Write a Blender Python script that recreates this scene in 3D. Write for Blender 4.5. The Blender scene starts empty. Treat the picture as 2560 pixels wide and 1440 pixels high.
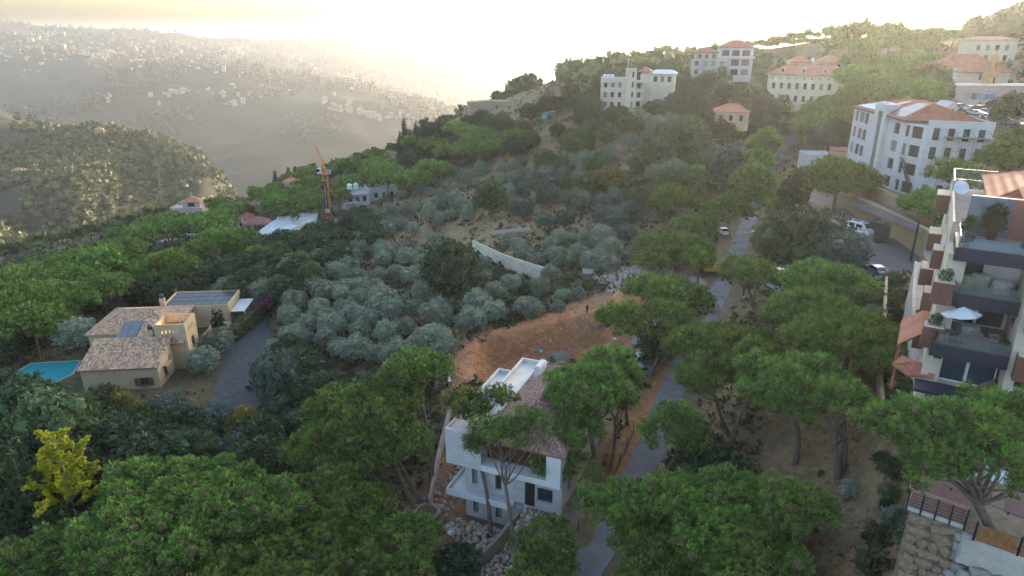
import bpy, math, random
import numpy as np
from mathutils import Vector, Matrix
R = math.radians
SC = bpy.context.scene
COL = SC.collection
# ---------------------------------------------------------------- camera, sky, sun, exposure
PITCH = R(20.4); FPX = 1706.67; CP, SP = math.cos(PITCH), math.sin(PITCH)
cd = bpy.data.cameras.new('camera'); cam = bpy.data.objects.new('camera', cd); COL.objects.link(cam)
cam.location = (0, 0, 0); cam.rotation_euler = (R(90) - PITCH, 0, 0)
cd.sensor_width = 36; cd.lens = 24; cd.clip_start = 0.5; cd.clip_end = 60000
SC.camera = cam
SUN_AZ, SUN_EL = R(39), R(6.0)          # azimuth to the right of the view axis
w = bpy.data.worlds.new('World'); SC.world = w; w.use_nodes = True
nt = w.node_tree; bg = nt.nodes['Background']
sky = nt.nodes.new('ShaderNodeTexSky'); sky.sky_type = 'NISHITA'; sky.sun_disc = False
sky.sun_elevation = SUN_EL; sky.sun_rotation = SUN_AZ
sky.altitude = 700; sky.air_density = 1.0; sky.dust_density = 6.5; sky.ozone_density = 2.2
hs = nt.nodes.new('ShaderNodeHueSaturation'); hs.inputs['Saturation'].default_value = .8; nt.links.new(sky.outputs[0], hs.inputs['Color']); nt.links.new(hs.outputs[0], bg.inputs[0]); bg.inputs[1].default_value = 0.15
sl = bpy.data.lights.new('sun', 'SUN'); sl.energy = 2.0; sl.angle = R(0.5); sl.color = (1.0, 0.80, 0.54)
sun = bpy.data.objects.new('sun', sl); COL.objects.link(sun)
sd = Vector((math.sin(SUN_AZ) * math.cos(SUN_EL), math.cos(SUN_AZ) * math.cos(SUN_EL), math.sin(SUN_EL)))
sun.rotation_euler = (-sd).to_track_quat('-Z', 'Y').to_euler()
vs = SC.view_settings
vs.view_transform = 'Standard'; vs.look = 'None'; vs.gamma = 1; vs.exposure = 3.0; vs.use_curve_mapping = False
cy = SC.cycles
cy.use_denoising = True; cy.max_bounces = 5; cy.diffuse_bounces = 2; cy.glossy_bounces = 2; cy.transmission_bounces = 3
cy.transparent_max_bounces = 6; cy.volume_bounces = 1; cy.caustics_reflective = False; cy.caustics_refractive = False
HAZE_DENSITY = 0.00009

rng = np.random.default_rng(7); rnd = random.Random(11)

# ---------------------------------------------------------------- picture measurements -> places
def ray(u, v):
    dx = (u - 1280) / FPX; dy = (720 - v) / FPX
    return np.array([dx, CP + dy * SP, -SP + dy * CP])
def W(u, v, Z): return ray(u, v) * Z
def proj(p):
    Z = p[1] * CP - p[2] * SP; Y = p[1] * SP + p[2] * CP
    return 1280 + p[0] / Z * FPX, 720 - Y / Z * FPX, Z

# ---------------------------------------------------------------- terrain
GP = []      # x, y, z
def g(u, v, Z): GP.append(tuple(W(u, v, Z)))
def gz(u, Z, z):                        # hidden ground: column u, forward depth Z, height z
    y = (Z + z * SP) / CP; GP.append(((u - 1280) / FPX * Z, y, z))
# road and its verges
for p in [(1480,1400,66),(1560,1240,75),(1620,1100,85),(1690,950,97),(1780,770,120),(1850,600,153),(1880,520,178),(1925,420,230),(1955,370,265),(1970,335,292),
          (2000,470,185),(2060,500,165),(2150,570,138),(2200,640,117),(2300,640,115),(2275,655,112)]: g(*p)
# right slope
for p in [(2105,1190,60),(2200,1030,63),(2215,700,105),(2200,1400,45),(2000,1400,52),(1900,1300,60),(1950,1100,70),(1850,1000,80),(2000,1000,72),(1900,850,98),
          (2050,800,97),(2100,900,80)]: g(*p)
for p in [(2290,960,58),(2300,800,70),(2290,660,86),(2500,900,52)]:
    g(p[0], p[1], p[2])
gz(2250,50,-33.5); gz(2450,40,-30.5); gz(2300,40,-31.5); gz(2700,40,-27); gz(2700,60,-26); gz(2800,90,-27); gz(2560,80,-27); gz(2500,100,-30)
gz(2120,165,-34.5); gz(2290,150,-32); gz(2200,150,-32.5); gz(2420,145,-30); gz(2330,125,-31); gz(2400,118,-31)
gz(2480,170,-20.5); gz(2420,190,-20.5); gz(2560,160,-20.5); gz(2560,190,-20.5); gz(2350,200,-22); gz(2700,150,-20); gz(2700,200,-17)
for p in [(2440,268,207),(2300,250,240),(2000,265,282),(1900,262,290),(2100,290,240),(2200,170,330),(2050,180,360),(1900,190,400),
          (2300,101,400),(2500,97,335),(2000,110,440),(1850,130,490),(1700,142,530),(1550,185,530),(1400,225,480),(1280,256,430)]: g(*p)
gz(2760,380,26); gz(2700,330,10); gz(2900,300,24); gz(3200,260,26); gz(2560,450,-2); gz(2300,520,-7); gz(2850,480,40); gz(3200,400,40); gz(3600,300,28); gz(3400,150,-8); gz(3300,80,-20)  # unseen hill right of the view, raised to block the low sun
gz(2000,560,-18); gz(1800,620,-14); gz(1650,650,-30); gz(2300,700,-26); gz(2700,700,-10)
gz(1500,650,-60); gz(1350,600,-85); gz(1250,560,-100)
# crest of the near slope and what drops behind it
cr = [(1160,287,385),(1100,312,400),(1030,347,400),(950,393,400),(870,413,390),(790,428,385),(700,472,370),(600,503,370),(500,523,370),(400,548,370),(300,573,360),(150,613,350),(0,653,340),(-300,725,330),(-700,800,320)]
for p in cr:
    g(*p); q = W(*p)
    gz(p[0], p[2] * 1.22, q[2] - 34); gz(p[0], p[2] * 1.6, q[2] - 105); gz(p[0], p[2] * 2.0, q[2] - 160)
# middle of the slope
for p in [(1385,300,270),(1500,345,235),(1555,285,235),(1640,300,240),(1740,400,215),(1600,440,205),(1250,380,290),(1370,400,255),(1150,420,290),(1000,470,270),(1100,500,235),
          (1300,500,215),(1500,520,195),(1700,560,170),(1560,600,160),(1400,600,168),(1200,622,170),(1370,702,138),(1000,620,185),(900,700,155),(1100,780,130),(850,860,118),(1000,880,112),
          (1250,760,128),(1480,700,134),(1560,740,127),(1467,790,117),(1300,800,121),(1150,870,109),(1130,960,99),(1560,870,107),(1165,1310,72.5),(1300,1360,70),(1220,1380,69),(1100,1250,77),
          (900,1440,67),(500,1440,69),(50,1360,75),(0,1300,80),(250,1250,83),(650,1180,87),(600,1000,112),(640,960,117),(600,860,132),(720,900,120),(720,1050,100),(800,960,108),(900,1100,90),
          (350,985,113),(480,960,116),(200,940,119),(110,935,122),(50,900,130),(0,800,155),(250,760,160),(600,740,155),(430,745,165),(200,700,190),(0,720,195),(400,640,225),(200,620,270),
          (600,620,205),(740,600,220),(560,640,215),(440,600,260),(600,560,290),(480,540,320),(720,580,240),(823,548,250),(900,500,275),(730,500,310),(650,530,300),(850,450,330),(-200,900,140),(-300,1200,90)]: g(*p)
gz(-400,60,-55); gz(500,40,-51); gz(1280,40,-49); gz(1800,40,-44); gz(1280,20,-49); gz(2300,22,-36); gz(3200,30,-26)
# wooded spur on the left, beyond the gorge
for p in [(0,262,1050),(-300,182,1100),(150,322,1000),(300,347,980),(430,372,950),(500,402,930),(545,442,900),(540,500,850),(300,480,800),(100,450,780),(0,400,850),(200,560,700),(0,580,620),(0,500,720),(400,480,850),(-300,400,800),(-400,550,600)]: g(*p)
gz(300,1350,-300); gz(0,1500,-290); gz(560,1150,-320); gz(-500,1500,-200)
gz(640,900,-290); gz(900,950,-330); gz(1100,1050,-350); gz(1250,1100,-330); gz(1400,1200,-330)
# grey far slope, its brow, the plateau and the far ridge
for p in [(560,440,1500),(800,400,1600),(1000,330,1800),(300,320,1900),(0,240,2200),(600,290,2000),(850,270,2000),(1100,290,2100),(-500,200,2300),
          (0,127,2800),(200,142,2700),(400,162,2600),(600,180,2500),(800,207,2450),(950,237,2400),(1080,267,2400),(1170,300,2350),
          (0,108,3100),(0,64,3700),(-400,45,3600),(200,72,3900),(350,82,4000),(500,96,4300),(650,103,4700),(780,106,5000),(900,113,5300),(1050,129,5600),(1200,152,6000),(1350,187,6300),
          (300,112,3300),(600,142,3700),(900,172,4000),(1100,212,4000),(1200,252,4000)]: g(*p)
gz(0,5200,-120); gz(500,6200,-220); gz(1000,7500,-380); gz(1500,7000,-640); gz(1500,3000,-560); gz(1800,2500,-480); gz(2500,2500,-300); gz(2300,1200,-120); gz(1700,1200,-190); gz(3000,1200,-40)
gz(1300,9500,-650); gz(0,9500,-500); gz(2500,9000,-650); gz(2000,5000,-650)
GP = np.array(GP)
def lp(x, y):
    r = np.hypot(x, y); return np.stack([np.arctan2(x, y) * 1.5, np.log(r)], -1)
_C = lp(GP[:, 0], GP[:, 1]); _c2 = 0.055 ** 2
def _ker(A, B): return np.sqrt(((A[:, None, :] - B[None, :, :]) ** 2).sum(-1) + _c2)
_n = len(_C); _M = np.zeros((_n + 1, _n + 1)); _M[:_n, :_n] = _ker(_C, _C) - np.eye(_n) * 0.004; _M[:_n, _n] = 1; _M[_n, :_n] = 1
_w = np.linalg.solve(_M, np.concatenate([GP[:, 2], [0]]))
NA, NR = 380, 520
TH = np.linspace(R(-68), R(68), NA); LR = np.linspace(math.log(18), math.log(9000), NR)
TT, LL = np.meshgrid(TH, LR)                      # rows = rings
XX = np.exp(LL) * np.sin(TT); YY = np.exp(LL) * np.cos(TT)
Q = np.stack([TT.ravel() * 1.5, LL.ravel()], -1)
ZZ = np.concatenate([_ker(q, _C) @ _w[:_n] + _w[_n] for q in np.array_split(Q, 40)]).reshape(TT.shape)
# value noise
def vnoise(x, y, seed=0):
    xi = np.floor(x).astype(np.int64); yi = np.floor(y).astype(np.int64); fx = x - xi; fy = y - yi
    fx = fx * fx * (3 - 2 * fx); fy = fy * fy * (3 - 2 * fy)
    def h(a, b):
        n = (a * 374761393 + b * 668265263 + seed * 1442695041) & 0xffffffff
        n = ((n ^ (n >> 13)) * 1274126177) & 0xffffffff
        return ((n ^ (n >> 16)) & 0xffff) / 65535.0
    return (h(xi, yi) * (1 - fx) + h(xi + 1, yi) * fx) * (1 - fy) + (h(xi, yi + 1) * (1 - fx) + h(xi + 1, yi + 1) * fx) * fy
def fbm(x, y, s, o=4, seed=0):
    t = 0; a = 1; tot = 0
    for i in range(o): t = t + a * (vnoise(x / s, y / s, seed + i) - .5); tot += a; a *= .5; s *= .5
    return t / tot
RR = np.exp(LL)
ZZ += fbm(XX, YY, 9, 4, 3) * np.clip(RR / 60, .4, 1.6) * 0.9
ZZ += fbm(XX, YY, 260, 5, 9) * 95 * np.clip((RR - 900) / 1500, 0, 1)
ZZ += fbm(XX, YY, 70, 4, 19) * 22 * np.clip((RR - 480) / 400, 0, 1)
_red = np.array([W(*p)[:2] for p in [(1125,900,107),(1300,815,119),(1480,745,126),(1600,740,127),(1620,830,113),(1480,900,106),(1300,930,104),(1130,975,99)]])
# (rough excavated ground is added once inpoly exists)
ZZ = np.where((RR > 1500) & (ZZ < -640), -640, ZZ)
def seg_dist(px, py, pts):
    """distance to a polyline and the interpolated z there"""
    best = np.full(px.shape, 1e9); bz = np.zeros(px.shape)
    for a, b in zip(pts[:-1], pts[1:]):
        d = np.array(b[:2]) - np.array(a[:2]); L2 = d @ d
        t = np.clip(((px - a[0]) * d[0] + (py - a[1]) * d[1]) / L2, 0, 1)
        q = np.hypot(px - a[0] - t * d[0], py - a[1] - t * d[1]); m = q < best
        best = np.where(m, q, best); bz = np.where(m, a[2] + t * (b[2] - a[2]), bz)
    return best, bz
def inpoly(px, py, poly):
    c = np.zeros(px.shape, bool); n = len(poly)
    for i in range(n):
        x0, y0 = poly[i][:2]; x1, y1 = poly[(i + 1) % n][:2]
        m = ((y0 > py) != (y1 > py)) & (px < (x1 - x0) * (py - y0) / ((y1 - y0) or 1e-9) + x0); c ^= m
    return c
def poly_dist(px, py, poly):
    d, _ = seg_dist(px, py, [(*p[:2], 0) for p in list(poly) + [poly[0]]]); return np.where(inpoly(px, py, poly), 0, d)
def sstep(t): t = np.clip(t, 0, 1); return t * t * (3 - 2 * t)
def flatten(poly, z, blend):
    global ZZ
    k = 1 - sstep(poly_dist(XX, YY, poly) / blend); ZZ = ZZ * (1 - k) + z * k
def flatline(pts, half, blend, dz=0):
    global ZZ
    d, z = seg_dist(XX, YY, pts); k = 1 - sstep((d - half) / blend); ZZ = ZZ * (1 - k) + (z + dz) * k
def ground(x, y):
    x = np.asarray(x, float); y = np.asarray(y, float)
    a = (np.arctan2(x, y) - TH[0]) / (TH[1] - TH[0]); b = (np.log(np.hypot(x, y) + 1e-6) - LR[0]) / (LR[1] - LR[0])
    a = np.clip(a, 0, NA - 1.001); b = np.clip(b, 0, NR - 1.001); i = a.astype(int); j = b.astype(int); fa = a - i; fb = b - j
    return (ZZ[j, i] * (1 - fa) + ZZ[j, i + 1] * fa) * (1 - fb) + (ZZ[j + 1, i] * (1 - fa) + ZZ[j + 1, i + 1] * fa) * fb
_ZS = np.exp(np.linspace(math.log(22), math.log(7500), 2600))
def at(u, v, h=0.0, far=None):
    """first place along the line of sight of (u, v) that lies h above the ground; returns the ground point below it"""
    P = ray(u, v)[None, :] * _ZS[:, None]
    m = P[:, 2] - ground(P[:, 0], P[:, 1]) < h
    if far is not None: m &= _ZS > far
    k = int(np.argmax(m)) if m.any() else len(_ZS) - 1
    p = P[k]; return Vector((p[0], p[1], float(ground(p[0], p[1]))))
def P3(u, v, Z): return Vector(W(u, v, Z))
def level(u, v, z):                     # where the line of sight meets the level z
    r = ray(u, v); return Vector(r * (z / r[2]))
# ---------------------------------------------------------------- helpers: materials
MATS = {}
def mat(name, col, rough=.85, var=.25, scale=1.5, col2=None, bump=0.0, bscale=None, metal=0, spec=.3, emit=None, coord='Object', trans=0, island=0.0, detail=5):
    if name in MATS: return MATS[name]
    m = bpy.data.materials.new(name); m.use_nodes = True; t = m.node_tree; N = t.nodes; L = t.links; b = N['Principled BSDF']
    b.inputs['Roughness'].default_value = rough; b.inputs['Metallic'].default_value = metal; b.inputs['Specular IOR Level'].default_value = spec
    if trans: b.inputs['Transmission Weight'].default_value = trans
    tc = N.new('ShaderNodeTexCoord'); nz = N.new('ShaderNodeTexNoise'); nz.inputs['Scale'].default_value = scale; nz.inputs['Detail'].default_value = detail; nz.inputs['Roughness'].default_value = .65
    L.new(tc.outputs[coord], nz.inputs['Vector'])
    mx = N.new('ShaderNodeMix'); mx.data_type = 'RGBA'
    c2 = col2 or tuple(c * (1 - var) for c in col); c1 = col if col2 else tuple(min(1, c * (1 + var * .5)) for c in col)
    mx.inputs[6].default_value = (*c2, 1); mx.inputs[7].default_value = (*c1, 1)
    rp = N.new('ShaderNodeMapRange'); rp.inputs[1].default_value = .3; rp.inputs[2].default_value = .7; L.new(nz.outputs['Fac'], rp.inputs[0]); L.new(rp.outputs[0], mx.inputs[0])
    out = mx.outputs[2]
    if island:
        ge = N.new('ShaderNodeNewGeometry'); hs = N.new('ShaderNodeHueSaturation')
        r1 = N.new('ShaderNodeMapRange'); r1.inputs[3].default_value = 1 - island; r1.inputs[4].default_value = 1 + island
        L.new(ge.outputs['Random Per Island'], r1.inputs[0]); L.new(r1.outputs[0], hs.inputs['Value']); L.new(out, hs.inputs['Color'])
        r2 = N.new('ShaderNodeMapRange'); r2.inputs[3].default_value = .5 - island * .04; r2.inputs[4].default_value = .5 + island * .04
        ma = N.new('ShaderNodeMath'); ma.operation = 'FRACT'; mu = N.new('ShaderNodeMath'); mu.operation = 'MULTIPLY'; mu.inputs[1].default_value = 7.31
        L.new(ge.outputs['Random Per Island'], mu.inputs[0]); L.new(mu.outputs[0], ma.inputs[0]); L.new(ma.outputs[0], r2.inputs[0]); L.new(r2.outputs[0], hs.inputs['Hue'])
        out = hs.outputs['Color']
    L.new(out, b.inputs['Base Color'])
    if bump:
        n2 = N.new('ShaderNodeTexNoise'); n2.inputs['Scale'].default_value = bscale or scale * 6; n2.inputs['Detail'].default_value = 4; L.new(tc.outputs[coord], n2.inputs['Vector'])
        bp = N.new('ShaderNodeBump'); bp.inputs['Strength'].default_value = bump; bp.inputs['Distance'].default_value = .05
        L.new(n2.outputs['Fac'], bp.inputs['Height']); L.new(bp.outputs[0], b.inputs['Normal'])
    if emit:
        b.inputs['Emission Color'].default_value = (*emit[:3], 1); b.inputs['Emission Strength'].default_value = emit[3]
    MATS[name] = m; return m
def leafmat(name, col, col2, trans=.25, island=.35, rough=.6):
    """leaves: two-sided, a little light passing through, each leaf cluster its own tint, each tree too"""
    if name in MATS: return MATS[name]
    m = mat(name, col, rough, col2=col2, scale=.55, island=island, spec=.25)
    t = m.node_tree; N = t.nodes; L = t.links; b = N['Principled BSDF']; o = N['Material Output']
    src = b.inputs['Base Color'].links[0].from_socket
    oi = N.new('ShaderNodeObjectInfo'); hs = N.new('ShaderNodeHueSaturation'); r = N.new('ShaderNodeMapRange'); r.inputs[3].default_value = .78; r.inputs[4].default_value = 1.2
    L.new(oi.outputs['Random'], r.inputs[0]); L.new(r.outputs[0], hs.inputs['Value']); L.new(src, hs.inputs['Color'])
    r2 = N.new('ShaderNodeMapRange'); r2.inputs[3].default_value = .485; r2.inputs[4].default_value = .515; L.new(oi.outputs['Random'], r2.inputs[0]); L.new(r2.outputs[0], hs.inputs['Hue'])
    L.new(hs.outputs['Color'], b.inputs['Base Color'])
    tr = N.new('ShaderNodeBsdfTranslucent'); L.new(hs.outputs['Color'], tr.inputs['Color'])
    ms = N.new('ShaderNodeMixShader'); ms.inputs[0].default_value = trans; L.new(b.outputs[0], ms.inputs[1]); L.new(tr.outputs[0], ms.inputs[2]); L.new(ms.outputs[0], o.inputs['Surface'])
    return m
def stonemat(name, c1, c2, scale, mortar=(.28, .25, .2)):
    """coursed rubble: stone tints by cell over fine relief"""
    if name in MATS: return MATS[name]
    m = mat(name, c1, .9, col2=c2, scale=scale * 1.2); t = m.node_tree; N = t.nodes; L = t.links; b = N['Principled BSDF']
    tc = N.new('ShaderNodeTexCoord'); mp = N.new('ShaderNodeMapping'); mp.inputs['Scale'].default_value = (scale, scale, scale * 1.7); L.new(tc.outputs['Object'], mp.inputs[0])
    vo = N.new('ShaderNodeTexVoronoi'); L.new(mp.outputs[0], vo.inputs[0]); ve = N.new('ShaderNodeTexVoronoi'); ve.feature = 'DISTANCE_TO_EDGE'; L.new(mp.outputs[0], ve.inputs[0])
    sp = N.new('ShaderNodeSeparateColor'); L.new(vo.outputs['Color'], sp.inputs[0])
    mx = N.new('ShaderNodeMix'); mx.data_type = 'RGBA'; mx.inputs[6].default_value = (*c2, 1); mx.inputs[7].default_value = (*c1, 1); L.new(sp.outputs[0], mx.inputs[0])
    m2 = N.new('ShaderNodeMix'); m2.data_type = 'RGBA'; m2.inputs[6].default_value = (*mortar, 1); L.new(mx.outputs[2], m2.inputs[7])
    r = N.new('ShaderNodeMapRange'); r.inputs[2].default_value = .09; L.new(ve.outputs['Distance'], r.inputs[0]); L.new(r.outputs[0], m2.inputs[0]); L.new(m2.outputs[2], b.inputs['Base Color'])
    bp = N.new('ShaderNodeBump'); bp.inputs['Strength'].default_value = .8; bp.inputs['Distance'].default_value = .06; L.new(r.outputs[0], bp.inputs['Height']); L.new(bp.outputs[0], b.inputs['Normal'])
    return m
def blockmat(name, c1, c2, scale):
    """coursed stone cladding with stains: courses are runs of height, blocks are cells along the wall"""
    if name in MATS: return MATS[name]
    m = mat(name, c1, .85, col2=c2, scale=.45); t = m.node_tree; N = t.nodes; L = t.links; b = N['Principled BSDF']; src = b.inputs['Base Color'].links[0].from_socket
    tc = N.new('ShaderNodeTexCoord'); sx = N.new('ShaderNodeSeparateXYZ'); L.new(tc.outputs['Object'], sx.inputs[0]); ad = N.new('ShaderNodeMath'); L.new(sx.outputs[0], ad.inputs[0]); L.new(sx.outputs[1], ad.inputs[1])
    cb = N.new('ShaderNodeCombineXYZ'); L.new(ad.outputs[0], cb.inputs[0]); L.new(sx.outputs[2], cb.inputs[1]); br = N.new('ShaderNodeTexBrick'); br.inputs['Scale'].default_value = scale; br.inputs['Mortar Size'].default_value = .012; br.inputs['Color1'].default_value = (1, 1, 1, 1); br.inputs['Color2'].default_value = (.86, .86, .87, 1); br.inputs['Mortar'].default_value = (.66, .65, .64, 1); br.inputs['Brick Width'].default_value = 1.1; br.inputs['Row Height'].default_value = .6
    L.new(cb.outputs[0], br.inputs['Vector']); x = N.new('ShaderNodeMix'); x.data_type = 'RGBA'; x.blend_type = 'MULTIPLY'; x.inputs[0].default_value = 1; L.new(src, x.inputs[6]); L.new(br.outputs['Color'], x.inputs[7]); L.new(x.outputs[2], b.inputs['Base Color']); return m
# ---------------------------------------------------------------- helpers: objects
def tag(o, label=None, cat=None, group=None, kind=None):
    for k, v in (('label', label), ('category', cat), ('group', group), ('kind', kind)):
        if v: o[k] = v
    return o
def link(o, parent=None):
    COL.objects.link(o)
    if parent is not None: o.parent = parent
    return o
def empty(name, loc=(0, 0, 0), rz=0, label=None, cat=None, group=None):
    o = bpy.data.objects.new(name, None); o.location = loc; o.rotation_euler = (0, 0, rz); o.empty_display_size = .3
    tag(o, label, cat, group); return link(o)
def npmesh(name, V, F, mats, mi=None, smooth=False):
    """V (n,3); F list of (k,m) index arrays of equal polygon size m"""
    me = bpy.data.meshes.new(name); V = np.asarray(V, np.float32)
    F = [np.asarray(f, np.int32) for f in F if len(f)]
    me.vertices.add(len(V)); me.vertices.foreach_set('co', V.ravel())
    tot = np.concatenate([np.full(len(f), f.shape[1], np.int32) for f in F]); idx = np.concatenate([f.ravel() for f in F])
    me.loops.add(len(idx)); me.loops.foreach_set('vertex_index', idx)
    me.polygons.add(len(tot)); me.polygons.foreach_set('loop_start', np.concatenate([[0], np.cumsum(tot)[:-1]]).astype(np.int32))
    if mi is not None: me.polygons.foreach_set('material_index', np.asarray(mi, np.int32))
    me.polygons.foreach_set('use_smooth', np.full(len(tot), smooth, bool))
    for m in (mats if isinstance(mats, (list, tuple)) else [mats]): me.materials.append(m)
    me.update(calc_edges=True); return me
class MB:
    """collects shapes and links them as ONE mesh object"""
    def __init__(s): s.v = []; s.f = []; s.m = []
    def poly(s, pts, m=0):
        n = len(s.v); s.v += [tuple(p) for p in pts]; s.f.append(tuple(range(n, n + len(pts)))); s.m.append(m)
    def box(s, x0, x1, y0, y1, z0, z1, m=0, M=None):
        n = len(s.v); P = [(x, y, z) for z in (z0, z1) for y in (y0, y1) for x in (x0, x1)]
        s.v += [tuple(M @ Vector(p)) if M else p for p in P]
        for q in ((0, 2, 3, 1), (4, 5, 7, 6), (0, 1, 5, 4), (2, 6, 7, 3), (0, 4, 6, 2), (1, 3, 7, 5)): s.f.append(tuple(n + i for i in q)); s.m.append(m)
        return s
    def bar(s, a, b, w, h=None, m=0):
        """a rectangular bar from a to b"""
        a = Vector(a); b = Vector(b); d = b - a; L = d.length; h = h or w
        q = d.to_track_quat('X', 'Z').to_matrix().to_4x4(); q.translation = a
        return s.box(0, L, -w / 2, w / 2, -h / 2, h / 2, m, q)
    def tube(s, pts, rad, k=6, m=0, cap=True):
        pts = [Vector(p) for p in pts]; n = len(s.v)
        for i, p in enumerate(pts):
            d = (pts[min(i + 1, len(pts) - 1)] - pts[max(i - 1, 0)]); q = d.to_track_quat('Z', 'Y'); r = rad[i] if isinstance(rad, (list, tuple)) else rad
            for j in range(k):
                a = 2 * math.pi * j / k; s.v.append(tuple(p + q @ Vector((r * math.cos(a), r * math.sin(a), 0))))
        for i in range(len(pts) - 1):
            for j in range(k):
                s.f.append((n + i * k + j, n + i * k + (j + 1) % k, n + (i + 1) * k + (j + 1) % k, n + (i + 1) * k + j)); s.m.append(m)
        if cap:
            s.f.append(tuple(n + j for j in reversed(range(k)))); s.m.append(m); e = n + (len(pts) - 1) * k; s.f.append(tuple(e + j for j in range(k))); s.m.append(m)
        return s
    def lathe(s, prof, k=16, m=0, c=(0, 0, 0)):
        n = len(s.v)
        for r, z in prof:
            for j in range(k): a = 2 * math.pi * j / k; s.v.append((c[0] + r * math.cos(a), c[1] + r * math.sin(a), c[2] + z))
        for i in range(len(prof) - 1):
            for j in range(k): s.f.append((n + i * k + j, n + i * k + (j + 1) % k, n + (i + 1) * k + (j + 1) % k, n + (i + 1) * k + j)); s.m.append(m)
        s.f.append(tuple(n + j for j in reversed(range(k)))); s.m.append(m); e = n + (len(prof) - 1) * k; s.f.append(tuple(e + j for j in range(k))); s.m.append(m)
        return s
    def prism(s, poly, z0, z1, m=0, mt=None):
        n = len(poly); b = [(p[0], p[1], z0 if len(p) < 3 else p[2] + z0) for p in poly]; t = [(p[0], p[1], z1 if len(p) < 3 else p[2] + z1) for p in poly]
        s.poly(list(reversed(b)), m); s.poly(t, m if mt is None else mt)
        for i in range(n): j = (i + 1) % n; s.poly([b[i], b[j], t[j], t[i]], m)
        return s
    def extr(s, prof, a, b, m=0):
        """profile in the plane x,z pushed from y=a to y=b"""
        n = len(prof); A = [(p[0], a, p[1]) for p in prof]; B = [(p[0], b, p[1]) for p in prof]
        s.poly(A, m); s.poly(list(reversed(B)), m)
        for i in range(n): j = (i + 1) % n; s.poly([A[j], A[i], B[i], B[j]], m)
        return s
    def wall(s, p0, p1, z0, z1, holes=(), depth=.25, m=0, mr=None):
        """wall face from p0 to p1 (outside on the right hand), holes (s0, s1, h0, h1) with reveals"""
        a = Vector((*p0[:2], 0)); d = Vector((*p1[:2], 0)) - a; L = d.length; d /= L; nrm = Vector((d.y, -d.x, 0))
        xs = sorted({0, L, *[h[0] for h in holes], *[h[1] for h in holes]}); zs = sorted({z0, z1, *[h[2] for h in holes], *[h[3] for h in holes]})
        P = lambda x, z, q=0: tuple(a + d * x - nrm * q + Vector((0, 0, z)))
        for i in range(len(xs) - 1):
            for j in range(len(zs) - 1):
                cx = (xs[i] + xs[i + 1]) / 2; cz = (zs[j] + zs[j + 1]) / 2
                if any(h[0] < cx < h[1] and h[2] < cz < h[3] for h in holes): continue
                s.poly([P(xs[i], zs[j]), P(xs[i + 1], zs[j]), P(xs[i + 1], zs[j + 1]), P(xs[i], zs[j + 1])], m)
        r = m if mr is None else mr
        for x0, x1, h0, h1 in holes:
            s.poly([P(x0, h0), P(x0, h0, depth), P(x1, h0, depth), P(x1, h0)], r); s.poly([P(x0, h1), P(x1, h1), P(x1, h1, depth), P(x0, h1, depth)], r)
            s.poly([P(x0, h0), P(x0, h1), P(x0, h1, depth), P(x0, h0, depth)], r); s.poly([P(x1, h0), P(x1, h0, depth), P(x1, h1, depth), P(x1, h1)], r)
        return s
    def mesh(s, name, mats, smooth=False):
        me = bpy.data.meshes.new(name); me.from_pydata(s.v, [], s.f)
        for m in (mats if isinstance(mats, (list, tuple)) else [mats]): me.materials.append(m)
        me.polygons.foreach_set('material_index', s.m)
        if smooth: me.polygons.foreach_set('use_smooth', [True] * len(s.f))
        me.update(); return me
    def build(s, name, mats, parent=None, smooth=False, **kw):
        o = bpy.data.objects.new(name, s.mesh(name, mats, smooth)); tag(o, kw.get('label'), kw.get('cat'), kw.get('group'), kw.get('kind')); return link(o, parent)
def inst(name, me, parent=None, loc=(0, 0, 0), rz=0, sc=(1, 1, 1), **kw):
    o = bpy.data.objects.new(name, me); o.location = loc; o.rotation_euler = (0, 0, rz) if not isinstance(rz, tuple) else rz
    o.scale = sc if isinstance(sc, (tuple, list)) else (sc, sc, sc); tag(o, kw.get('label'), kw.get('cat'), kw.get('group'), kw.get('kind')); return link(o, parent)
def copy_tree(o, parent=None):
    c = o.copy(); link(c, parent)
    for ch in list(o.children): copy_tree(ch, c)
    return c
# windows: one mesh pair per size, shared
_WIN = {}; _wr = random.Random(4)
def window(parent, p0, p1, s0, s1, h0, h1, depth=.2, nx=2, nz=1, fw=.07, frame=None, glass=None, name='window', sill=False, arch=False):
    """a window unit set in the hole s0..s1, h0..h1 of the wall p0-p1 (see MB.wall)"""
    wd, ht = round(s1 - s0, 3), round(h1 - h0, 3); fm = frame or FRAME; gm = glass or (CURT if _wr.random() < .28 else GLASS)
    key = (wd, ht, nx, nz, fw, fm.name, gm.name, sill)
    if key not in _WIN:
        b = MB(); b.box(0, wd, -.04, .04, 0, fw); b.box(0, wd, -.04, .04, ht - fw, ht); b.box(0, fw, -.04, .04, fw, ht - fw); b.box(wd - fw, wd, -.04, .04, fw, ht - fw)
        for i in range(1, nx): x = wd * i / nx; b.box(x - fw * .4, x + fw * .4, -.035, .035, fw, ht - fw)
        for i in range(1, nz): z = ht * (1 - .68 ** i) if nz == 2 else ht * i / nz; b.box(fw, wd - fw, -.03, .03, z - fw * .4, z + fw * .4)
        if sill: b.box(-.08, wd + .08, -.3, -.045, -.1, -.004)
        q = MB(); q.box(fw * .5, wd - fw * .5, -.012, .012, fw * .5, ht - fw * .5)
        _WIN[key] = (b.mesh('window', fm), q.mesh('pane', gm))
    a = Vector((*p0[:2], 0)); d = (Vector((*p1[:2], 0)) - a).normalized(); n = Vector((d.y, -d.x, 0))
    loc = a + d * s0 - n * (depth - .05) + Vector((0, 0, h0)); rz = math.atan2(d.y, d.x)
    f = inst(name, _WIN[key][0], parent, loc, rz); inst('pane', _WIN[key][1], f); return f
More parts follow.
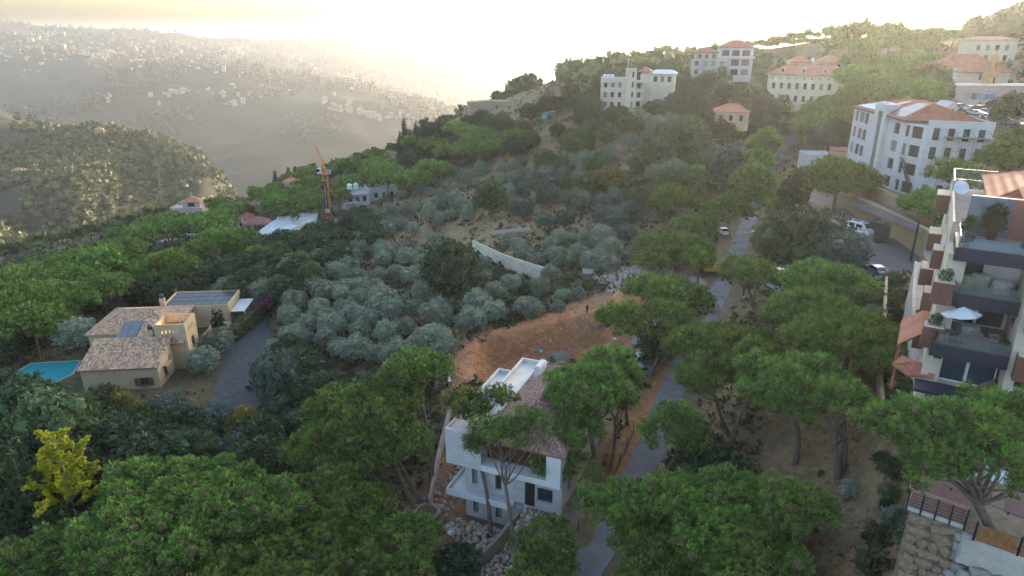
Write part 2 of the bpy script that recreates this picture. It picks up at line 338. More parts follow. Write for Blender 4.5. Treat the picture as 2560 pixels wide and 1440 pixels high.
FRAME = mat('window_frame_dark', (.06, .06, .065), .5); FRAMEW = mat('window_frame_white', (.7, .7, .7), .5); FRAMEB = mat('window_frame_brown', (.12, .06, .035), .6)
CURT = mat('curtained_glass', (.20, .19, .175), .15, spec=.5); GLASS = mat('window_glass', (.03, .035, .04), .08, spec=.6); GLASSB = mat('glass_blue', (.02, .05, .09), .05, spec=.7); HOLE = mat('dark_interior', (.02, .02, .02), .9)
CONC = mat('concrete', (.42, .41, .39), .9, scale=.8, bump=.2); WHITE = mat('white_render', (.54, .535, .53), .85, scale=.5, var=.12); ASPH = mat('asphalt', (.085, .085, .09), .92, scale=.35, var=.35, bump=.25, bscale=6)
def tiles(mb, a, b, c, d, m=0, rows=None, tw=.24, tl=.4, jit=.02):
    """barrel roof tiles on the quad a(lower left) b(lower right) c(upper right) d(upper left): every tile a half round of its own"""
    a, b, c, d = map(Vector, (a, b, c, d)); n = (b - a).cross(d - a).normalized(); h = ((d - a).length + (c - b).length) / 2; rows = max(1, round(h / tl))
    for r in range(rows):
        t0, t1 = r / rows, min(1.0, (r + 1.18) / rows); l0, r0 = a.lerp(d, t0), b.lerp(c, t0); l1, r1 = a.lerp(d, t1), b.lerp(c, t1)
        k = max(1, round((r0 - l0).length / tw)); k1 = (r1 - l1).length; w0 = (r0 - l0).length
        if w0 < .1: continue
        e = (r0 - l0).normalized()
        for i in range(k):
            x = (i + .5) / k; p = l0.lerp(r0, x); # straight up the slope, clipped at hips
            up = (n.cross(e)); q = p + up * (tl * 1.15)
            o1 = rnd.uniform(-jit, jit); lo = n * (.045 + o1); hi = n * (.015 + o1); hw = e * (w0 / k * .5)
            v = len(mb.v); mb.v += [tuple(p - hw), tuple(p + lo - hw * .45 + n * .03), tuple(p + lo + hw * .45 + n * .03), tuple(p + hw), tuple(q - hw * .9), tuple(q + hi - hw * .4 + n * .03), tuple(q + hi + hw * .4 + n * .03), tuple(q + hw * .9)]
            for f in ((0, 1, 5, 4), (1, 2, 6, 5), (2, 3, 7, 6), (0, 3, 2, 1)): mb.f.append(tuple(v + j for j in f)); mb.m.append(m)
# ---------------------------------------------------------------- roads, platforms, soil
def smooth_line(pts, n=10):
    out = []; P = [np.array(p, float) for p in pts]; P = [2 * P[0] - P[1]] + P + [2 * P[-1] - P[-2]]
    for i in range(1, len(P) - 2):
        for k in range(n):
            t = k / n; a, b, c, d = P[i - 1:i + 3]
            out.append(.5 * (2 * b + (c - a) * t + (2 * a - 5 * b + 4 * c - d) * t * t + (3 * b - a - 3 * c + d) * t ** 3))
    return out + [P[-2]]
ROAD = smooth_line([W(*p) for p in [(1330,1640,58),(1460,1430,65),(1600,1180,78),(1660,1030,90),(1700,930,100),(1775,780,119),(1850,610,151),(1884,520,180),(1918,440,222),(1940,400,245),(1962,365,265),(1985,335,300),(1975,310,330)]])
LANE = smooth_line([W(*p) for p in [(1922,452,215),(1965,462,197),(2020,480,178),(2080,515,158),(2140,560,141),(2185,605,126),(2215,655,114)]])
YARD = [level(*p) for p in [(2140,590,-35.6),(2290,600,-35.6),(2300,640,-35.6),(2280,690,-35.6),(2150,690,-35.6),(2120,640,-35.6)]]
DRIVE = smooth_line([W(*p) for p in [(560,1090,100),(590,1010,111),(610,930,121),(618,860,131),(612,800,143)]])
FARROAD = smooth_line([W(*p) for p in [(960,380,395),(975,400,370),(992,425,345),(1003,455,318)]])
LOWROAD = smooth_line([W(*p) for p in [(330,640,258),(400,605,262),(455,598,262),(480,580,272)]])
flatline(ROAD, 3.6, 3.5, -.08); flatline(LANE, 4.5, 3, -.08); flatten(YARD, -35.7, 4); flatline(DRIVE, 4, 3, -.08); flatline(FARROAD, 3, 6, -.1); flatline(LOWROAD, 3, 5, -.1)
def wpoly(pts, z): return [level(u, v, z) for u, v in pts]
# the unfinished white house: its plot in local axes
HO = Vector((-5, 61.5, -46.0)); HA = R(-22); HX = Vector((math.cos(HA), math.sin(HA), 0)); HY = Vector((-math.sin(HA), math.cos(HA), 0))
def HL(x, y, z=0): return HO + HX * x + HY * y + Vector((0, 0, z))
ZZ += fbm(XX, YY, 3.2, 4, 91) * 1.7 * inpoly(XX, YY, [tuple(p) for p in _red])
flatten([HL(-7, -9), HL(6.5, -9), HL(6.5, 3), HL(2, 12), HL(-1, 18), HL(-7, 16)], -49.4, 3)
flatten([HL(7.2, -2.5), HL(13, -1), HL(13, 20), HL(2, 20), HL(7.2, 6)], -46.3, 1.6)
flatten([HL(-1, 19), HL(6, 19), HL(8, 27), HL(0, 28)], -49.0, 4)
VO = Vector((-71.1, 100.5, -55.7)); VA = R(5.7); VX = Vector((math.cos(VA), math.sin(VA), 0)); VY = Vector((-math.sin(VA), math.cos(VA), 0))
def VL(x, y, z=0): return VO + VX * x + VY * y + Vector((0, 0, z))
flatten([VL(-8, -2), VL(16, -2), VL(20, 34), VL(-8, 32)], -55.75, 4)
POOL = wpoly([(24,938), (78,908), (205,900), (185,935), (110,970), (40,966)], -57.0)
flatten(POOL, -57.3, 3)
AO = Vector((31.9, 46.5, 0)); AA = R(-31); AX = Vector((math.cos(AA), math.sin(AA), 0)); AY = Vector((-math.sin(AA), math.cos(AA), 0))
def AL(x, y, z=0): return AO + AX * x + AY * y + Vector((0, 0, z))
flatline([level(2245, 690, -35), level(2238, 800, -34.2), level(2240, 900, -33.6), level(2262, 1000, -33)], 1.6, 3)
flatten([level(2302, 655, -28.2), level(2297, 760, -28.2), level(2308, 900, -28.2), level(2335, 985, -28.2), level(2500, 1010, -28.2), AL(30, -9), AL(30, 36)], -28.2, 1.0)
flatten([(118, 160), (150, 150), (175, 175), (150, 200), (118, 185)], -20.5, 8)
flatten([(82, 145), (104, 138), (112, 150), (108, 175), (82, 178)], -33.5, 4)
TRACK = smooth_line([level(1140, 965, -47.3), level(1160, 900, -47), level(1240, 842, -46.6), level(1390, 792, -46), level(1490, 752, -45.6)], 6)
flatline(TRACK, 1.6, 2.2, 0)
PIT = [level(u, v, -50.8) for u, v in [(1225, 985), (1238, 915), (1330, 897), (1440, 878), (1500, 872), (1540, 900), (1480, 985)]]
flatten(PIT, -50.8, 3.2)
TERR = [(19.5, 31), (40, 26), (46, 40), (26, 45)]
def gcolor():
    n1 = fbm(XX, YY, 14, 4, 31) + .5; n2 = fbm(XX, YY, 5, 3, 37) + .5; n3 = fbm(XX, YY, 60, 3, 41) + .5
    dry = np.array([.29, .215, .125]); grn = np.array([.11, .115, .06]); red = np.array([.27, .17, .105])
    k = np.clip((n1 - .38) * 3.2, 0, 1)[..., None]; c = dry * (1 - k) + grn * k
    k = np.clip((n2 - .55) * 4, 0, 1)[..., None] * .6; c = c * (1 - k) + red * k
    far = np.clip((RR - 420) / 300, 0, 1)[..., None]; f1 = np.array([.06, .064, .042]); f2 = np.array([.085, .08, .052]); k = np.clip((n3 - .5) * 3, 0, 1)[..., None]
    c = c * (1 - far) + (f1 * (1 - k) + f2 * k) * far
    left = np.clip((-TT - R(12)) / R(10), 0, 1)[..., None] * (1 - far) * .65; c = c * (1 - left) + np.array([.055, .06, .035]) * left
    def paint(poly, col, blend=2.5, amt=1.0, sub=None):
        nonlocal c
        d = poly_dist(XX, YY, poly) + (n2 - .5) * 4; kk = (1 - sstep((d - .2) / blend))[..., None] * amt
        cc = np.array(col) * (.75 + .5 * n2)[..., None]
        if sub is not None: q = np.clip((n1 - .45) * 4, 0, 1)[..., None]; cc = cc * (1 - q) + np.array(sub) * q
        c = c * (1 - kk) + cc * kk
    A = lambda L: [at(*p) for p in L]
    red1 = (.43, .19, .088); red2 = (.26, .135, .075)
    paint(A([(1122,884),(1200,850),(1300,800),(1400,765),(1500,735),(1560,725),(1630,760),(1640,830),(1560,880),(1480,900),(1380,900),(1300,930),(1240,985),(1125,985)]), red1, 2, 1, (.47, .25, .135))
    paint([HL(-7, -10), HL(8, -10), HL(8, 2), HL(0, 3), HL(0, 18), HL(-7, 18)], (.24, .14, .09), 2.5)
    paint([HL(7, -3), HL(11, -3), HL(11, 4), HL(7, 4)], (.24, .19, .15), 2)
    paint(A([(1540,1180),(1560,1060),(1590,960),(1640,925),(1690,935),(1660,1010),(1610,1120),(1560,1220)]), (.36, .19, .09), 2)
    paint(A([(1905,880),(2020,760),(2140,720),(2200,720),(2195,1000),(2290,1100),(2290,1430),(1950,1430),(1900,1200)]), (.21, .145, .085), 4, 1, (.29, .20, .115))
    paint(A([(1960,440),(2010,450),(2100,500),(2140,545),(2080,560),(2010,510),(1975,475)]), (.40, .24, .15), 3, .8)
    paint(A([(1300,400),(1400,310),(1480,330),(1500,390),(1420,430)]), (.30, .20, .11), 8, .8)
    paint(A([(1290,590),(1400,560),(1600,570),(1560,660),(1400,680)]), (.24, .18, .095), 6, .8, (.10, .10, .05))
    paint(A([(700,860),(1100,880),(1100,960),(800,990)]), (.12, .08, .055), 5, .8)
    paint([(r[0], r[1]) for r in (ROAD[40], ROAD[60], ROAD[80])] + [(r[0] + 4, r[1]) for r in (ROAD[80], ROAD[60], ROAD[40])], (.22, .16, .11), 3, .6)
    return c
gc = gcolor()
ri, ci = np.meshgrid(np.arange(NR - 1), np.arange(NA - 1), indexing='ij'); q0 = (ri * NA + ci).ravel()
gm = npmesh('ground', np.stack([XX, YY, ZZ], -1).reshape(-1, 3), [np.stack([q0, q0 + 1, q0 + NA + 1, q0 + NA], -1)], [], smooth=True)
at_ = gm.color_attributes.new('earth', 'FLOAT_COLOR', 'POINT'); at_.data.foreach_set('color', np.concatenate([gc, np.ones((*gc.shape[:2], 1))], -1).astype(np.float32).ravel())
def ground_mat():
    m = mat('earth_and_dry_grass', (1, 1, 1), .95, scale=.9, var=.5, bump=.9, bscale=1.7, spec=.1, detail=8); t = m.node_tree; N = t.nodes; L = t.links; b = N['Principled BSDF']
    src = b.inputs['Base Color'].links[0].from_socket
    a = N.new('ShaderNodeAttribute'); a.attribute_name = 'earth'; x = N.new('ShaderNodeMix'); x.data_type = 'RGBA'; x.blend_type = 'MULTIPLY'; x.inputs[0].default_value = 1
    L.new(a.outputs['Color'], x.inputs[6]); L.new(src, x.inputs[7]); L.new(x.outputs[2], b.inputs['Base Color'])
    N['Bump'].inputs['Distance'].default_value = .35; return m
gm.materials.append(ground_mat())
inst('ground', gm, kind='structure')
def ribbon(name, line, wd, m, lift=.05, edge=None):
    b = MB(); n = len(line); P = [Vector(p) for p in line]; L = []; Rr = []
    for i, p in enumerate(P):
        d = P[min(i + 1, n - 1)] - P[max(i - 1, 0)]; s = Vector((d.y, -d.x, 0)).normalized() * wd / 2
        j = 1 + .05 * math.sin(i * 1.7) ; L.append(p - s * j); Rr.append(p + s * j)
    up = Vector((0, 0, lift))
    for i in range(n - 1): b.poly([L[i] + up, Rr[i] + up, Rr[i + 1] + up, L[i + 1] + up]); 
    for i in range(n - 1):
        for S in (L, Rr): b.poly([S[i] + up, S[i + 1] + up, S[i + 1] - up * 6, S[i] - up * 6])
    return b.build(name, m, kind='structure', smooth=True)
ribbon('road', ROAD, 3.4, mat('asphalt_worn', (.165, .165, .175), .92, scale=.25, var=.4, bump=.2, bscale=8))
ribbon('lane', LANE, 7, mat('lane_dusty', (.24, .20, .17), .95, scale=.2, col2=(.12, .115, .115), bump=.2, bscale=5), .06)
ribbon('driveway', DRIVE, 8.5, mat('driveway_cobbles', (.078, .08, .08), .9, scale=1.2, var=.4, bump=.5, bscale=9))
ribbon('far_road', FARROAD, 5, ASPH, .1); ribbon('low_road', LOWROAD, 5, mat('pale_road', (.3, .28, .26), .95), .1)
b = MB(); b.prism([(p.x, p.y) for p in YARD], -36.2, -35.6); b.build('yard', ASPH, kind='structure')
b = MB(); b.prism([(118, 160), (150, 150), (175, 175), (150, 200), (118, 185)], -21.5, -20.4); b.build('car_park', mat('car_park_asphalt', (.13, .13, .135), .92, scale=.3), kind='structure')
# sea beyond the mouth of the valley
b = MB(); b.poly([(-9000, 6000, -630), (15500, 6000, -630), (15500, 20000, -630), (-9000, 20000, -630)]); b.build('sea', mat('sea_water', (.05, .08, .11), .25, scale=.002), kind='structure')
# the air: one closed box of pale haze around everything
def haze():
    b = MB(); b.box(-12000, 16000, -60, 20500, -700, 78); m = bpy.data.materials.new('haze_air'); m.use_nodes = True; N = m.node_tree.nodes; L = m.node_tree.links
    N.remove(N['Principled BSDF']); v = N.new('ShaderNodeVolumePrincipled'); v.inputs['Color'].default_value = (.92, .92, .95, 1); v.inputs['Density'].default_value = HAZE_DENSITY; v.inputs['Anisotropy'].default_value = .62
    L.new(v.outputs[0], N['Material Output'].inputs['Volume']); o = b.build('haze', m, kind='stuff'); return o
haze()
# ---------------------------------------------------------------- foliage
NEEDLE = leafmat('pine_needles', (.17, .245, .045), (.07, .145, .03), .18, .5); TWIG = mat('dry_twigs_gap_shade', (.095, .075, .035), .9, island=.3)
BARK = mat('pine_bark', (.16, .115, .09), .95, scale=4, col2=(.085, .06, .05), bump=.5); BARKG = mat('grey_bark', (.12, .11, .095), .95, scale=4, var=.4)
OLIVE = leafmat('olive_leaves', (.25, .285, .205), (.155, .19, .13), .15, .3); BROAD = leafmat('dark_leaves', (.058, .09, .04), (.036, .06, .028), .2, .35)
GREEN = leafmat('green_leaves', (.10, .135, .05), (.065, .10, .04), .25, .35); YELLOW = leafmat('yellow_leaves', (.46, .43, .03), (.34, .32, .03), .35, .3)
GOLD = leafmat('turning_leaves', (.22, .18, .05), (.12, .12, .04), .25, .35); CYPRESS = leafmat('cypress_leaves', (.03, .06, .028), (.02, .045, .02), .1, .3); BLUEG = leafmat('bluish_leaves', (.10, .135, .10), (.065, .10, .08), .2, .35)
STRAW = mat('dry_grass_straw', (.27, .20, .105), .9, island=.35); SCRUB = leafmat('scrub_leaves', (.085, .095, .05), (.055, .065, .035), .2, .4); PINK = leafmat('pink_blossom', (.3, .06, .14), (.2, .04, .1), .3, .3)
def unit(a): return a / (np.linalg.norm(a, axis=-1, keepdims=True) + 1e-9)
def tufts(P, Nn, L, w, k, up, spread, r):
    """wedge-shaped sprays fanning out of every point P around its normal: verts, triangles"""
    n = len(P); L = np.broadcast_to(L, (n,)); d = unit(Nn[:, None, :] + spread * r.normal(size=(n, k, 3)) + np.array([0, 0, up]))
    s = unit(np.cross(d, r.normal(size=(n, k, 3)))); ll = (L[:, None] * r.uniform(.65, 1.15, (n, k)))[..., None]
    tip = P[:, None, :] + d * ll; a = tip + s * ll * w; b = tip - s * ll * w
    V = np.concatenate([P[:, None, :], np.stack([a, b], 2).reshape(n, 2 * k, 3)], 1)        # 1+2k per tuft
    o = np.arange(n)[:, None] * (1 + 2 * k); i = np.arange(k)[None, :]
    F = np.stack([np.broadcast_to(o, (n, k)), o + 1 + 2 * i, o + 2 + 2 * i], -1).reshape(-1, 3)
    return V.reshape(-1, 3), F
def sphere_pts(n, r, zmin=-.4):
    z = r.uniform(zmin, 1, n); a = r.uniform(0, 2 * np.pi, n); q = np.sqrt(1 - z * z); return np.stack([q * np.cos(a), q * np.sin(a), z], -1)
_ico = None
def ico():
    global _ico
    if _ico is None:
        t = (1 + 5 ** .5) / 2; v = np.array([(-1, t, 0), (1, t, 0), (-1, -t, 0), (1, -t, 0), (0, -1, t), (0, 1, t), (0, -1, -t), (0, 1, -t), (t, 0, -1), (t, 0, 1), (-t, 0, -1), (-t, 0, 1)])
        f = np.array([(0, 11, 5), (0, 5, 1), (0, 1, 7), (0, 7, 10), (0, 10, 11), (1, 5, 9), (5, 11, 4), (11, 10, 2), (10, 7, 6), (7, 1, 8), (3, 9, 4), (3, 4, 2), (3, 2, 6), (3, 6, 8), (3, 8, 9), (4, 9, 5), (2, 4, 11), (6, 2, 10), (8, 6, 7), (9, 8, 1)])
        _ico = (unit(v), f)
    return _ico
def crown_mesh(name, lobes, mats, sp, L, w=.16, k=7, up=.35, spread=.75, zmin=-.45, brown=.0, core=.8, seed=0, jit=.12):
    """lobes: (n,5) x y z radius squash"""
    r = np.random.default_rng(seed); lob = np.array(lobes, float); Ps = []; Ns = []
    for (x, y, z, R_, sq) in lob:
        m = max(6, int(4 * np.pi * R_ * R_ * (.5 - zmin / 2) / (sp * sp))); q = sphere_pts(m, r, zmin)
        p = np.array([x, y, z]) + q * R_ * np.array([1, 1, sq]) * r.uniform(1 - jit * 2, 1 + jit, (m, 1)); nn = unit(q / np.array([1, 1, sq])); Ps.append(p); Ns.append(nn)
    P = np.concatenate(Ps); Nn = np.concatenate(Ns); keep = np.ones(len(P), bool)
    for (x, y, z, R_, sq) in lob:
        keep &= (((P - np.array([x, y, z])) / np.array([1, 1, sq])) ** 2).sum(-1) > (R_ * .74) ** 2
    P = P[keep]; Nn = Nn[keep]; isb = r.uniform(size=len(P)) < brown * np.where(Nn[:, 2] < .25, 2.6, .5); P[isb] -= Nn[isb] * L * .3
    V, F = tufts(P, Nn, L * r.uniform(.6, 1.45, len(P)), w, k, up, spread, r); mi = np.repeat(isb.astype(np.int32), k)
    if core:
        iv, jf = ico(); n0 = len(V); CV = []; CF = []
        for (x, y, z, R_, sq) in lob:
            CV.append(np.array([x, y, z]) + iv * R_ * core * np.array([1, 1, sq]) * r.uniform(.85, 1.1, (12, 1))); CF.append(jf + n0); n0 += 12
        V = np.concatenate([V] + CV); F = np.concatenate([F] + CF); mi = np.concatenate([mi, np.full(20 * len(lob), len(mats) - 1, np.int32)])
    return npmesh(name, V, [F], mats, mi)
def limb(b, a, c, r0, r1, bend=.15, k=6, n=5, r=rnd):
    a = Vector(a); c = Vector(c); L = (c - a).length; side = Vector((r.uniform(-1, 1), r.uniform(-1, 1), r.uniform(-.2, .5))) * L * bend
    pts = [a.lerp(c, i / n) + side * math.sin(math.pi * i / n) * (1 if i < n else 0) for i in range(n + 1)]; b.tube(pts, [r0 + (r1 - r0) * i / n for i in range(n + 1)], k, cap=False); return pts
def umbrella(cx, cy, cz, rx, ry, th, lr, seed, fill=1.0, dens=1.0):
    """lobes of an umbrella crown centred on cx,cy whose underside is at cz"""
    r = random.Random(seed); out = []; n = int(fill * dens * rx * ry * math.pi / (lr * lr * 1.8)); tries = 0; pts = []; bumps = [(r.uniform(-1, 1), r.uniform(-1, 1), r.uniform(.25, .45)) for _ in range(9)]
    while len(out) < n and tries < n * 40:
        tries += 1; a = r.uniform(0, 2 * math.pi); q = math.sqrt(r.random()); wob = 1 + .16 * math.sin(3 * a + seed) + .1 * math.sin(5 * a + 2 * seed)
        x = q * math.cos(a) * wob; y = q * math.sin(a) * wob; R_ = lr * r.uniform(.7, 1.25)
        if any((x * rx - px) ** 2 + (y * ry - py) ** 2 < (1.32 * lr) ** 2 for px, py in pts): continue
        pts.append((x * rx, y * ry)); bz = max([0] + [.35 * (1 - math.hypot(x - bx, y - by) / bw) for bx, by, bw in bumps])
        z = th * (1 - q ** 2.2) * .75 + (bz - .1) * min(th, 3) + r.uniform(-.75, .6) * lr; out.append((cx + x * rx, cy + y * ry, cz + z, R_, r.uniform(.8, 1.05)))
        if q < .9 and r.random() < .85: out.append((cx + x * rx + r.uniform(-.4, .4), cy + y * ry, cz + z - lr * 1.25, R_ * .9, .85))
    return out
def pine_trunk(h0, top, lobes, r0, seed, fork=.55, nl=6, lean=(0, 0), twin=False):
    """trunk from the origin, forking into limbs that reach the lobes"""
    r = random.Random(seed); b = MB(); stems = [0] if not twin else [-1, 1]; tx, ty = top
    for s in stems:
        f = Vector((tx * fork + s * .5 + r.uniform(-.3, .3), ty * fork + r.uniform(-.3, .3), h0 * fork)) ; base = Vector((s * .12, 0, -.6))
        limb(b, base, f, r0, r0 * .62, .06, 8, 6, r); sel = r.sample(lobes, min(len(lobes), nl))
        f2 = f.lerp(Vector((tx, ty, h0 * .92)), .45); limb(b, f, f2, r0 * .6, r0 * .45, .08, 7, 3, r)
        for i, l in enumerate(sel):
            a = f if i % 2 else f2; mid = a.lerp(Vector(l[:3]), .55) + Vector((r.uniform(-.5, .5), r.uniform(-.5, .5), -.25)); limb(b, a, mid, r0 * .36, r0 * .22, .12, 5, 4, r); limb(b, mid, Vector(l[:3]), r0 * .22, r0 * .07, .1, 5, 3, r)
            if r.random() < .7:
                e = mid + Vector((r.uniform(-1.4, 1.4), r.uniform(-1.4, 1.4), r.uniform(.1, 1.1))); limb(b, mid, e, r0 * .1, r0 * .03, .1, 4, 2, r)
    return b
TREES = []      # every tree: object, kind word, pixel, size -> labels later
def make_tree(name, base, crown_me, trunk_me, rz=0, sc=1, kind='pine', px=None, cat='tree', note=None):
    e = empty(name, base, rz); e.scale = sc if isinstance(sc, tuple) else (sc,) * 3; inst('trunk', trunk_me, e); inst('crown', crown_me, e); e['category'] = cat
    TREES.append(dict(o=e, kind=kind, px=px, note=note)); return e
HERO = []
def hero_pine(base, crown, wpx, hpx, dz=0., lr=1.0, seed=1, fork=.55, nl=7, r0=None, twin=False, parts=None, note=None, fill=1.0, th=None, deep=1.0):
    """a stone pine measured from the photograph: foot of the trunk and centre of the crown, its width and height"""
    B = at(*base) if not isinstance(base, Vector) else base; Zb = B.y * CP - B.z * SP
    bits = [(crown[0], crown[1], wpx, hpx, dz)] + list(parts or []); lobes = []; tops = []
    for i, (u, v, wp, hp, d) in enumerate(bits):
        Zc = Zb - 6 * SP * .5 + d; C = P3(u, v, Zc) - B; rx = wp / 2 / FPX * Zc * .88; hm = hp / FPX * Zc; a = abs((v - 720) / FPX); el = math.atan((v - 720) / FPX) + PITCH
        ry = rx * deep; t = th or max(.8, (hm - 2 * ry * math.sin(el) * .8) / math.cos(el) * .8); t = min(t, hm, rx * .95); lobes += umbrella(C.x, C.y, C.z - t * .4, rx, ry, t, min(lr * .66, rx * .4), seed + i * 7, fill); tops.append((C, t))
    C, t = tops[0]; h = max(2.5, C.z - t * .3); r0 = r0 or .16 + .012 * h
    tr = pine_trunk(h, (C.x, C.y), lobes, r0, seed, fork, nl + 3 * (len(bits) - 1), twin=twin).mesh('trunk', BARK, True)
    s = Zb / 80; me = crown_mesh('crown', lobes, [NEEDLE, TWIG], .31 * max(.62, s), .46 * max(.62, s), .09, 7, .6, .55, -.5, .09, .7, seed)  # twig-brown cores also put shade into the gaps between tufts
    return make_tree('stone_pine', B, me, tr, kind='stone pine', px=(crown[0], crown[1], wpx), note=note)
# ---------------------------------------------------------------- the pines one can tell apart, near to far
H = hero_pine
# in front, lower left
H(at(420, 1560, 0), (455, 1265), 560, 220, 0, 1.25, 1, note='broad stone pine whose dome fills the lower left, beside the yellow ginkgo', deep=.8)
H(at(560, 1640, 0), (640, 1395), 640, 210, 0, 1.2, 2, note='broad stone pine at the bottom edge, in front of the domed pine', deep=.7)
H(at(120, 1640, 0), (120, 1405), 400, 150, 0, 1.15, 3, note='stone pine in the lower left corner, by the red paved court', deep=.7)
H(at(760, 1440), (800, 1240), 300, 190, 0, 1.1, 4, note='stone pine between the big dome and the leaning trunks by the ditch wall')
H(at(960, 1560), (960, 1390), 330, 130, 0, 1.05, 5, note='low stone pine crown at the bottom edge below the round planter')
# left of the white house: long bent trunks
H((1052, 1290), (905, 1010), 270, 150, 2, .95, 6, .5, 8, .34, note='stone pine with bent trunk leaning left from the round planter', parts=[(820, 1100, 190, 150, -1), (1000, 930, 110, 90, 5)])
H((1085, 1225), (1050, 905), 140, 90, 4, .8, 7, .62, 6, .3, note='tall bare stone pine with its small crown above the red dirt edge', parts=[(985, 960, 110, 80, 3)])
H((1065, 1262), (955, 1085), 240, 120, 0, .95, 8, .5, 7, .3, note='stone pine with its low crown over the tiled hut', parts=[(880, 1130, 190, 120, 0)])
H((930, 1280), (770, 1110), 140, 130, 0, .9, 9, .5, 5, .24, note='stone pine leaning left with a low crown beside the dark parked car')
H((1000, 1420), (905, 1270), 220, 130, 0, .95, 10, note='low stone pine crown left of the round planter')
# in front of the white house
H((1226, 1345), (1165, 1005), 140, 75, 1, .8, 11, .72, 6, .24, note='slim pine before the white house, leftmost of three, its crown over the balcony', parts=[(1180, 1100, 85, 52, -1), (1245, 985, 95, 60, 1)], fill=.85, deep=.7)
H((1292, 1435), (1245, 1062), 130, 70, 2, .8, 12, .6, 6, .26, note='forked pine before the white house, middle of three', parts=[(1335, 1048, 100, 55, 2), (1300, 1100, 50, 36, 0)], fill=.85, deep=.7)
H((1386, 1288), (1400, 1092), 140, 75, 0, .85, 13, .55, 6, .24, note='pine before the white house, standing by its right corner', parts=[(1365, 1172, 95, 62, -1), (1450, 1150, 80, 60, 0)], fill=.85, deep=.75)
H((1498, 1235), (1470, 955), 230, 170, 0, .95, 14, .6, 8, .36, note='big pine beside the road whose crown hides the right side of the tiled roof', parts=[(1520, 900, 150, 110, 3), (1440, 1040, 130, 110, -1)])
H((1520, 1180), (1540, 985), 110, 120, 0, .8, 15, .6, 5, .26, note='slim pine between the white house and the black roadside fence')
H((1571, 1062), (1560, 930), 110, 110, 0, .8, 16, .65, 5, .26, note='slim pine on the orange verge of the road')
H((1617, 945), (1670, 790), 190, 170, 1, .95, 17, .72, 7, .34, note='straight pine by the teal car with crown over the shed', parts=[(1548, 790, 120, 90, 0), (1650, 715, 170, 70, 8)])
H((1745, 860), (1730, 745), 130, 90, 4, .85, 18, .5, 5, .26, note='pine leaning left over the road below the excavator')
# around the excavator
H((1685, 700), (1690, 615), 200, 95, 2, 1.1, 19, .62, 7, .36, note='pine with two lobed dome in front of the rubble and excavator', parts=[(1640, 640, 110, 70, -2)])
H((1742, 716), (1745, 640), 80, 60, -3, .9, 20, .7, 4, .26, note='slim pine right of the rubble heap')
# right of the road
H((1900, 815), (1870, 672), 160, 90, 0, .95, 21, .5, 7, .28, note='pine with bare forked stems behind the row of parked cars')
H((2040, 800), (2065, 690), 235, 90, 2, 1.0, 22, note='wide pine behind the parked vans, below the blue car')
H((2050, 900), (2030, 765), 240, 110, 0, 1.0, 23, note='pine with rounded crown hiding the white vans')
H((2115, 940), (2130, 840), 320, 120, 0, 1.0, 24, .6, 9, .36, note='wide pine leaning on the terrace wall, its stems over the brown slope')
H((1900, 1010), (1830, 860), 290, 150, 2, 1.0, 25, note='wide pine over the road, left of the round front dome')
H((1830, 1090), (1760, 925), 160, 110, 0, .9, 26, .6, 6, .26, note='pine with two thin trunks right beside the road bend')
H((1985, 1165), (1990, 945), 330, 170, 0, 1.0, 27, .62, 9, .34, note='pine with the roundest dome, mid height on the brown slope', deep=.8)
H((2103, 1190), (2110, 985), 140, 130, 0, .95, 28, .42, 6, .4, twin=True, note='twin stemmed pine standing alone on the brown grass slope')
H((1835, 1182), (1690, 1055), 180, 140, 0, .9, 29, .35, 7, .28, note='pine leaning far left over the road with bare grey branches')
H((1815, 1200), (1890, 880), 130, 110, 3, .85, 30, .6, 5, .3, note='pine with twisting double trunk behind the leaning one')
H((1600, 1480), (1590, 1260), 250, 120, 0, 1.0, 31, note='pine at the bottom beside the lower road, left of the brightest crown')
H((1850, 1450), (1830, 1275), 400, 220, 0, 1.1, 32, note='bright broad pine at the bottom, in front of the brown slope')
H((1720, 1560), (1710, 1400), 420, 130, 0, 1.05, 33, note='pine cut by the bottom edge, right of the lower road')
H((2000, 1440), (1985, 1250), 190, 150, 0, .95, 34, note='darker pine at the right of the bright broad pine')
H((1920, 1560), (1900, 1390), 260, 130, 0, 1., 35, note='pine at the bottom edge below the darker pine')
H((1370, 1480), (1370, 1340), 150, 110, 0, .85, 36, note='small pine between the rubble path and the lower road')
H((1330, 1560), (1370, 1428), 170, 60, 0, .85, 37, note='tip of a pine at the bottom edge by the rubble path')
H(at(2560, 1560), (2370, 1060), 360, 190, 0, .8, 38, .62, 10, .38, note='dark pine in front of the roof terrace with timber fence', parts=[(2530, 1010, 190, 120, 2), (2300, 1160, 120, 90, 0), (2570, 1200, 90, 80, 0)], deep=.9)
# farther up the road
H((2086, 532), (2098, 432), 205, 92, 0, 1.4, 39, .55, 9, .5, note='umbrella pine on the dusty lane in front of the white institution')
H((1690, 545), (1690, 490), 130, 70, 0, 1.2, 40, note='pine with rounded crown left of the road below the yellow bush')
H((1830, 600), (1820, 515), 125, 75, 0, 1.2, 41, .6, note='pine crown touching the left edge of the road')
H((1948, 600), (1890, 440), 120, 80, 4, 1.2, 42, .7, 7, .4, note='tall pine right of the road with its crown reaching over it', parts=[(1890, 490, 110, 70, 3), (1900, 395, 80, 40, 10)])
H((1938, 560), (1918, 345), 75, 55, 25, 1.1, 43, .75, 5, .35, note='tallest slender pine above the road')
H((1760, 610), (1740, 560), 110, 50, 0, 1.1, 44, note='low pine crown left of the road above the excavator pines')
H((1790, 470), (1748, 435), 90, 40, 0, 1.1, 48, note='flat pine left of the road above the others')
H((2410, 520), (2400, 425), 130, 70, 0, 1.0, 45, note='pine beside the scaffolded front of the white institution')
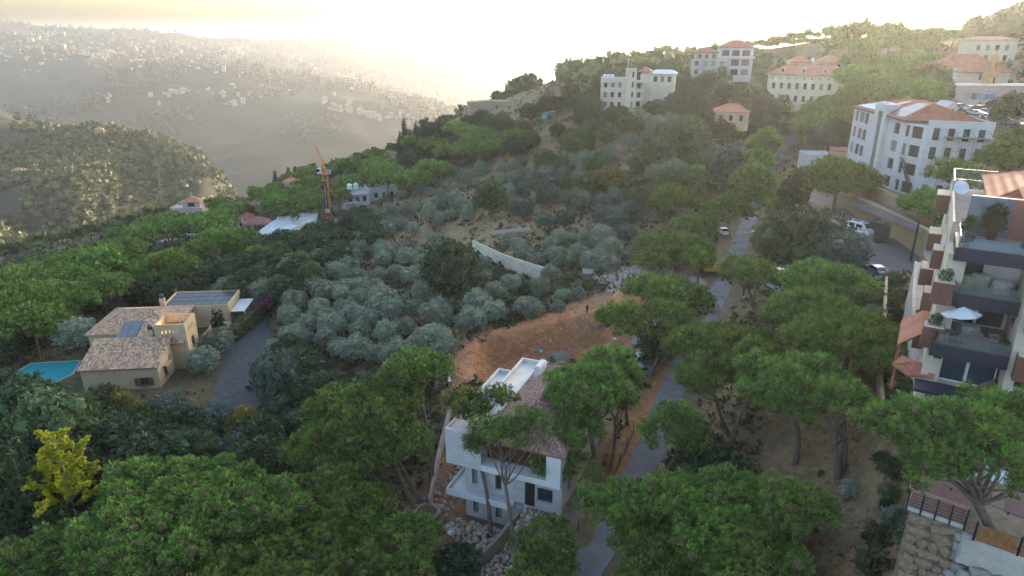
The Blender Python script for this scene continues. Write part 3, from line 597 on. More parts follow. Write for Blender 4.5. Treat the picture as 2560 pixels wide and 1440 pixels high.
H((2340, 560), (2325, 500), 140, 90, 0, .95, 46, note='pine behind the stone retaining wall, left of the balconies')
H((2550, 470), (2520, 385), 150, 80, 0, 1.1, 47, note='pine above the red roof of the apartment house')
H((2600, 420), (2555, 345), 100, 60, 0, 1.1, 49, note='pine at the right edge by the white ambulance')
# lower left slope
H((140, 860), (70, 762), 215, 130, 0, 1.6, 50, .5, 9, .5, note='largest pine behind the tan villa at the left edge', parts=[(150, 735, 110, 70, 6)])
H((40, 880), (40, 815), 130, 70, 0, 1.4, 51, note='pine at the left edge above the pool')
H((430, 748), (420, 655), 150, 80, 0, 1.6, 52, .6, 8, .7, note='pine with a thick bare trunk behind the tan villa roof')
H((500, 700), (490, 625), 100, 50, 0, 1.5, 53, note='pine right of the thick trunked pine')
H((605, 660), (600, 598), 110, 60, 0, 1.5, 54, .55, 7, .5, note='rounded pine in front of the ruined pink house')
H((660, 690), (650, 650), 90, 60, 0, 1.3, 55, note='yellowish pine right of the ruined pink house')
H((230, 760), (215, 705), 120, 50, 0, 1.4, 56, note='flat pine on the slope left of the utility pole')
# ---------------------------------------------------------------- other trees: one of each kind built, then copied over the slopes
def blob(n, r, h, cz, lr, seed, fl=1.0):
    """lobes of a rounded crown of radius r, height h centred at cz"""
    q = random.Random(seed); out = [(0, 0, cz, r * .62, h / r / 2)]
    for i in range(n):
        a = 2.4 * i + q.uniform(-.3, .3); z = 1 - 2 * (i + .5) / n; z = max(z, -.55); s = math.sqrt(1 - z * z); k = q.uniform(.55, .8)
        out.append((r * k * s * math.cos(a), r * k * s * math.sin(a), cz + h / 2 * k * z * fl, lr * q.uniform(.75, 1.25), q.uniform(.8, 1)))
    return out
def stem_mesh(h, r0, lobes, seed, m, nl=5):
    b = MB(); q = random.Random(seed); f = Vector((q.uniform(-.2, .2), q.uniform(-.2, .2), h * .45)); limb(b, (0, 0, -.5), f, r0, r0 * .7, .08, 6, 4, q)
    for l in q.sample(lobes, min(nl, len(lobes))): limb(b, f, l[:3], r0 * .5, r0 * .12, .12, 5, 4, q)
    return b.mesh('trunk', m, True)
KINDS = {}
def kind(nm, var): KINDS[nm] = var
def build_kinds():
    v = []
    for s in range(6):
        L = umbrella(0, 0, 7.2, 5, 4.6, 2.0, 1.05, 100 + s, 1.0)
        v.append((crown_mesh('crown', L, [NEEDLE], .62, .75, .16, 6, .5, .65, -.45, 0, .8, s), pine_trunk(8, (random.Random(s).uniform(-1, 1), 0), L, .28, s, .6, 6).mesh('trunk', BARK, True)))
    kind('stone_pine', v); v = []
    for s in range(6):
        L = blob(13, 2.5, 3.4, 2.6, 1.05, 200 + s); v.append((crown_mesh('crown', L, [OLIVE], .30, .36, .2, 6, .25, 1.0, -.7, 0, .75, s, .2), stem_mesh(2.4, .22, L, s, BARKG)))
    kind('olive_tree', v)
    for nm, m, sd in (('broadleaf_tree', BROAD, 300), ('green_tree', GREEN, 330), ('bluish_tree', BLUEG, 350), ('golden_tree', GOLD, 370)):
        v = []
        for s in range(4):
            L = blob(17, 3.1, 5.6, 3.9, 1.25, sd + s); v.append((crown_mesh('crown', L, [m], .42, .46, .26, 5, .2, .95, -.8, 0, .78, s + sd, .2), stem_mesh(3, .2, L, s + sd, BARKG)))
        kind(nm, v)
    v = []
    for s in range(3):
        q = random.Random(s); L = [(q.uniform(-.12, .12), q.uniform(-.12, .12), z, .75 * (1 - ((z - 3) / 6.5) ** 2 if z > 3 else .55 + z * .15), 1.5) for z in np.arange(.8, 8.6, .75)]
        v.append((crown_mesh('crown', L, [CYPRESS], .3, .4, .15, 5, 1.1, .5, -.9, 0, .85, s, .1), MB().tube([(0, 0, -.4), (0, 0, 7.5)], [.14, .04], 6).mesh('trunk', BARKG)))
    kind('cypress', v); v = []
    for s in range(3):
        q = random.Random(40 + s); L = []
        for i, z in enumerate(np.arange(1.2, 9, .8)):
            R_ = 2.3 * (1 - z / 9.6) + .25
            for j in range(5): a = j * 1.257 + i * .6; L.append((R_ * .7 * math.cos(a), R_ * .7 * math.sin(a), z, .3 + R_ * .22, .6))
        v.append((crown_mesh('crown', L, [CYPRESS], .38, .45, .16, 5, .1, .8, -.9, 0, .7, s, .15), MB().tube([(0, 0, -.4), (0, 0, 9.2)], [.2, .03], 6).mesh('trunk', BARKG)))
    kind('conifer', v); v = []
    for m, sd in ((SCRUB, 1), (GREEN, 2), (BROAD, 3), (OLIVE, 4)):
        L = blob(7, 1.15, 1.4, .6, .6, sd); v.append((crown_mesh('crown', L, [m], .24, .3, .24, 5, .3, 1.0, -.5, 0, .72, sd, .2), MB().tube([(0, 0, -.3), (0, 0, .7)], [.06, .03], 5).mesh('trunk', BARKG)))
    kind('bush', v)
build_kinds()
def pxpoly(u, v, poly):
    c = False; n = len(poly)
    for i in range(n):
        (x0, y0), (x1, y1) = poly[i], poly[(i + 1) % n]
        if (y0 > v) != (y1 > v) and u < (x1 - x0) * (v - y0) / (y1 - y0) + x0: c = not c
    return c
ROADS = [([tuple(p) for p in L], hw) for L, hw in ((ROAD, 3.6), (LANE, 4.5), (DRIVE, 5), (FARROAD, 3), (LOWROAD, 3))]
FOOT = [([tuple(HL(*p)) for p in ((-3, -1), (12, -1), (12, 19), (-3, 19))], 0), ([tuple(VL(*p)) for p in ((-6, -1), (17, -1), (19, 34), (-6, 34))], 0), (POOL, 1.5), (YARD, -.5), ([level(2283, 650, -28.2), level(2278, 760, -28.2), level(2290, 900, -28.2), level(2320, 995, -28.2), level(2500, 1010, -28.2), AL(30, -9), AL(30, 36)], 0),
        ([(82, 145), (104, 138), (112, 150), (108, 175), (82, 178)], 0), ([(118, 160), (150, 150), (175, 175), (150, 200), (118, 185)], 0)]
# sight windows kept open: what the photograph shows there must not be grown over
CLEAR = [[(1120,878),(1310,800),(1470,740),(1490,900),(1360,905),(1240,960),(1120,985)], [(1470,665),(1760,650),(1760,720),(1640,780),(1480,770)], [(1175,580),(1210,575),(1380,690),(1370,712),(1280,690),(1185,640)],
         [(1490,160),(1680,150),(1680,230),(1625,290),(1490,290)], [(1715,110),(1890,105),(1890,185),(1715,190)], [(1900,130),(2125,130),(2125,250),(1900,265)], [(1775,245),(1870,245),(1865,320),(1775,300)],
         [(2110,235),(2500,235),(2560,400),(2440,400),(2380,440),(2300,480),(2110,420)], [(2330,100),(2560,100),(2560,330),(2330,260)], [(1985,330),(2110,330),(2120,440),(1985,430)], [(1920,390),(1980,400),(2100,500),(2230,570),(2230,690),(2130,600),(1960,470)],
         [(640,520),(800,530),(760,590),(640,590)], [(560,530),(660,530),(660,590),(560,590)], [(425,495),(515,495),(515,550),(425,550)], [(690,450),(745,450),(745,510),(690,510)], [(860,460),(990,455),(990,505),(860,550)], [(810,370),(845,500),(840,550),(800,550)], [(640,505),(665,505),(665,532),(640,532)],
         [(520,605),(620,600),(620,650),(470,665)], [(1350,268),(1460,268),(1460,318),(1350,318)], [(1155,245),(1320,245),(1320,300),(1155,290)], [(200,755),(640,740),(640,860),(620,1010),(480,1030),(400,1035),(190,1010),(20,1000),(20,900)], [(950,370),(1010,380),(1015,470),(985,470)], [(340,590),(500,560),(500,600),(400,650),(330,650)], [(1820,560),(1960,330),(2000,330),(1990,410),(1890,600)]]
PLACED = []
def _bnd(P): return min(q[0] for q in P) - 8, max(q[0] for q in P) + 8, min(q[1] for q in P) - 8, max(q[1] for q in P) + 8
RB = [_bnd(L) for L, _ in ROADS]; FB = [_bnd(F_) for F_, _ in FOOT]; GRID = {}
def blocked(p, u, v, rad, clear):
    x, y = np.array([p.x]), np.array([p.y])
    if clear and any(pxpoly(u, v, c) for c in CLEAR): return True
    for (L, hw), B in zip(ROADS, RB):
        if B[0] < p.x < B[1] and B[2] < p.y < B[3] and seg_dist(x, y, L)[0][0] < hw + rad * .5: return True
    for (F_, m), B in zip(FOOT, FB):
        if B[0] < p.x < B[1] and B[2] < p.y < B[3] and poly_dist(x, y, F_)[0] < max(rad * .45 + m, .01): return True
    i, j = int(p.x // 8), int(p.y // 8)
    return any((p.x - a) ** 2 + (p.y - b_) ** 2 < ((rad + c) * .62) ** 2 for k in (-1, 0, 1) for l in (-1, 0, 1) for a, b_, c in GRID.get((i + k, j + l), ()))
def put(x, y, r_): PLACED.append((x, y, r_)); GRID.setdefault((int(x // 8), int(y // 8)), []).append((x, y, r_))
RAD = dict(stone_pine=4.9, olive_tree=2.6, broadleaf_tree=3.2, green_tree=3.2, bluish_tree=3.2, golden_tree=3.2, cypress=.9, conifer=2, bush=1.2)
MIDZ = dict(stone_pine=8, olive_tree=2.6, broadleaf_tree=3.9, green_tree=3.9, bluish_tree=3.9, golden_tree=3.9, cypress=4, conifer=4, bush=.6)
WORD = dict(stone_pine='stone pine', olive_tree='silvery olive tree', broadleaf_tree='dark leafy tree', green_tree='green leafy tree', bluish_tree='bluish grey leafed tree', golden_tree='yellowing tree', cypress='dark cypress', conifer='conical conifer', bush='bush')
def plant(nm, p, s, u=None, v=None, note=None, sq=None):
    cr, tr = rnd.choice(KINDS[nm]); k = s * (1 if sq is None else sq)
    e = make_tree(nm, p - Vector((0, 0, .15)), cr, tr, rnd.uniform(0, 6.28), (s * rnd.uniform(.9, 1.1), s * rnd.uniform(.9, 1.1), k * rnd.uniform(.9, 1.1)), WORD[nm], (u, v, s) if u else None, 'bush' if nm == 'bush' else 'tree', note)
    e.rotation_euler = (rnd.uniform(-.06, .06), rnd.uniform(-.06, .06), rnd.uniform(0, 6.28)); put(p.x, p.y, RAD[nm] * s); return e
def one(nm, u, v, wpx, note=None, tall=None, h=None):
    """a tree measured from the photograph: centre of its crown and its width"""
    s = 1.0
    for _ in range(4):
        p = at(u, v, MIDZ[nm] * s); Z = p.y * CP - p.z * SP; s = wpx / FPX * Z / (2 * RAD[nm])
    return plant(nm, p, s, u, v, note, tall)
def fill(nm, poly, n, s0=.8, s1=1.2, clear=True, tries=14, far=None, gap=1.0):
    us = [p[0] for p in poly]; vs_ = [p[1] for p in poly]; c = 0
    for _ in range(n * tries):
        if c >= n: break
        u = rnd.uniform(min(us), max(us)); v = rnd.uniform(min(vs_), max(vs_))
        if not pxpoly(u, v, poly): continue
        s = rnd.uniform(s0, s1); p = at(u, v, MIDZ[nm] * s, far)
        if blocked(p, u, v, RAD[nm] * s * gap, clear): continue
        plant(nm, p, s, u, v); c += 1
    return c
for d_ in TREES: p = d_['o'].location; put(p.x, p.y, 1.5)
# measured ones
for a in [('broadleaf_tree', 1135, 690, 125, 'round dark tree with dense crown below the white stone wall', 1.25), ('bluish_tree', 690, 960, 115, 'tall blue grey tree beside the driveway', 1.3), ('broadleaf_tree', 2010, 590, 190, 'large dark tree beside the white ambulance van', .9), ('bluish_tree', 2110, 625, 120, 'greyish tree left of the blue parked car'),
          ('broadleaf_tree', 1975, 510, 70, 'dark pointed tree on the bank below the dusty lane', 1.5), ('broadleaf_tree', 1935, 600, 80, 'dark bush like tree at the roadside below the tall pine'), ('bluish_tree', 1840, 400, 120, 'large grey leafed tree left of the road'), ('green_tree', 1715, 350, 110, 'big rounded green tree below the tower house'),
          ('green_tree', 1605, 405, 62, 'compact round tree on the bare slope'), ('olive_tree', 1690, 425, 66, 'single round olive tree on the bare slope left of the road'), ('golden_tree', 1525, 445, 62, 'yellow bush tree among the olives'), ('green_tree', 1450, 350, 70, 'round green tree below the turquoise tarp'), ('green_tree', 1470, 325, 50, 'tree with a visible stem near the tarp shed'),
          ('broadleaf_tree', 1958, 268, 80, 'dark tree with gold lit edge before the yellow mansion', 1.1), ('broadleaf_tree', 1890, 290, 110, 'dark tree between the red roofed cottage and the road'), ('green_tree', 1225, 500, 75, 'olive green tree at the top of the grove', 1.2), ('green_tree', 2330, 215, 90, 'sunlit tree in front of the church wall', 1.2), ('green_tree', 2300, 195, 60, 'yellow lit tree beside the masts'),
          ('conifer', 1808, 280, 28, 'thin conifer in front of the red roofed cottage', 1.2), ('broadleaf_tree', 1920, 395, 40, 'small tree on the roadside by the white shack'), ('bluish_tree', 2060, 345, 60, 'grey tree on the flat roof side of the white shack'), ('broadleaf_tree', 2190, 210, 60, 'dark tree above the white institution roof'),
          ('cypress', 540, 822, 22, 'left of two cypresses at the villa wall'), ('cypress', 556, 825, 22, 'right of two cypresses at the villa wall'), ('olive_tree', 505, 895, 80, 'nearer of two clipped olives at the villa corner'), ('olive_tree', 545, 850, 70, 'farther of two clipped olives at the villa corner'), ('olive_tree', 195, 830, 90, 'broad olive tree behind the pool'),
          ('golden_tree', 320, 1060, 70, 'slender yellow green tree below the villa', 1.6), ('golden_tree', 618, 1090, 85, 'gold tipped conical tree above the bottom dome pine', 1.3), ('green_tree', 150, 1060, 190, 'large yellowish tree below the pool', .9), ('bluish_tree', 530, 1070, 110, 'blue grey tree below the driveway'), ('broadleaf_tree', 250, 985, 110, 'dark green tree in front of the villa wall', .7), ('green_tree', 330, 1035, 110, 'green tree in front of the villa window side', .7),
          ('bluish_tree', 425, 1025, 85, 'grey tree at the lower corner of the villa'), ('broadleaf_tree', 60, 1010, 150, 'dark tree below the pool at the left edge'), ('conifer', 700, 1120, 60, 'bluish conifer by the parked car'), ('broadleaf_tree', 430, 1110, 110, 'dark tree above the dome pine'), ('broadleaf_tree', 1640, 870, 90, 'dark tree over the teal car', 1.2), ('broadleaf_tree', 1760, 1140, 190, 'dark undergrowth tree beneath the leaning pine', .7),
          ('broadleaf_tree', 1030, 960, 100, 'dark tree behind the bent pine trunks', 1.4), ('broadleaf_tree', 2530, 265, 80, 'dark tree at the right edge beside the car park'), ('broadleaf_tree', 1130, 1420, 120, 'dark bush tree at the bottom below the planter'), ('broadleaf_tree', 2250, 860, 50, 'dark green shrub tree on the strip beside the concrete wall', 1.3), ('golden_tree', 2245, 900, 50, 'yellow green shrub beside the concrete wall', 1.2), ('broadleaf_tree', 2255, 950, 60, 'dark shrub at the foot of the concrete wall'),
          ('bush', 2160, 745, 60, 'bush on the bare ground beside the yard'), ('bush', 2235, 700, 55, 'green bush at the corner of the yard'), ('bush', 2200, 600, 26, 'small bush at the foot of the stone wall')]: one(*a)
for i, (u, v, wd, Z) in enumerate([(1925,106,44,455),(1960,100,46,450),(1985,101,40,455),(2012,98,44,450),(2040,99,42,445),(2070,97,46,440),(2098,97,44,430),(2128,95,48,420),(2160,96,44,420),(2195,95,46,410),(2240,96,44,400),(2275,94,48,400),(2310,96,44,390),(2345,95,46,380),(2078,70,39,400),(2105,74,32,380),(2135,63,49,370),(2160,60,50,360),(2200,68,45,350),(2232,64,57,360),(2262,80,49,345),(2295,78,50,350),(2325,74,49,345),(2352,74,54,340),(2385,80,57,335),(2410,76,50,345),(2446,92,45,330),(2480,88,49,330),(2512,84,54,335),(2545,92,49,330),(1990,84,50,430),(1945,94,41,440),(2022,77,19,430),(2043,82,19,430),(1905,102,36,440),(1868,106,32,440),(1788,114,21,400),(2120,92,32,380),(2190,92,32,350),(2250,100,41,340),(2330,108,49,330),(2400,112,49,320),(2090,103,52,369),(2128,100,45,377),(2166,111,52,308),(2204,96,49,333),(2242,103,40,391),(2280,111,51,370),(2318,111,46,381),(2356,100,41,381),(2394,100,50,349),(2432,96,36,320),(2470,97,43,399),(2508,96,42,360),(2546,108,47,350)]):
    if u > 2370 and v > 94: continue
    C = P3(u, v, Z); gz_ = float(ground(C.x, C.y)); s_ = wd / FPX * Z / 9.8; h_ = max(6.5, min(19, C.z - gz_)); cr, tr = KINDS['stone_pine'][i % 6]; e = make_tree('stone_pine', Vector((C.x, C.y, C.z - h_)), cr, tr, i * 1.3, (s_, s_, h_ / 8.2 * .92), 'ridge pine', (u, v, s_)); put(C.x, C.y, 3)
# groves and woods
fill('olive_tree', [(740,560),(980,530),(1120,560),(1170,640),(1130,780),(1110,870),(760,900),(700,760)], 95, .62, 1.02, tries=30, gap=1.3)
fill('olive_tree', [(900,470),(1120,420),(1480,350),(1590,400),(1560,500),(1280,520),(1100,560),(860,560)], 78, .62, 1.08, tries=24, gap=1.35)
fill('olive_tree', [(1180,600),(1480,560),(1600,640),(1380,680),(1300,790),(1180,800)], 26, .7, 1.0)
fill('olive_tree', [(300,690),(720,640),(740,900),(640,860),(660,740),(420,770),(180,900)], 26, .8, 1.1)
fill('olive_tree', [(1520,290),(1760,300),(1800,420),(1640,440)], 16, .9, 1.3)
fill('green_tree', [(1150,330),(1500,290),(1900,290),(1880,420),(1700,520),(1480,480),(1200,470)], 36, .7, 1.2)
fill('broadleaf_tree', [(1150,300),(1480,215),(1720,180),(1920,260),(1900,330),(1480,330),(1300,380)], 70, .8, 1.35)
fill('bluish_tree', [(1300,430),(1560,480),(1620,600),(1300,560)], 16, .7, 1.0)
fill('broadleaf_tree', [(730,590),(900,510),(960,600),(760,680)], 26, .7, 1.1); fill('broadleaf_tree', [(440,620),(760,590),(760,740),(300,760),(300,680)], 34, .7, 1.1); fill('green_tree', [(560,630),(760,590),(800,720),(560,760)], 12, .7, 1.)
fill('stone_pine', [(0,700),(120,650),(330,590),(520,530),(700,480),(860,470),(700,560),(500,600),(300,700),(100,790),(0,800)], 70, .8, 1.2); fill('broadleaf_tree', [(0,690),(150,640),(420,560),(640,520),(700,560),(500,640),(250,760),(0,800)], 46, .8, 1.2)
fill('stone_pine', [(200,590),(420,530),(600,490),(720,445),(860,400),(980,370),(980,420),(860,450),(720,490),(420,580)], 46, .85, 1.2); fill('cypress', [(960,350),(1090,300),(1140,290),(1100,360),(980,400)], 14, 1, 1.6); fill('cypress', [(680,440),(740,440),(740,480),(680,480)], 7, 1, 1.5)
fill('broadleaf_tree', [(850,420),(960,380),(1110,310),(1160,380),(1000,470),(860,470)], 46, .8, 1.2); fill('stone_pine', [(880,400),(1000,345),(1100,300),(1300,330),(1200,380),(1050,440),(900,450)], 26, .8, 1.15)
fill('stone_pine', [(1640,165),(1900,145),(2100,138),(2560,140),(2560,170),(2330,175),(2330,240),(2130,240),(2120,140),(1900,130),(1880,110),(1700,150)], 62, .9, 1.3, gap=1.25); fill('stone_pine', [(1900,260),(2130,230),(2130,310),(1990,330),(1890,310)], 10, .8, 1.1)
fill('broadleaf_tree', [(1930,270),(2130,250),(2120,340),(1990,340)], 14, .8, 1.3); fill('broadleaf_tree', [(2130,160),(2340,150),(2330,250),(2130,240)], 22, .9, 1.4)
fill('broadleaf_tree', [(1480,205),(1700,130),(1740,180),(1500,230)], 34, .9, 1.5, clear=False)
fill('broadleaf_tree', [(0,960),(200,960),(480,1000),(700,1040),(720,1150),(560,1160),(300,1160),(0,1180)], 44, .7, 1.15); fill('green_tree', [(0,960),(480,1000),(700,1100),(300,1150),(0,1200)], 16, .7, 1.1); fill('bluish_tree', [(440,1010),(700,980),(720,1150),(560,1160)], 14, .6, .95)
fill('broadleaf_tree', [(0,830),(200,760),(420,740),(400,770),(190,900),(0,900)], 22, .6, 1.0); fill('broadleaf_tree', [(630,840),(760,880),(840,960),(760,1100),(660,1080)], 16, .6, .95); fill('broadleaf_tree', [(0,1150),(140,1190),(150,1290),(0,1330)], 10, .5, .8)
fill('bush', [(1130,640),(1480,560),(1620,600),(1480,740),(1300,800),(1120,880),(1100,780)], 90, .6, 1.3); fill('bush', [(740,880),(1110,880),(1110,960),(860,1040),(720,960)], 30, .6, 1.3); fill('bush', [(2180,750),(2280,720),(2270,1000),(2200,1000)], 16, .6, 1.2, clear=False)
fill('bush', [(1300,420),(1620,430),(1700,560),(1500,560)], 40, .7, 1.4); fill('bush', [(2100,1100),(2300,1180),(2300,1440),(2180,1440)], 10, .5, .9); fill('bush', [(1960,480),(2110,560),(2150,660),(1900,680)], 16, .7, 1.4, clear=False)
# ---------------------------------------------------------------- far woods, undergrowth, far town
def polar(n, t0, t1, r0, r1, r):
    t = r.uniform(R(t0), R(t1), n); q = np.sqrt(r.uniform(r0 * r0, r1 * r1, n)); return q * np.sin(t), q * np.cos(t)
def far_wood(name, x, y, size, m, k, seed, flat=.75):
    r = np.random.default_rng(seed); n = len(x); z = ground(x, y); s = size * r.uniform(.6, 1.35, n); P = np.stack([x, y, z + s * .55], -1)
    iv, jf = ico(); sc = np.stack([s * .5, s * .5, s * .5 * flat], -1)
    V1 = (P[:, None, :] + iv[None] * sc[:, None, :] * r.uniform(.75, 1.2, (n, 12, 1))).reshape(-1, 3); F1 = (jf[None] + np.arange(n)[:, None, None] * 12).reshape(-1, 3)
    V2, F2 = tufts(P + np.array([0, 0, 1]) * s[:, None] * .1, np.tile([0, 0, 1.0], (n, 1)), s * .62, .3, k, .25, .95, r)
    o = inst(name, npmesh(name, np.concatenate([V1, V2]), [np.concatenate([F1, F2 + len(V1)])], m)); o['kind'] = 'stuff'; return o
SPURLEAF = leafmat('spur_pine_leaves', (.12, .125, .045), (.06, .075, .03), .15, .55); FARLEAF = leafmat('far_wood_leaves', (.078, .08, .053), (.062, .066, .045), .1, .3)
x, y = polar(9000, -56, -20, 470, 1250, rng); k = fbm(x, y, 60, 3, 77) + .5 > .36; far_wood('spur_wood', x[k], y[k], 8.5, SPURLEAF, 9, 5)
x, y = polar(7500, -60, 6, 1250, 3050, rng); k = fbm(x, y, 260, 4, 78) + .5 > .5; far_wood('far_slope_wood', x[k], y[k], 13, FARLEAF, 6, 6)
x, y = polar(3500, -60, 10, 3000, 6000, rng); far_wood('plateau_wood', x, y, 15, FARLEAF, 4, 7, .6)
x, y = polar(2200, 4, 64, 330, 760, rng); k = (np.arctan2(x, y) > R(40)) | ((np.arctan2(x, y) > R(32)) & (np.hypot(x, y) > 385)) | (ground(x, y) < -0.008 * np.hypot(x, y) - 14); far_wood('ridge_wood', x[k], y[k], 7, leafmat('ridge_wood_leaves', (.09, .12, .04), (.05, .08, .03), .15, .4), 18, 8)
x, y = polar(2000, -40, 2, 420, 560, rng); far_wood('slope_back_wood', x, y, 6.5, MATS['ridge_wood_leaves'], 18, 9)
def undergrowth():
    n = 42000; t = rng.uniform(R(-44), R(44), n); q = np.exp(rng.uniform(math.log(42), math.log(430), n)); x, y = q * np.sin(t), q * np.cos(t); keep = np.ones(n, bool)
    for L, hw in ROADS: keep &= seg_dist(x, y, L)[0] > hw
    for F_, m in FOOT: keep &= poly_dist(x, y, F_) > max(m, .2)
    red = [at(*p) for p in [(1130,890),(1300,815),(1480,745),(1600,740),(1630,820),(1480,900),(1360,900),(1240,960),(1130,975)]]
    keep &= (poly_dist(x, y, red) > 0) | (rng.uniform(size=n) < .06); plot = [HL(-7, -10), HL(12, -10), HL(12, 20), HL(-7, 20)]; keep &= (poly_dist(x, y, plot) > 0) | (rng.uniform(size=n) < .04)
    x, y, q = x[keep], y[keep], q[keep]; d = fbm(x, y, 16, 4, 31) + .5; lane_slope = poly_dist(x, y, [at(*p) for p in [(1905,880),(2020,760),(2140,720),(2195,1000),(2290,1100),(2290,1430),(1950,1430),(1900,1200)]]) == 0
    pick = rng.uniform(size=len(x)); straw = (pick < np.where(d < .48, .75, .25)) | lane_slope & (pick < .985)
    for nm, m, sel, L in (('dry_grass', STRAW, straw, .32), ('scrub', SCRUB, ~straw & (pick < .85), .5), ('dark_scrub', BROAD, ~straw & (pick >= .85), .6)):
        X, Y, Qq = x[sel], y[sel], q[sel]; s = L * (Qq / 80) ** .55 * rng.uniform(.6, 1.5, len(X)); P = np.stack([X, Y, ground(X, Y) - .03], -1)
        V, F = tufts(P, np.tile([0, 0, 1.0], (len(X), 1)), s, .1 if m is STRAW else .24, 8 if m is STRAW else 9, .2, .55 if m is STRAW else .8, rng); o = inst(nm, npmesh(nm, V, [F], m)); o['kind'] = 'stuff'
undergrowth()
# --- the towns on the far slopes
def far_house_meshes():
    out = []; q = random.Random(5)
    walls = [mat('far_plaster_cream', (.48, .38, .25), .9, scale=.05), mat('far_plaster_white', (.52, .44, .33), .9, scale=.05), mat('far_plaster_tan', (.38, .30, .22), .9, scale=.05)]; dk = mat('far_window', (.05, .05, .055), .4); rf = mat('far_roof', (.42, .22, .14), .9)
    for i in range(9):
        a, c, h = q.uniform(11, 20), q.uniform(9, 14), q.choice([7, 10, 13, 16, 19]); b = MB(); b.box(-a / 2, a / 2, -c / 2, c / 2, -6, h)
        if i % 3 == 0: b.poly([(-a / 2 - .5, -c / 2 - .5, h + .02), (a / 2 + .5, -c / 2 - .5, h + .02), (0, 0, h + 3)], 2); b.poly([(a / 2 + .5, -c / 2 - .5, h + .02), (a / 2 + .5, c / 2 + .5, h + .02), (0, 0, h + 3)], 2); b.poly([(a / 2 + .5, c / 2 + .5, h + .02), (-a / 2 - .5, c / 2 + .5, h + .02), (0, 0, h + 3)], 2); b.poly([(-a / 2 - .5, c / 2 + .5, h + .02), (-a / 2 - .5, -c / 2 - .5, h + .02), (0, 0, h + 3)], 2)
        else: b.box(-a / 2, -a / 2 + .3, -c / 2, c / 2, h, h + 1); b.box(a / 2 - .3, a / 2, -c / 2, c / 2, h, h + 1); b.box(-a * .2, a * .1, -2, 2, h, h + 2.8)
        for fl in range(int(h // 3)):
            for k in range(3):
                x0 = -a / 2 + a * (k + .25) / 3
                for sy in (-1, 1): b.box(x0, x0 + a / 7, sy * c / 2 - .06, sy * c / 2 + .06, fl * 3 + 1, fl * 3 + 2.5, 1)
                y0 = -c / 2 + c * (k + .25) / 3
                for sx in (-1, 1): b.box(sx * a / 2 - .06, sx * a / 2 + .06, y0, y0 + c / 7, fl * 3 + 1, fl * 3 + 2.5, 1)
        out.append(b.mesh('far_house', [walls[i % 3], dk, rf]))
    return out
FH = far_house_meshes()
TOWNS = [('on the sunlit upper plateau of the far slope', 'far town on the upper plateau', [(0,72),(140,78),(300,88),(420,100),(520,112),(480,128),(350,128),(240,150),(120,140),(0,128)], 92, 1400),
         ('along the sunlit brow of the far slope', 'far town along the brow', [(60,110),(200,118),(330,136),(440,150),(560,180),(600,170),(500,145),(420,150),(340,160),(230,148)], 62, 1400),
         ('in the hazy middle distance under the far ridge', 'far houses below the ridge', [(480,100),(700,118),(820,150),(960,190),(1040,230),(900,200),(700,170),(560,140)], 50, 2500),
         ('in the shaded band half way down the far slope', 'far houses in the shaded band', [(225,232),(330,228),(460,222),(600,215),(700,222),(720,262),(560,265),(400,262),(240,258)], 36, 1300),
         ('in the bright cluster at the mouth of the gorge', 'far town at the gorge mouth', [(700,225),(820,222),(900,240),(1010,285),(1090,310),(1010,320),(880,285),(760,260)], 62, 1300)]
for place, grp, poly, n, fr in TOWNS:
    us = [p[0] for p in poly]; vs_ = [p[1] for p in poly]; c = 0; t = 0; hubs = [(rnd.uniform(min(us), max(us)), rnd.uniform(min(vs_), max(vs_))) for _ in range(max(5, n // 6))]
    while c < n and t < n * 20:
        t += 1; hub = rnd.choice(hubs); u, v = (rnd.gauss(hub[0], 16), rnd.gauss(hub[1], 4)) if rnd.random() < .75 else (rnd.uniform(min(us), max(us)), rnd.uniform(min(vs_), max(vs_)))
        if not pxpoly(u, v, poly): continue
        p = at(u, v, 2, fr); s = rnd.uniform(.42, .85) * (1.3 if fr > 2000 else 1)
        inst('far_house', rnd.choice(FH), None, p, rnd.uniform(-.5, .5) + .4, s, label='small pale house ' + place, cat='house', group=grp); c += 1
def rest_of_town():
    V = []; F = []; q = random.Random(9); n0 = 0
    for place, grp, poly, n, fr in TOWNS[:3]:
        us = [p[0] for p in poly]; vs_ = [p[1] for p in poly]
        for _ in range(60):
            u, v = q.uniform(min(us), max(us) + 30), q.uniform(min(vs_) - 4, max(vs_) + 3); p = at(u, v, 2, 2000); me = q.choice(FH); vv = np.array([w_.co[:] for w_ in me.vertices][:8]); s = q.uniform(.35, .7); a = q.uniform(0, 1); ca, sa = math.cos(a), math.sin(a)
            vv = vv * s; V.append(np.stack([vv[:, 0] * ca - vv[:, 1] * sa + p.x, vv[:, 0] * sa + vv[:, 1] * ca + p.y, vv[:, 2] + p.z], -1)); F.append(np.array([(0, 2, 3, 1), (4, 5, 7, 6), (0, 1, 5, 4), (2, 6, 7, 3), (0, 4, 6, 2), (1, 3, 7, 5)]) + n0); n0 += 8
    o = inst('far_town', npmesh('far_town', np.concatenate(V), [np.concatenate(F)], mat('far_plaster_cream', (.58, .50, .38)))); o['kind'] = 'stuff'
rest_of_town()
for u, v, lab in [(65,270,'ruined pale house at the top of the wooded spur'), (80,302,'white house on the upper edge of the wooded spur'), (252,342,'small bright house on the spur brow'), (168,428,'reddish house among the spur pines'), (222,431,'small white house among the spur pines'), (50,445,'long pale house low on the wooded spur'), (497,372,'pale cliff top house at the spur end'), (430,375,'yellow house near the spur end')]:
    p = at(u, v, 2, 480); inst('spur_house', FH[(u + v) % 9], None, p, rnd.uniform(0, 1), .62, label=lab, cat='house')
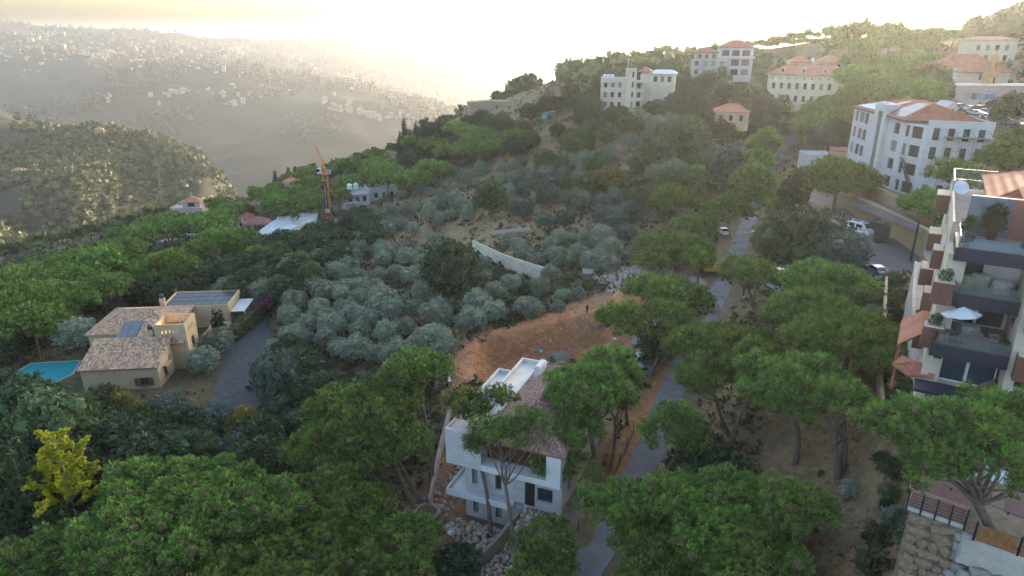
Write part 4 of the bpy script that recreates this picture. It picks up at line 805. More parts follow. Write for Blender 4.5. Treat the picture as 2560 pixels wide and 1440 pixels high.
# ---------------------------------------------------------------- buildings
TILE = mat('roof_tiles_mixed', (.36, .20, .145), .85, col2=(.19, .13, .12), scale=2.5, island=.4, bump=.2); TILEV = mat('roof_tiles_pinkish', (.42, .29, .185), .85, col2=(.31, .205, .14), scale=2.5, island=.45, bump=.2)
def roofmat(name, c):
    if name in MATS: return MATS[name]
    m = mat(name, c, .85, scale=.6, var=.3); t = m.node_tree; N = t.nodes; L = t.links; b = N['Principled BSDF']; tc = N.new('ShaderNodeTexCoord'); wv = N.new('ShaderNodeTexWave'); wv.inputs['Scale'].default_value = 1.1; wv.bands_direction = 'Z'; L.new(tc.outputs['Object'], wv.inputs[0])
    bp = N.new('ShaderNodeBump'); bp.inputs['Strength'].default_value = .7; bp.inputs['Distance'].default_value = .08; L.new(wv.outputs['Fac'], bp.inputs['Height']); L.new(bp.outputs[0], b.inputs['Normal']); return m
RED = roofmat('red_tile_roof', (.36, .135, .085)); ORANGE = roofmat('orange_tile_roof', (.46, .19, .11)); PINKR = roofmat('pinkish_tile_roof', (.34, .15, .12))
TAN = mat('tan_render', (.46, .345, .21), .9, scale=.5, var=.18, bump=.15); CREAM = mat('cream_stone', (.54, .47, .37), .9, scale=.35, var=.2, bump=.15); BROWN = mat('brown_panel', (.17, .075, .055), .6, scale=2); DARKB = mat('dark_blue_fascia', (.022, .03, .048), .5); DGREY = mat('dark_grey_metal', (.06, .06, .07), .5)
WSTONE = blockmat('white_stone_cladding', (.55, .535, .52), (.47, .455, .44), 1.6); PSTONE = blockmat('pale_block_wall', (.46, .45, .45), (.37, .36, .365), 2.1); SOLAR = mat('solar_panel', (.015, .022, .04), .4, spec=.3); STEEL = mat('galvanised_steel', (.35, .36, .37), .4, metal=.7); GALV = mat('white_tank', (.6, .62, .64), .5); WOOD = mat('timber_boards', (.26, .12, .045), .6, scale=5, var=.4, bump=.3); BLACK = mat('black_steel', (.018, .018, .02), .45)
def shell(par, name, poly, z0, z1, m, wins=(), top=True, parapet=0, mt=None, depth=.2, **wk):
    """walls round a plan polygon (counter-clockwise); wins: (edge, s0, s1, h0, h1, nx, nz) relative to z0; each window is a part"""
    b = MB(); n = len(poly); ms = [m, mt or m]
    for i in range(n):
        hs = [(w_[1], w_[2], z0 + w_[3], z0 + w_[4]) for w_ in wins if w_[0] == i]; b.wall(poly[i], poly[(i + 1) % n], z0, z1 + parapet, hs, depth)
    if top: b.poly([(*p[:2], z1) for p in poly], 1)
    if parapet:
        c = Vector((sum(p[0] for p in poly) / n, sum(p[1] for p in poly) / n, 0)); inn = [Vector((*p[:2], 0)).lerp(c, .3 / max(.6, (Vector((*p[:2], 0)) - c).length)) for p in poly]
        for i in range(n):
            j = (i + 1) % n; A, B, C, D = Vector((*poly[i][:2], z1 + parapet)), Vector((*poly[j][:2], z1 + parapet)), inn[j] + Vector((0, 0, z1 + parapet)), inn[i] + Vector((0, 0, z1 + parapet)); b.poly([A, B, C, D]); b.poly([D, C, C - Vector((0, 0, parapet)), D - Vector((0, 0, parapet))])
    o = b.build(name, ms, par)
    for w_ in wins:
        i = w_[0]; window(par, poly[i], poly[(i + 1) % n], w_[1], w_[2], z0 + w_[3], z0 + w_[4], depth, *(w_[5:7] if len(w_) > 6 else (2, 1)), **wk)
    return o
def rect(x0, x1, y0, y1): return [(x0, y0), (x1, y0), (x1, y1), (x0, y1)]
def hip(par, x0, x1, y0, y1, z, h, m, name='roof', ov=.5, inset=None, tile=None, eave=.18):
    x0 -= ov; x1 += ov; y0 -= ov; y1 += ov; W_, D = x1 - x0, y1 - y0; i = inset if inset is not None else min(W_, D) / 2
    if W_ >= D: r0, r1 = Vector((x0 + i, (y0 + y1) / 2, z + h)), Vector((x1 - i, (y0 + y1) / 2, z + h))
    else: r0, r1 = Vector(((x0 + x1) / 2, y0 + i, z + h)), Vector(((x0 + x1) / 2, y1 - i, z + h))
    c = [Vector((x0, y0, z)), Vector((x1, y0, z)), Vector((x1, y1, z)), Vector((x0, y1, z))]
    F = [(c[0], c[1], r1, r0), (c[1], c[2], r1, r1), (c[2], c[3], r0, r1), (c[3], c[0], r0, r0)] if W_ >= D else [(c[0], c[1], r0, r0), (c[1], c[2], r1, r0), (c[2], c[3], r1, r1), (c[3], c[0], r0, r1)]
    b = MB()
    for f in F: b.poly([f[0], f[1], f[2]] + ([f[3]] if f[3] != f[2] else []))
    b.box(x0, x1, y0, y1, z - eave, z - .004)
    for a, e in ((c[0], r0), (c[1], r1 if W_ >= D else r0), (c[2], r1), (c[3], r0 if W_ >= D else r1), (r0, r1)):
        if (a - e).length > .1: b.bar(a, e, .22, .12)
    o = b.build(name, m, par)
    if tile:
        t = MB()
        for f in F: tiles(t, *f)
        q = t.build('roof_tile', tile, o); q['kind'] = 'stuff'
    return o
def house(name, loc, rz, label, cat='house', group=None): return empty(name, loc, rz, label, cat, group)

# --- the unfinished white house in the pines
E = house('white_house', HO, HA, 'unfinished white house with tiled hip roof and empty openings in the pines')
shell(E, 'lower_storey', rect(0, 6.6, 0, 14), -3.7, -.3, PSTONE, [(0, .85, 1.5, .9, 3.0, 1, 1), (0, 3.5, 4.2, .9, 3.0, 1, 1), (3, 4, 5.2, .9, 2.8, 1, 1), (3, 9, 10.2, .9, 2.8, 1, 1)], depth=.35)
shell(E, 'main_storey', rect(0, 10.8, 0, 17), 0, 3.5, PSTONE, [(0, .8, 1.45, .9, 2.95, 1, 1), (0, 3.5, 4.2, .9, 2.95, 1, 1), (0, 8.2, 9.85, .8, 2.5, 2, 1), (1, 2, 3.4, .9, 2.6), (1, 7, 8.4, .9, 2.6), (1, 12, 13.4, .9, 2.6), (3, 5, 6.5, .9, 2.6), (3, 10, 11.5, .9, 2.6)], depth=.35)
b = MB(); b.box(6.85, 7.95, -.012, .012, 0, 3.05); b.build('doorway', HOLE, E)
b = MB(); b.box(6.75, 6.85, -.05, .05, 0, 3.15); b.box(7.95, 8.05, -.05, .05, 0, 3.15); b.box(6.85, 7.95, -.05, .05, 3.05, 3.15); b.build('door_frame', CONC, E)
shell(E, 'foundation', rect(6.65, 10.75, .05, 16.9), -6, -.004, CONC); shell(E, 'rear_foundation', rect(.05, 6.6, 14.01, 16.9), -6, -.31, CONC)
b = MB(); b.box(-1.75, 5.7, -1.2, -.004, -.3, 0); b.box(-1.75, -.004, -.004, 6.5, -.3, 0); b.box(-1.75, 5.7, -1.2, -1.05, 0, .42); b.box(-1.75, -1.6, -1.05, 6.5, 0, .42); b.box(-1.6, -.01, 6.35, 6.5, 0, .42); b.build('balcony', WHITE, E)
shell(E, 'upper_box', rect(-1.75, 2.3, -.9, 8), 3.5, 7.2, PSTONE, [(3, 3, 5, 1, 2.8)], parapet=.5, depth=.3)
b = MB(); b.box(2.304, 10.9, -.9, .6, 3.5, 4.2); b.build('fascia_beam', WHITE, E)
b = MB(); b.box(2.304, 9.4, .75, .9, 4.2, 7.1); o = b.build('timber_cladding', mat('dark_cladding', (.075, .03, .018), .7), E)
b = MB()
for i in range(44): b.box(2.36 + i * .16, 2.47 + i * .16, .68, .745, 4.21, 7.1)
q = b.build('slat', mat('cladding_slats', (.10, .04, .022), .6, island=.2), o); q['kind'] = 'stuff'
b = MB(); b.box(9.4, 10.9, -.9, .9, 4.204, 7.25); b.build('corner_pier', WHITE, E)
shell(E, 'upper_storey', [(2.31, .95), (10.8, .95), (10.8, 17), (0, 17), (0, 8.01), (2.31, 8.01)], 3.504, 7.2, PSTONE, [(1, .8, 2.2, .9, 2.8), (1, 5, 6.5, .9, 2.6), (1, 10, 11.5, .9, 2.6), (3, 3, 5, .9, 2.6)], depth=.3)
b = MB(); b.box(0, 2.6, 8.0, 17, 7.21, 7.3); b.box(-.15, .05, 1, 17.2, 7.3, 7.85); b.box(.05, 3.4, 17.004, 17.2, 7.21, 7.85); b.build('roof_terrace', mat('cream_membrane', (.60, .56, .50), .8, scale=.4), E)
b = MB(); b.box(-3.4, -.16, 9, 17.2, 4.9, 5.2); b.box(-3.4, -3.2, 9, 17.2, 5.2, 5.75); b.box(-3.2, -.16, 17, 17.2, 5.2, 5.75); b.box(-3.4, -3.1, 9, 9.3, -3.6, 4.9); b.box(-3.4, -3.1, 16.9, 17.2, -3.6, 4.9); b.build('lower_terrace', WHITE, E)
hip(E, 2.7, 10.8, -.5, 17, 7.31, 2.9, PINKR, ov=.45, inset=4.6, tile=TILE)
b = MB(); b.box(3.2, 4.0, 12.4, 14.6, 7.6, 9.35); b.box(3.3, 3.9, 12.5, 14.5, 9.35, 9.5); b.build('roof_hatch', WHITE, E)
b = MB(); s_ = [Vector((5.0, 1.6, 9.05)), Vector((5.8, 1.6, 9.05)), Vector((5.8, 2.6, 9.75)), Vector((5.0, 2.6, 9.75))]; b.poly(s_); o = b.build('skylight', GLASSB, E); b = MB()
for i in range(4): b.bar(s_[i], s_[(i + 1) % 4], .1, .12)
b.build('frame', FRAME, o)

# --- the tan villa
E = house('tan_villa', VO, VA, 'tan rendered villa with pinkish tile roofs and a square lookout tower', 'villa')
def mono(name, x0, x1, y0, y1, z0, z1, base, wins=(), m=TAN):
    b = MB(); hs = lambda e: [(w_[1], w_[2], base + w_[3], base + w_[4]) for w_ in wins if w_[0] == e]
    b.wall((x0, y0), (x1, y0), base, z0, hs(0)); b.wall((x1, y0), (x1, y1), base, z0, hs(1)); b.wall((x1, y1), (x0, y1), base, z1); b.wall((x0, y1), (x0, y0), base, z0, hs(3))
    b.poly([(x1, y0, z0), (x1, y1, z0), (x1, y1, z1)]); b.poly([(x0, y1, z0), (x0, y0, z0), (x0, y1, z1)]); b.build('wall', m, E)
    a = [(x0 - .3, y0 - .4, z0 + .05), (x1 + .25, y0 - .4, z0 + .05), (x1 + .25, y1, z1 + .12), (x0 - .3, y1, z1 + .12)]; r = MB(); r.poly(a); r.poly([Vector(p) - Vector((0, 0, .16)) for p in reversed(a)])
    for i in range(4): p, q_ = Vector(a[i]), Vector(a[(i + 1) % 4]); r.poly([p - Vector((0, 0, .16)), q_ - Vector((0, 0, .16)), q_, p])
    o = r.build('roof', PINKR, E); t = MB(); tiles(t, *a, tw=.27, tl=.45); q = t.build('roof_tile', TILEV, o); q['kind'] = 'stuff'
    P = rect(x0, x1, y0, y1)
    for w_ in wins: shutter_window(P[w_[0]], P[(w_[0] + 1) % 4], w_[1], w_[2], base + w_[3], base + w_[4], *w_[5:])
def shutter_window(p0, p1, s0, s1, h0, h1, sh=True):
    f = window(E, p0, p1, s0, s1, h0, h1, .15, 2, 1, frame=FRAMEB, sill=True)
    if sh:
        wd = s1 - s0; k = (round(wd, 2), round(h1 - h0, 2))
        if k not in SHUT: SHUT[k] = MB().box(0, wd * .55, -.03, .03, 0, h1 - h0).mesh('shutter', FRAMEB)
        inst('shutter', SHUT[k], f, (-wd * .57, -.17, 0)); inst('shutter', SHUT[k], f, (wd * 1.02, -.17, 0))
SHUT = {}
mono('front_wing', 0, 12.2, 0, 7, 3.9, 6.2, -.3, [(0, 9.0, 10.4, .9, 2.3), (1, 2.3, 3.6, 1.2, 2.9, False), (1, 4.8, 5.3, 2.6, 3.9, False)])
mono('side_wing', 6.2, 14.0, 7.01, 13.2, 5.0, 6.9, -.3, [(1, 1.2, 2.6, 2.6, 4.3)])
b = MB(); b.box(12.21, 13.0, 1.9, 4.2, 2.95, 3.05); o = b.build('window_canopy', TILEV, E)
shell(E, 'rear_wing', rect(-4.6, 9.5, 13.21, 25.5), -.3, 4.6, TAN, [(0, 2.6, 4.2, 2.6, 3.2, 1, 1), (1, 4, 5.4, 1.5, 3.2)], frame=FRAMEB); hip(E, -4.6, 9.5, 13.2, 25.5, 4.61, 2.2, PINKR, ov=.5, inset=5, tile=TILEV)
# glazed strip of solar panels between the wings
for i in range(3):
    for j in range(3):
        x0 = 2.2 + i * 1.65; A = Vector((x0, 7.1 + j * 2.05, 4.7 + j * .75)); B = A + Vector((1.6, 0, 0)); C = B + Vector((0, 2.0, .73)); D = A + Vector((0, 2.0, .73)); q = MB(); q.poly([A, B, C, D]); u_ = Vector((0, 0, .07)); q.poly([D - u_, C - u_, B - u_, A - u_])
        for p, r_ in ((A, B), (B, C), (C, D), (D, A)): q.poly([p - u_, r_ - u_, r_, p])
        q.build('solar_panel', mat('panel_blue_grey', (.13, .14, .155), .2, spec=.5), E)
b = MB(); b.wall((2.0, 7.02), (2.0, 13.2), -.3, 4.4); b.poly([(2, 7.02, 4.45), (7.2, 7.02, 4.45), (7.2, 13.2, 6.7), (2, 13.2, 6.7)]); b.poly([(2, 13.2, 4.4), (2, 7.02, 4.4), (2, 13.2, 6.7)]); b.build('link_roof', TAN, E)
# tower with slotted parapet
tx0, tx1, ty0, ty1 = 9.6, 14.8, 7.4, 12.6; slots = [(e, 1.1 + k * .62, 1.35 + k * .62, 6.6, 7.3) for e in (0, 1, 2, 3) for k in range(5)]
b = MB(); P = rect(tx0, tx1, ty0, ty1)
for e in range(4): b.wall(P[e], P[(e + 1) % 4], -.3, 8.3, [(s[1], s[2], s[3], s[4]) for s in slots if s[0] == e] + ([(1.9, 3.3, 3.2, 5.0)] if e == 1 else []), .26)
Pi = rect(tx0 + .27, tx1 - .27, ty0 + .27, ty1 - .27)
for e in range(4): b.wall(Pi[(e + 1) % 4], Pi[e], 6.2, 8.3, [(4.93 - s[2], 4.93 - s[1], s[3], s[4]) for s in slots if s[0] == e], .001)
for e in range(4): j = (e + 1) % 4; b.poly([(*P[e], 8.3), (*P[j], 8.3), (*Pi[j], 8.3), (*Pi[e], 8.3)])
b.poly([(*p, 6.2) for p in Pi]); b.build('tower', TAN, E); shutter_window(P[1], P[2], 1.9, 3.3, 3.2, 5.0, False)
b = MB(); b.box(tx0 + .5, tx0 + .56, ty0 + 1.2, ty0 + 1.5, 7.3, 7.5); b.build('wall_lamp', mat('lit_lamp', (1, .7, .3), emit=(1, .55, .15, 12)), E)
ll = bpy.data.lights.new('tower_lamp', 'POINT'); ll.energy = 28; ll.color = (1, .6, .2); ll.shadow_soft_size = .1; lo = bpy.data.objects.new('tower_lamp', ll); COL.objects.link(lo); lo.parent = E; lo.location = (tx0 + .9, ty0 + 1.35, 7.3)
# rear flat roof with dark panels, chimneys, porch
shell(E, 'flat_wing', rect(3.6, 16.6, 25.52, 34), -.3, 4.4, TAN, [(1, 3, 4.2, 1, 3)], parapet=.35, mt=DGREY, frame=FRAMEB)
for i in range(7):
    for j in range(3): q = MB(); q.box(4.4 + i * 1.7, 6.0 + i * 1.7, 26.3 + j * 2.4, 28.5 + j * 2.4, 4.52, 4.58); q.build('solar_panel', SOLAR, E)
for x, y, z in ((8.7, 7.9, 6.2), (4.8, 24.0, 6.0)):
    b = MB(); b.box(x - .45, x + .45, y - .35, y + .35, z - 1.2, z + 1.2); o = b.build('chimney', TAN, E); b = MB(); b.lathe([(.42, 0), (.42, .55), (.1, .95)], 8, 0, (x, y, z + 1.21)); b.build('chimney_cowl', mat('green_cowl', (.03, .06, .06), .5), o)
b = MB(); a = [(14.9, 12.8, 2.9), (18.4, 12.8, 1.9), (18.4, 22, 1.9), (14.9, 22, 2.9)]; b.poly(a); b.poly([Vector(p) - Vector((0, 0, .15)) for p in reversed(a)])
for x in (13.2, 17.5, 21.6): b.box(18.0, 18.2, x - .1, x + .1, -.3, 1.9)
o = b.build('porch_roof', PINKR, E); t = MB(); tiles(t, (18.4, 12.8, 1.95), (18.4, 22, 1.95), (14.9, 22, 2.95), (14.9, 12.8, 2.95), tw=.27, tl=.45); t.build('roof_tile', TILEV, o)['kind'] = 'stuff'
b = MB(); b.box(16.7, 19.5, 26, 33, 2.9, 3.05); b.box(19.3, 19.5, 26, 26.2, -.3, 2.9); b.box(19.3, 19.5, 32.8, 33, -.3, 2.9); b.build('white_awning', WHITE, E)
# pool, hedge, garden walls
b = MB(); b.prism([(p.x, p.y) for p in POOL], -57.35, -56.95); PL = Vector((sum(p.x for p in POOL) / 6, sum(p.y for p in POOL) / 6, 0)); o = b.build('swimming_pool', mat('pool_coping', (.42, .38, .32), .8, scale=2), label='turquoise swimming pool beside the tan villa', cat='pool')
b = MB(); b.poly([(p.x + (PL.x - p.x) * .06, p.y + (PL.y - p.y) * .06, -56.93) for p in POOL]); b.build('pool_water', mat('pool_water', (.025, .30, .34), .12, scale=.3, var=.2, spec=.5), o)
def hedge(name, pts, wd, ht, m, label, cat='hedge'):
    V = []; 
    for a, c in zip(pts[:-1], pts[1:]):
        a, c = Vector(a), Vector(c); n = int((c - a).length * 26); d = (c - a).normalized(); s = Vector((d.y, -d.x, 0))
        for _ in range(n):
            f = rnd.random(); side = rnd.choice((0, 1, 2)); p = a.lerp(c, rnd.random()); q = (p + s * (wd / 2) * rnd.choice((-1, 1)) + Vector((0, 0, f * ht)), Vector((0, 0, 0))) if side < 2 else (p + s * wd * (rnd.random() - .5) + Vector((0, 0, ht)), 0); V.append(tuple(q[0]))
    P = np.array(V); Vt, F = tufts(P, np.tile([0, 0, .5], (len(P), 1)), .4, .3, 5, .1, 1.0, rng); b = MB()
    for a, c in zip(pts[:-1], pts[1:]): a, c = Vector(a), Vector(c); b.bar(a + Vector((0, 0, ht * .45)), c + Vector((0, 0, ht * .45)), wd * .85, ht * .9)
    n0 = len(Vt); bv = np.array(b.v); bf = np.array(b.f) + n0; me = npmesh(name, np.concatenate([Vt, bv]), [F, bf], m); return inst(name, me, label=label, cat=cat)
hedge('hedge', [at(500, 752), at(560, 747), at(640, 742)], 2.4, 3.2, GREEN, 'long clipped green hedge behind the villa roof'); hedge('hedge', [VL(19.2, 18, .2), VL(20.4, 26, .2), VL(21.5, 33, .2)], 2.0, 2.6, GREEN, 'green hedge on the wall along the driveway')
b = MB()
for a, c in (((16.5, 6), (18.6, 16)), ((18.6, 16), (20.6, 26)), ((20.6, 26), (22.6, 36))): b.bar(VL(*a, 1.0), VL(*c, 1.0), .35, 2.4)
b.build('garden_wall', TAN, label='tan garden wall along the driveway below the hedge', cat='wall')
b = MB(); [b.lathe([(.03, 0), (.5, .5), (.35, 1.0), (.05, 1.3)], 7, 0, tuple(VL(21.3 + i * .4, 30 + i * 1.1, 2.2))) for i in range(1)]
me = crown_mesh('bougainvillea', [(*VL(21.5 + i * .5, 29 + i * 1.2, 2.8), .8, .8) for i in range(4)], [PINK], .35, .3, .3, 5, .2, 1, -.6, 0, .7, 3); inst('bougainvillea', me, label='pink flowering bougainvillea at the end of the villa hedge', cat='shrub')

# --- apartment house at the right edge (heights are absolute)
E = house('apartment_house', AO, AA, 'cream apartment house with dark fascias, brown balconies and red roof at the right edge', 'apartment house')
T1, T2, T3, T4, GR = -14.3, -17.8, -21.3, -24.9, -28.2
# body behind the terraces
shell(E, 'body', rect(-.6, 16, 4.4, 24), GR, T1, CREAM, mt=mat('roof_grey', (.22, .22, .22), .9), wins= [(3, 2 + k * 4.4, 3.4 + k * 4.4, 1.2 + f * 3.45, 3.0 + f * 3.45, 2, 1) for k in range(4) for f in range(4)] , depth=.22)
shell(E, 'front_bay', rect(-.6, .3, .6, 4.39), GR, T2 + 2.9, CREAM, [(3, .8, 2.2, 1.2 + f * 3.5, 3.0 + f * 3.5, 1, 1) for f in range(3)] + [(0, .5, 1.2, 1.4 + f * 3.5, 2.9 + f * 3.5, 1, 1) for f in (0, 1)], depth=.2, frame=FRAMEW)
shell(E, 'right_bay', rect(4.3, 10, -1.4, 4.4), GR, T1 - 2.0, CREAM, [(3, 1.2, 3.4, 1.3 + f * 3.5, 3.3 + f * 3.5, 2, 1) for f in range(3)] + [(0, .6, 2.2, 1.3 + f * 3.5, 3.1 + f * 3.5, 2, 1) for f in range(3)], depth=.2)
def terrace(z, x0, x1, y0, y1, glass=True, floor=None):
    b = MB(); b.box(x0, x1, y0, y1, z - .25, z); b.build('terrace_floor', floor or mat('terrace_paving', (.27, .28, .29), .7, scale=2.2, var=.12), E)
    b = MB(); b.box(x0 - .08, x1 + .08, y0 - .25, y0 - .004, z - .85, z + .12); b.box(x0 - .3, x0 - .004, y0 - .25, y1, z - .85, z + .12); b.build('fascia', DARKB, E)
    if glass:
        b = MB(); b.box(x0 - .02, x1, y0 - .14, y0 - .11, z + .12, z + .95); b.build('glass_railing', mat('railing_glass', (.75, .85, .85), .03, trans=.92, var=.02), E); b = MB(); b.box(x0 - .16, x0 - .13, y0, y1 - .3, z + .12, z + .95); b.build('glass_railing', MATS['railing_glass'], E)
terrace(T1, 0, 4.2, 0, 4.3); terrace(T2, .4, 4.2, .3, 4.3); terrace(T3, -.2, 4.2, -1.3, 4.3, floor=mat('terrace_decking', (.24, .20, .16), .8, scale=3)); 
b = MB(); b.box(-.4, 4.3, -1.0, -.7, T3 - .86, T3 - .26); b.box(-.9, 5.6, -1.6, .3, T4 - .35, T4 - .1); b.build('entrance_canopy', DARKB, E)
# sliding doors on each level behind the terraces
for z, y in ((T2, 4.38), (T3, 4.38), (T4 - .1, 1.2)):
    w0 = .42; window(E, (w0, y), (4.2, y), 0, 1.85, z + .02, z + 2.6, .0, 1, 1, .09, FRAMEW, GLASSB, 'sliding_door'); window(E, (w0, y), (4.2, y), 1.87, 3.7, z + .02, z + 2.6, .0, 1, 1, .09, FRAMEW, GLASSB, 'sliding_door')
shell(E, 'ground_bay', rect(-.2, 4.2, 1.3, 4.38), GR, T4 - .14, CREAM)
b = MB(); b.box(2.0, 4.29, 4.1, 4.36, T2 + .0, T2 + 2.7); b.build('white_panel', WHITE, E)
# brown box balconies: front corner and left side
def boxbal(x0, x1, y0, y1, z, h=1.15, m=BROWN):
    b = MB(); b.box(x0, x1, y0, y1, z - .35, z + h); o = b.build('balcony_box', m, E); b = MB(); b.box(x0 + .05, x1 - .05, y0 + .05, y1 - .05, z + h, z + h + .08); b.build('coping', CREAM, o)
for z in (T2, T3): boxbal(-1.15, .2, -.6, .58, z - .35, 1.3)
for z in (T1 - .3, T2, T3): boxbal(4.6, 9, -2.3, -1.42, z - .9, 1.5)
for k, z in enumerate((T1 + .2, T2, T3)): boxbal(-1.7, -.62, 17.5, 20.3, z - 1.2, 1.3); boxbal(-1.4, -.62, 7.0, 9.0, z - 3.6, 1.2, BROWN)
# lower lean-to roof, penthouse, parapets
b = MB(); a = [(-2.5, 4, -24.0), (-2.5, 10, -24.0), (-.62, 10, -22.4), (-.62, 4, -22.4)]; b.poly(list(reversed(a))); b.poly([Vector(p) - Vector((0, 0, .15)) for p in a]); b.box(-2.4, -2.2, 4.2, 4.4, GR, -24.1); b.box(-2.4, -2.2, 9.6, 9.8, GR, -24.1); b.build('lean_to_roof', RED, E)
b = MB(); a = [(-2.0, 3.2, -24.5), (-1.0, 1.2, -24.0), (.3, 1.2, -24.0), (.3, .3, -24.7), (-1.4, .3, -24.9), (-2.6, 2.6, -25.2)]; b.poly(a); b.poly([Vector(p) - Vector((0, 0, .12)) for p in reversed(a)]); b.build('porch_roof', RED, E)
shell(E, 'penthouse_wall_grey', rect(.2, 2.9, 4.5, 4.9), T1, T1 + 3.0, mat('slate_grey_render', (.17, .19, .21), .8)); shell(E, 'penthouse_wall_brick', rect(2.92, 4.3, 4.5, 4.9), T1, T1 + 3.0, mat('brick_red_cladding', (.30, .13, .10), .8, scale=3)); b = MB(); b.box(1.0, 1.9, 4.42, 4.46, T1, T1 + 2.3); b.build('door', mat('grey_door', (.11, .12, .13), .6), E)
shell(E, 'penthouse', rect(4.4, 14, 2.2, 12), T1, T1 + 2.6, CREAM, [(3, .3 + k * 1.7, 1.9 + k * 1.7, .1, 2.4, 1, 1) for k in range(5)], frame=FRAMEW, glass=GLASSB, depth=.1); b = MB(); b.poly([(3.7, 1.2, T1 + 2.5), (3.7, 12, T1 + 2.5), (9, 12, T1 + 5), (9, 1.2, T1 + 5)][::-1]); b.poly([(3.7, 1.2, T1 + 2.35), (3.7, 12, T1 + 2.35), (9, 12, T1 + 4.85), (9, 1.2, T1 + 4.85)]); b.poly([(3.7, 1.2, T1 + 2.35), (9, 1.2, T1 + 4.85), (9, 1.2, T1 + 5), (3.7, 1.2, T1 + 2.5)]); b.poly([(3.7, 12, T1 + 2.35), (3.7, 1.2, T1 + 2.35), (3.7, 1.2, T1 + 2.5), (3.7, 12, T1 + 2.5)]); o = b.build('penthouse_roof', RED, E)
t = MB(); tiles(t, (3.7, 12, T1 + 2.52), (3.7, 1.2, T1 + 2.52), (9, 1.2, T1 + 5.02), (9, 12, T1 + 5.02), tw=.3, tl=.42); t.build('roof_tile', mat('red_roof_tiles', (.40, .15, .10), .8, island=.2), o)['kind'] = 'stuff'
hip(E, 2.2, 16, 10.8, 23, T1 + 1.6, 2.6, RED, 'rear_roof'); shell(E, 'rear_storey', rect(2.2, 16, 10.8, 23), T1, T1 + 1.4, CREAM)
b = MB(); b.box(6.2, 6.9, 11.2, 11.9, T1 + 2, T1 + 5.2); b.box(5.8, 7.3, 10.9, 12.2, T1 + 5.2, T1 + 5.35); b.build('chimney', WHITE, E)
b = MB(); b.box(-.6, -.45, 4.4, 24, T1, T1 + .9); b.build('parapet', CREAM, E); b = MB(); b.box(-.6, 4, 23.8, 23.84, T1 + .9, T1 + 1.9); b.box(-.62, -.58, 17, 23.84, T1 + .904, T1 + 1.9); b.build('roof_glass_railing', MATS['railing_glass'], E)
# things on its terraces
def on(name, label, cat, x, y, z, rz=0): return empty(name, AL(x, y, z), AA + rz, label, cat)
o = on('parasol', 'white square parasol tilted over the terrace furniture', 'parasol', 1.0, 0.0, T3); b = MB(); b.tube([(0, 0, 0), (.05, .05, 2.5)], .03, 6); b.build('pole', DGREY, o); b = MB(); b.box(-.4, .4, -.35, .35, 0, .1); b.build('base', BLACK, o); b = MB(); r_ = [(1.25 * math.cos(a), 1.0 * math.sin(a), 2.2 + .18 * math.cos(a)) for a in [i * math.pi / 4 for i in range(8)]]
for i in range(8): b.poly([r_[i], r_[(i + 1) % 8], (.05, .05, 2.75)]); b.poly([Vector(r_[(i + 1) % 8]) - Vector((0, 0, .12)), Vector(r_[i]) - Vector((0, 0, .12)), r_[i], r_[(i + 1) % 8]])
b.build('canopy', mat('white_canvas', (.66, .64, .64), .9), o)
o = on('slatted_bench', 'grey slatted bench with its back to the terrace edge', 'bench', 2.1, -.6, T3)
for i in range(5): q = MB(); q.box(-.95, .95, -.03, .03, .42 + i * .11, .5 + i * .11); q.build('slat', mat('weathered_teak', (.15, .13, .115), .8, scale=6), o)
b = MB(); b.box(-.95, .95, .04, .55, .38, .43); b.build('seat', MATS['weathered_teak'], o)
for x in (-.9, .9):
    for y in (0, .5): q = MB(); q.box(x - .04, x + .04, y - .036, y + .036, 0, .379); q.build('leg', MATS['weathered_teak'], o)
def chair(x, y, z, rz, label):
    o = on('garden_armchair', label, 'armchair', x, y, z, rz); w_ = MATS['weathered_teak']; b = MB(); b.box(-.38, .38, -.35, .35, .32, .42); b.build('seat', w_, o); b = MB(); b.box(-.38, .38, .3, .38, .42, .9); b.build('backrest', w_, o); b = MB(); b.box(-.3, .3, -.3, .28, .425, .54); b.build('cushion', mat('pale_cushion', (.45, .42, .39), .95), o)
    for s in (-1, 1): q = MB(); q.box(s * .38 - .04, s * .38 + .04, -.35, .3, .425, .64); q.build('armrest', w_, o)
    for sx in (-1, 1):
        for sy in (-1, 1): q = MB(); q.box(sx * .34 - .03, sx * .34 + .03, sy * .3 - .03, sy * .3 + .03, 0, .319); q.build('leg', w_, o)
chair(2.3, .7, T3, 3.0, 'teak armchair with printed cushion behind the slatted bench'); chair(3.4, 1.2, T3, 1.6, 'teak armchair against the right terrace wall'); chair(.6, 1.0, T3, -1.4, 'dark armchair with white cushion left under the parasol'); chair(3.3, .0, T3, 1.6, 'teak armchair beside the plant pot at the terrace corner')
o = on('covered_table', 'dining table under a grey cloth cover on the parasol terrace', 'table', 1.9, 2.0, T3); b = MB(); b.lathe([(.75, 0), (.7, .35), (.62, .72), (.55, .75)], 10); b.build('cloth', mat('grey_cloth', (.42, .43, .45), .95, bump=.5), o)
o = on('skirted_table', 'table with pleated yellow skirt on the middle terrace', 'table', 1.1, 3.0, T2); b = MB(); b.lathe([(.62 if i % 2 else .54, 0) for i in range(1)] + [(.55, .5), (.5, .74), (.48, .78)], 14); b.build('cloth', mat('yellow_cloth', (.50, .45, .27), .95, scale=5), o)
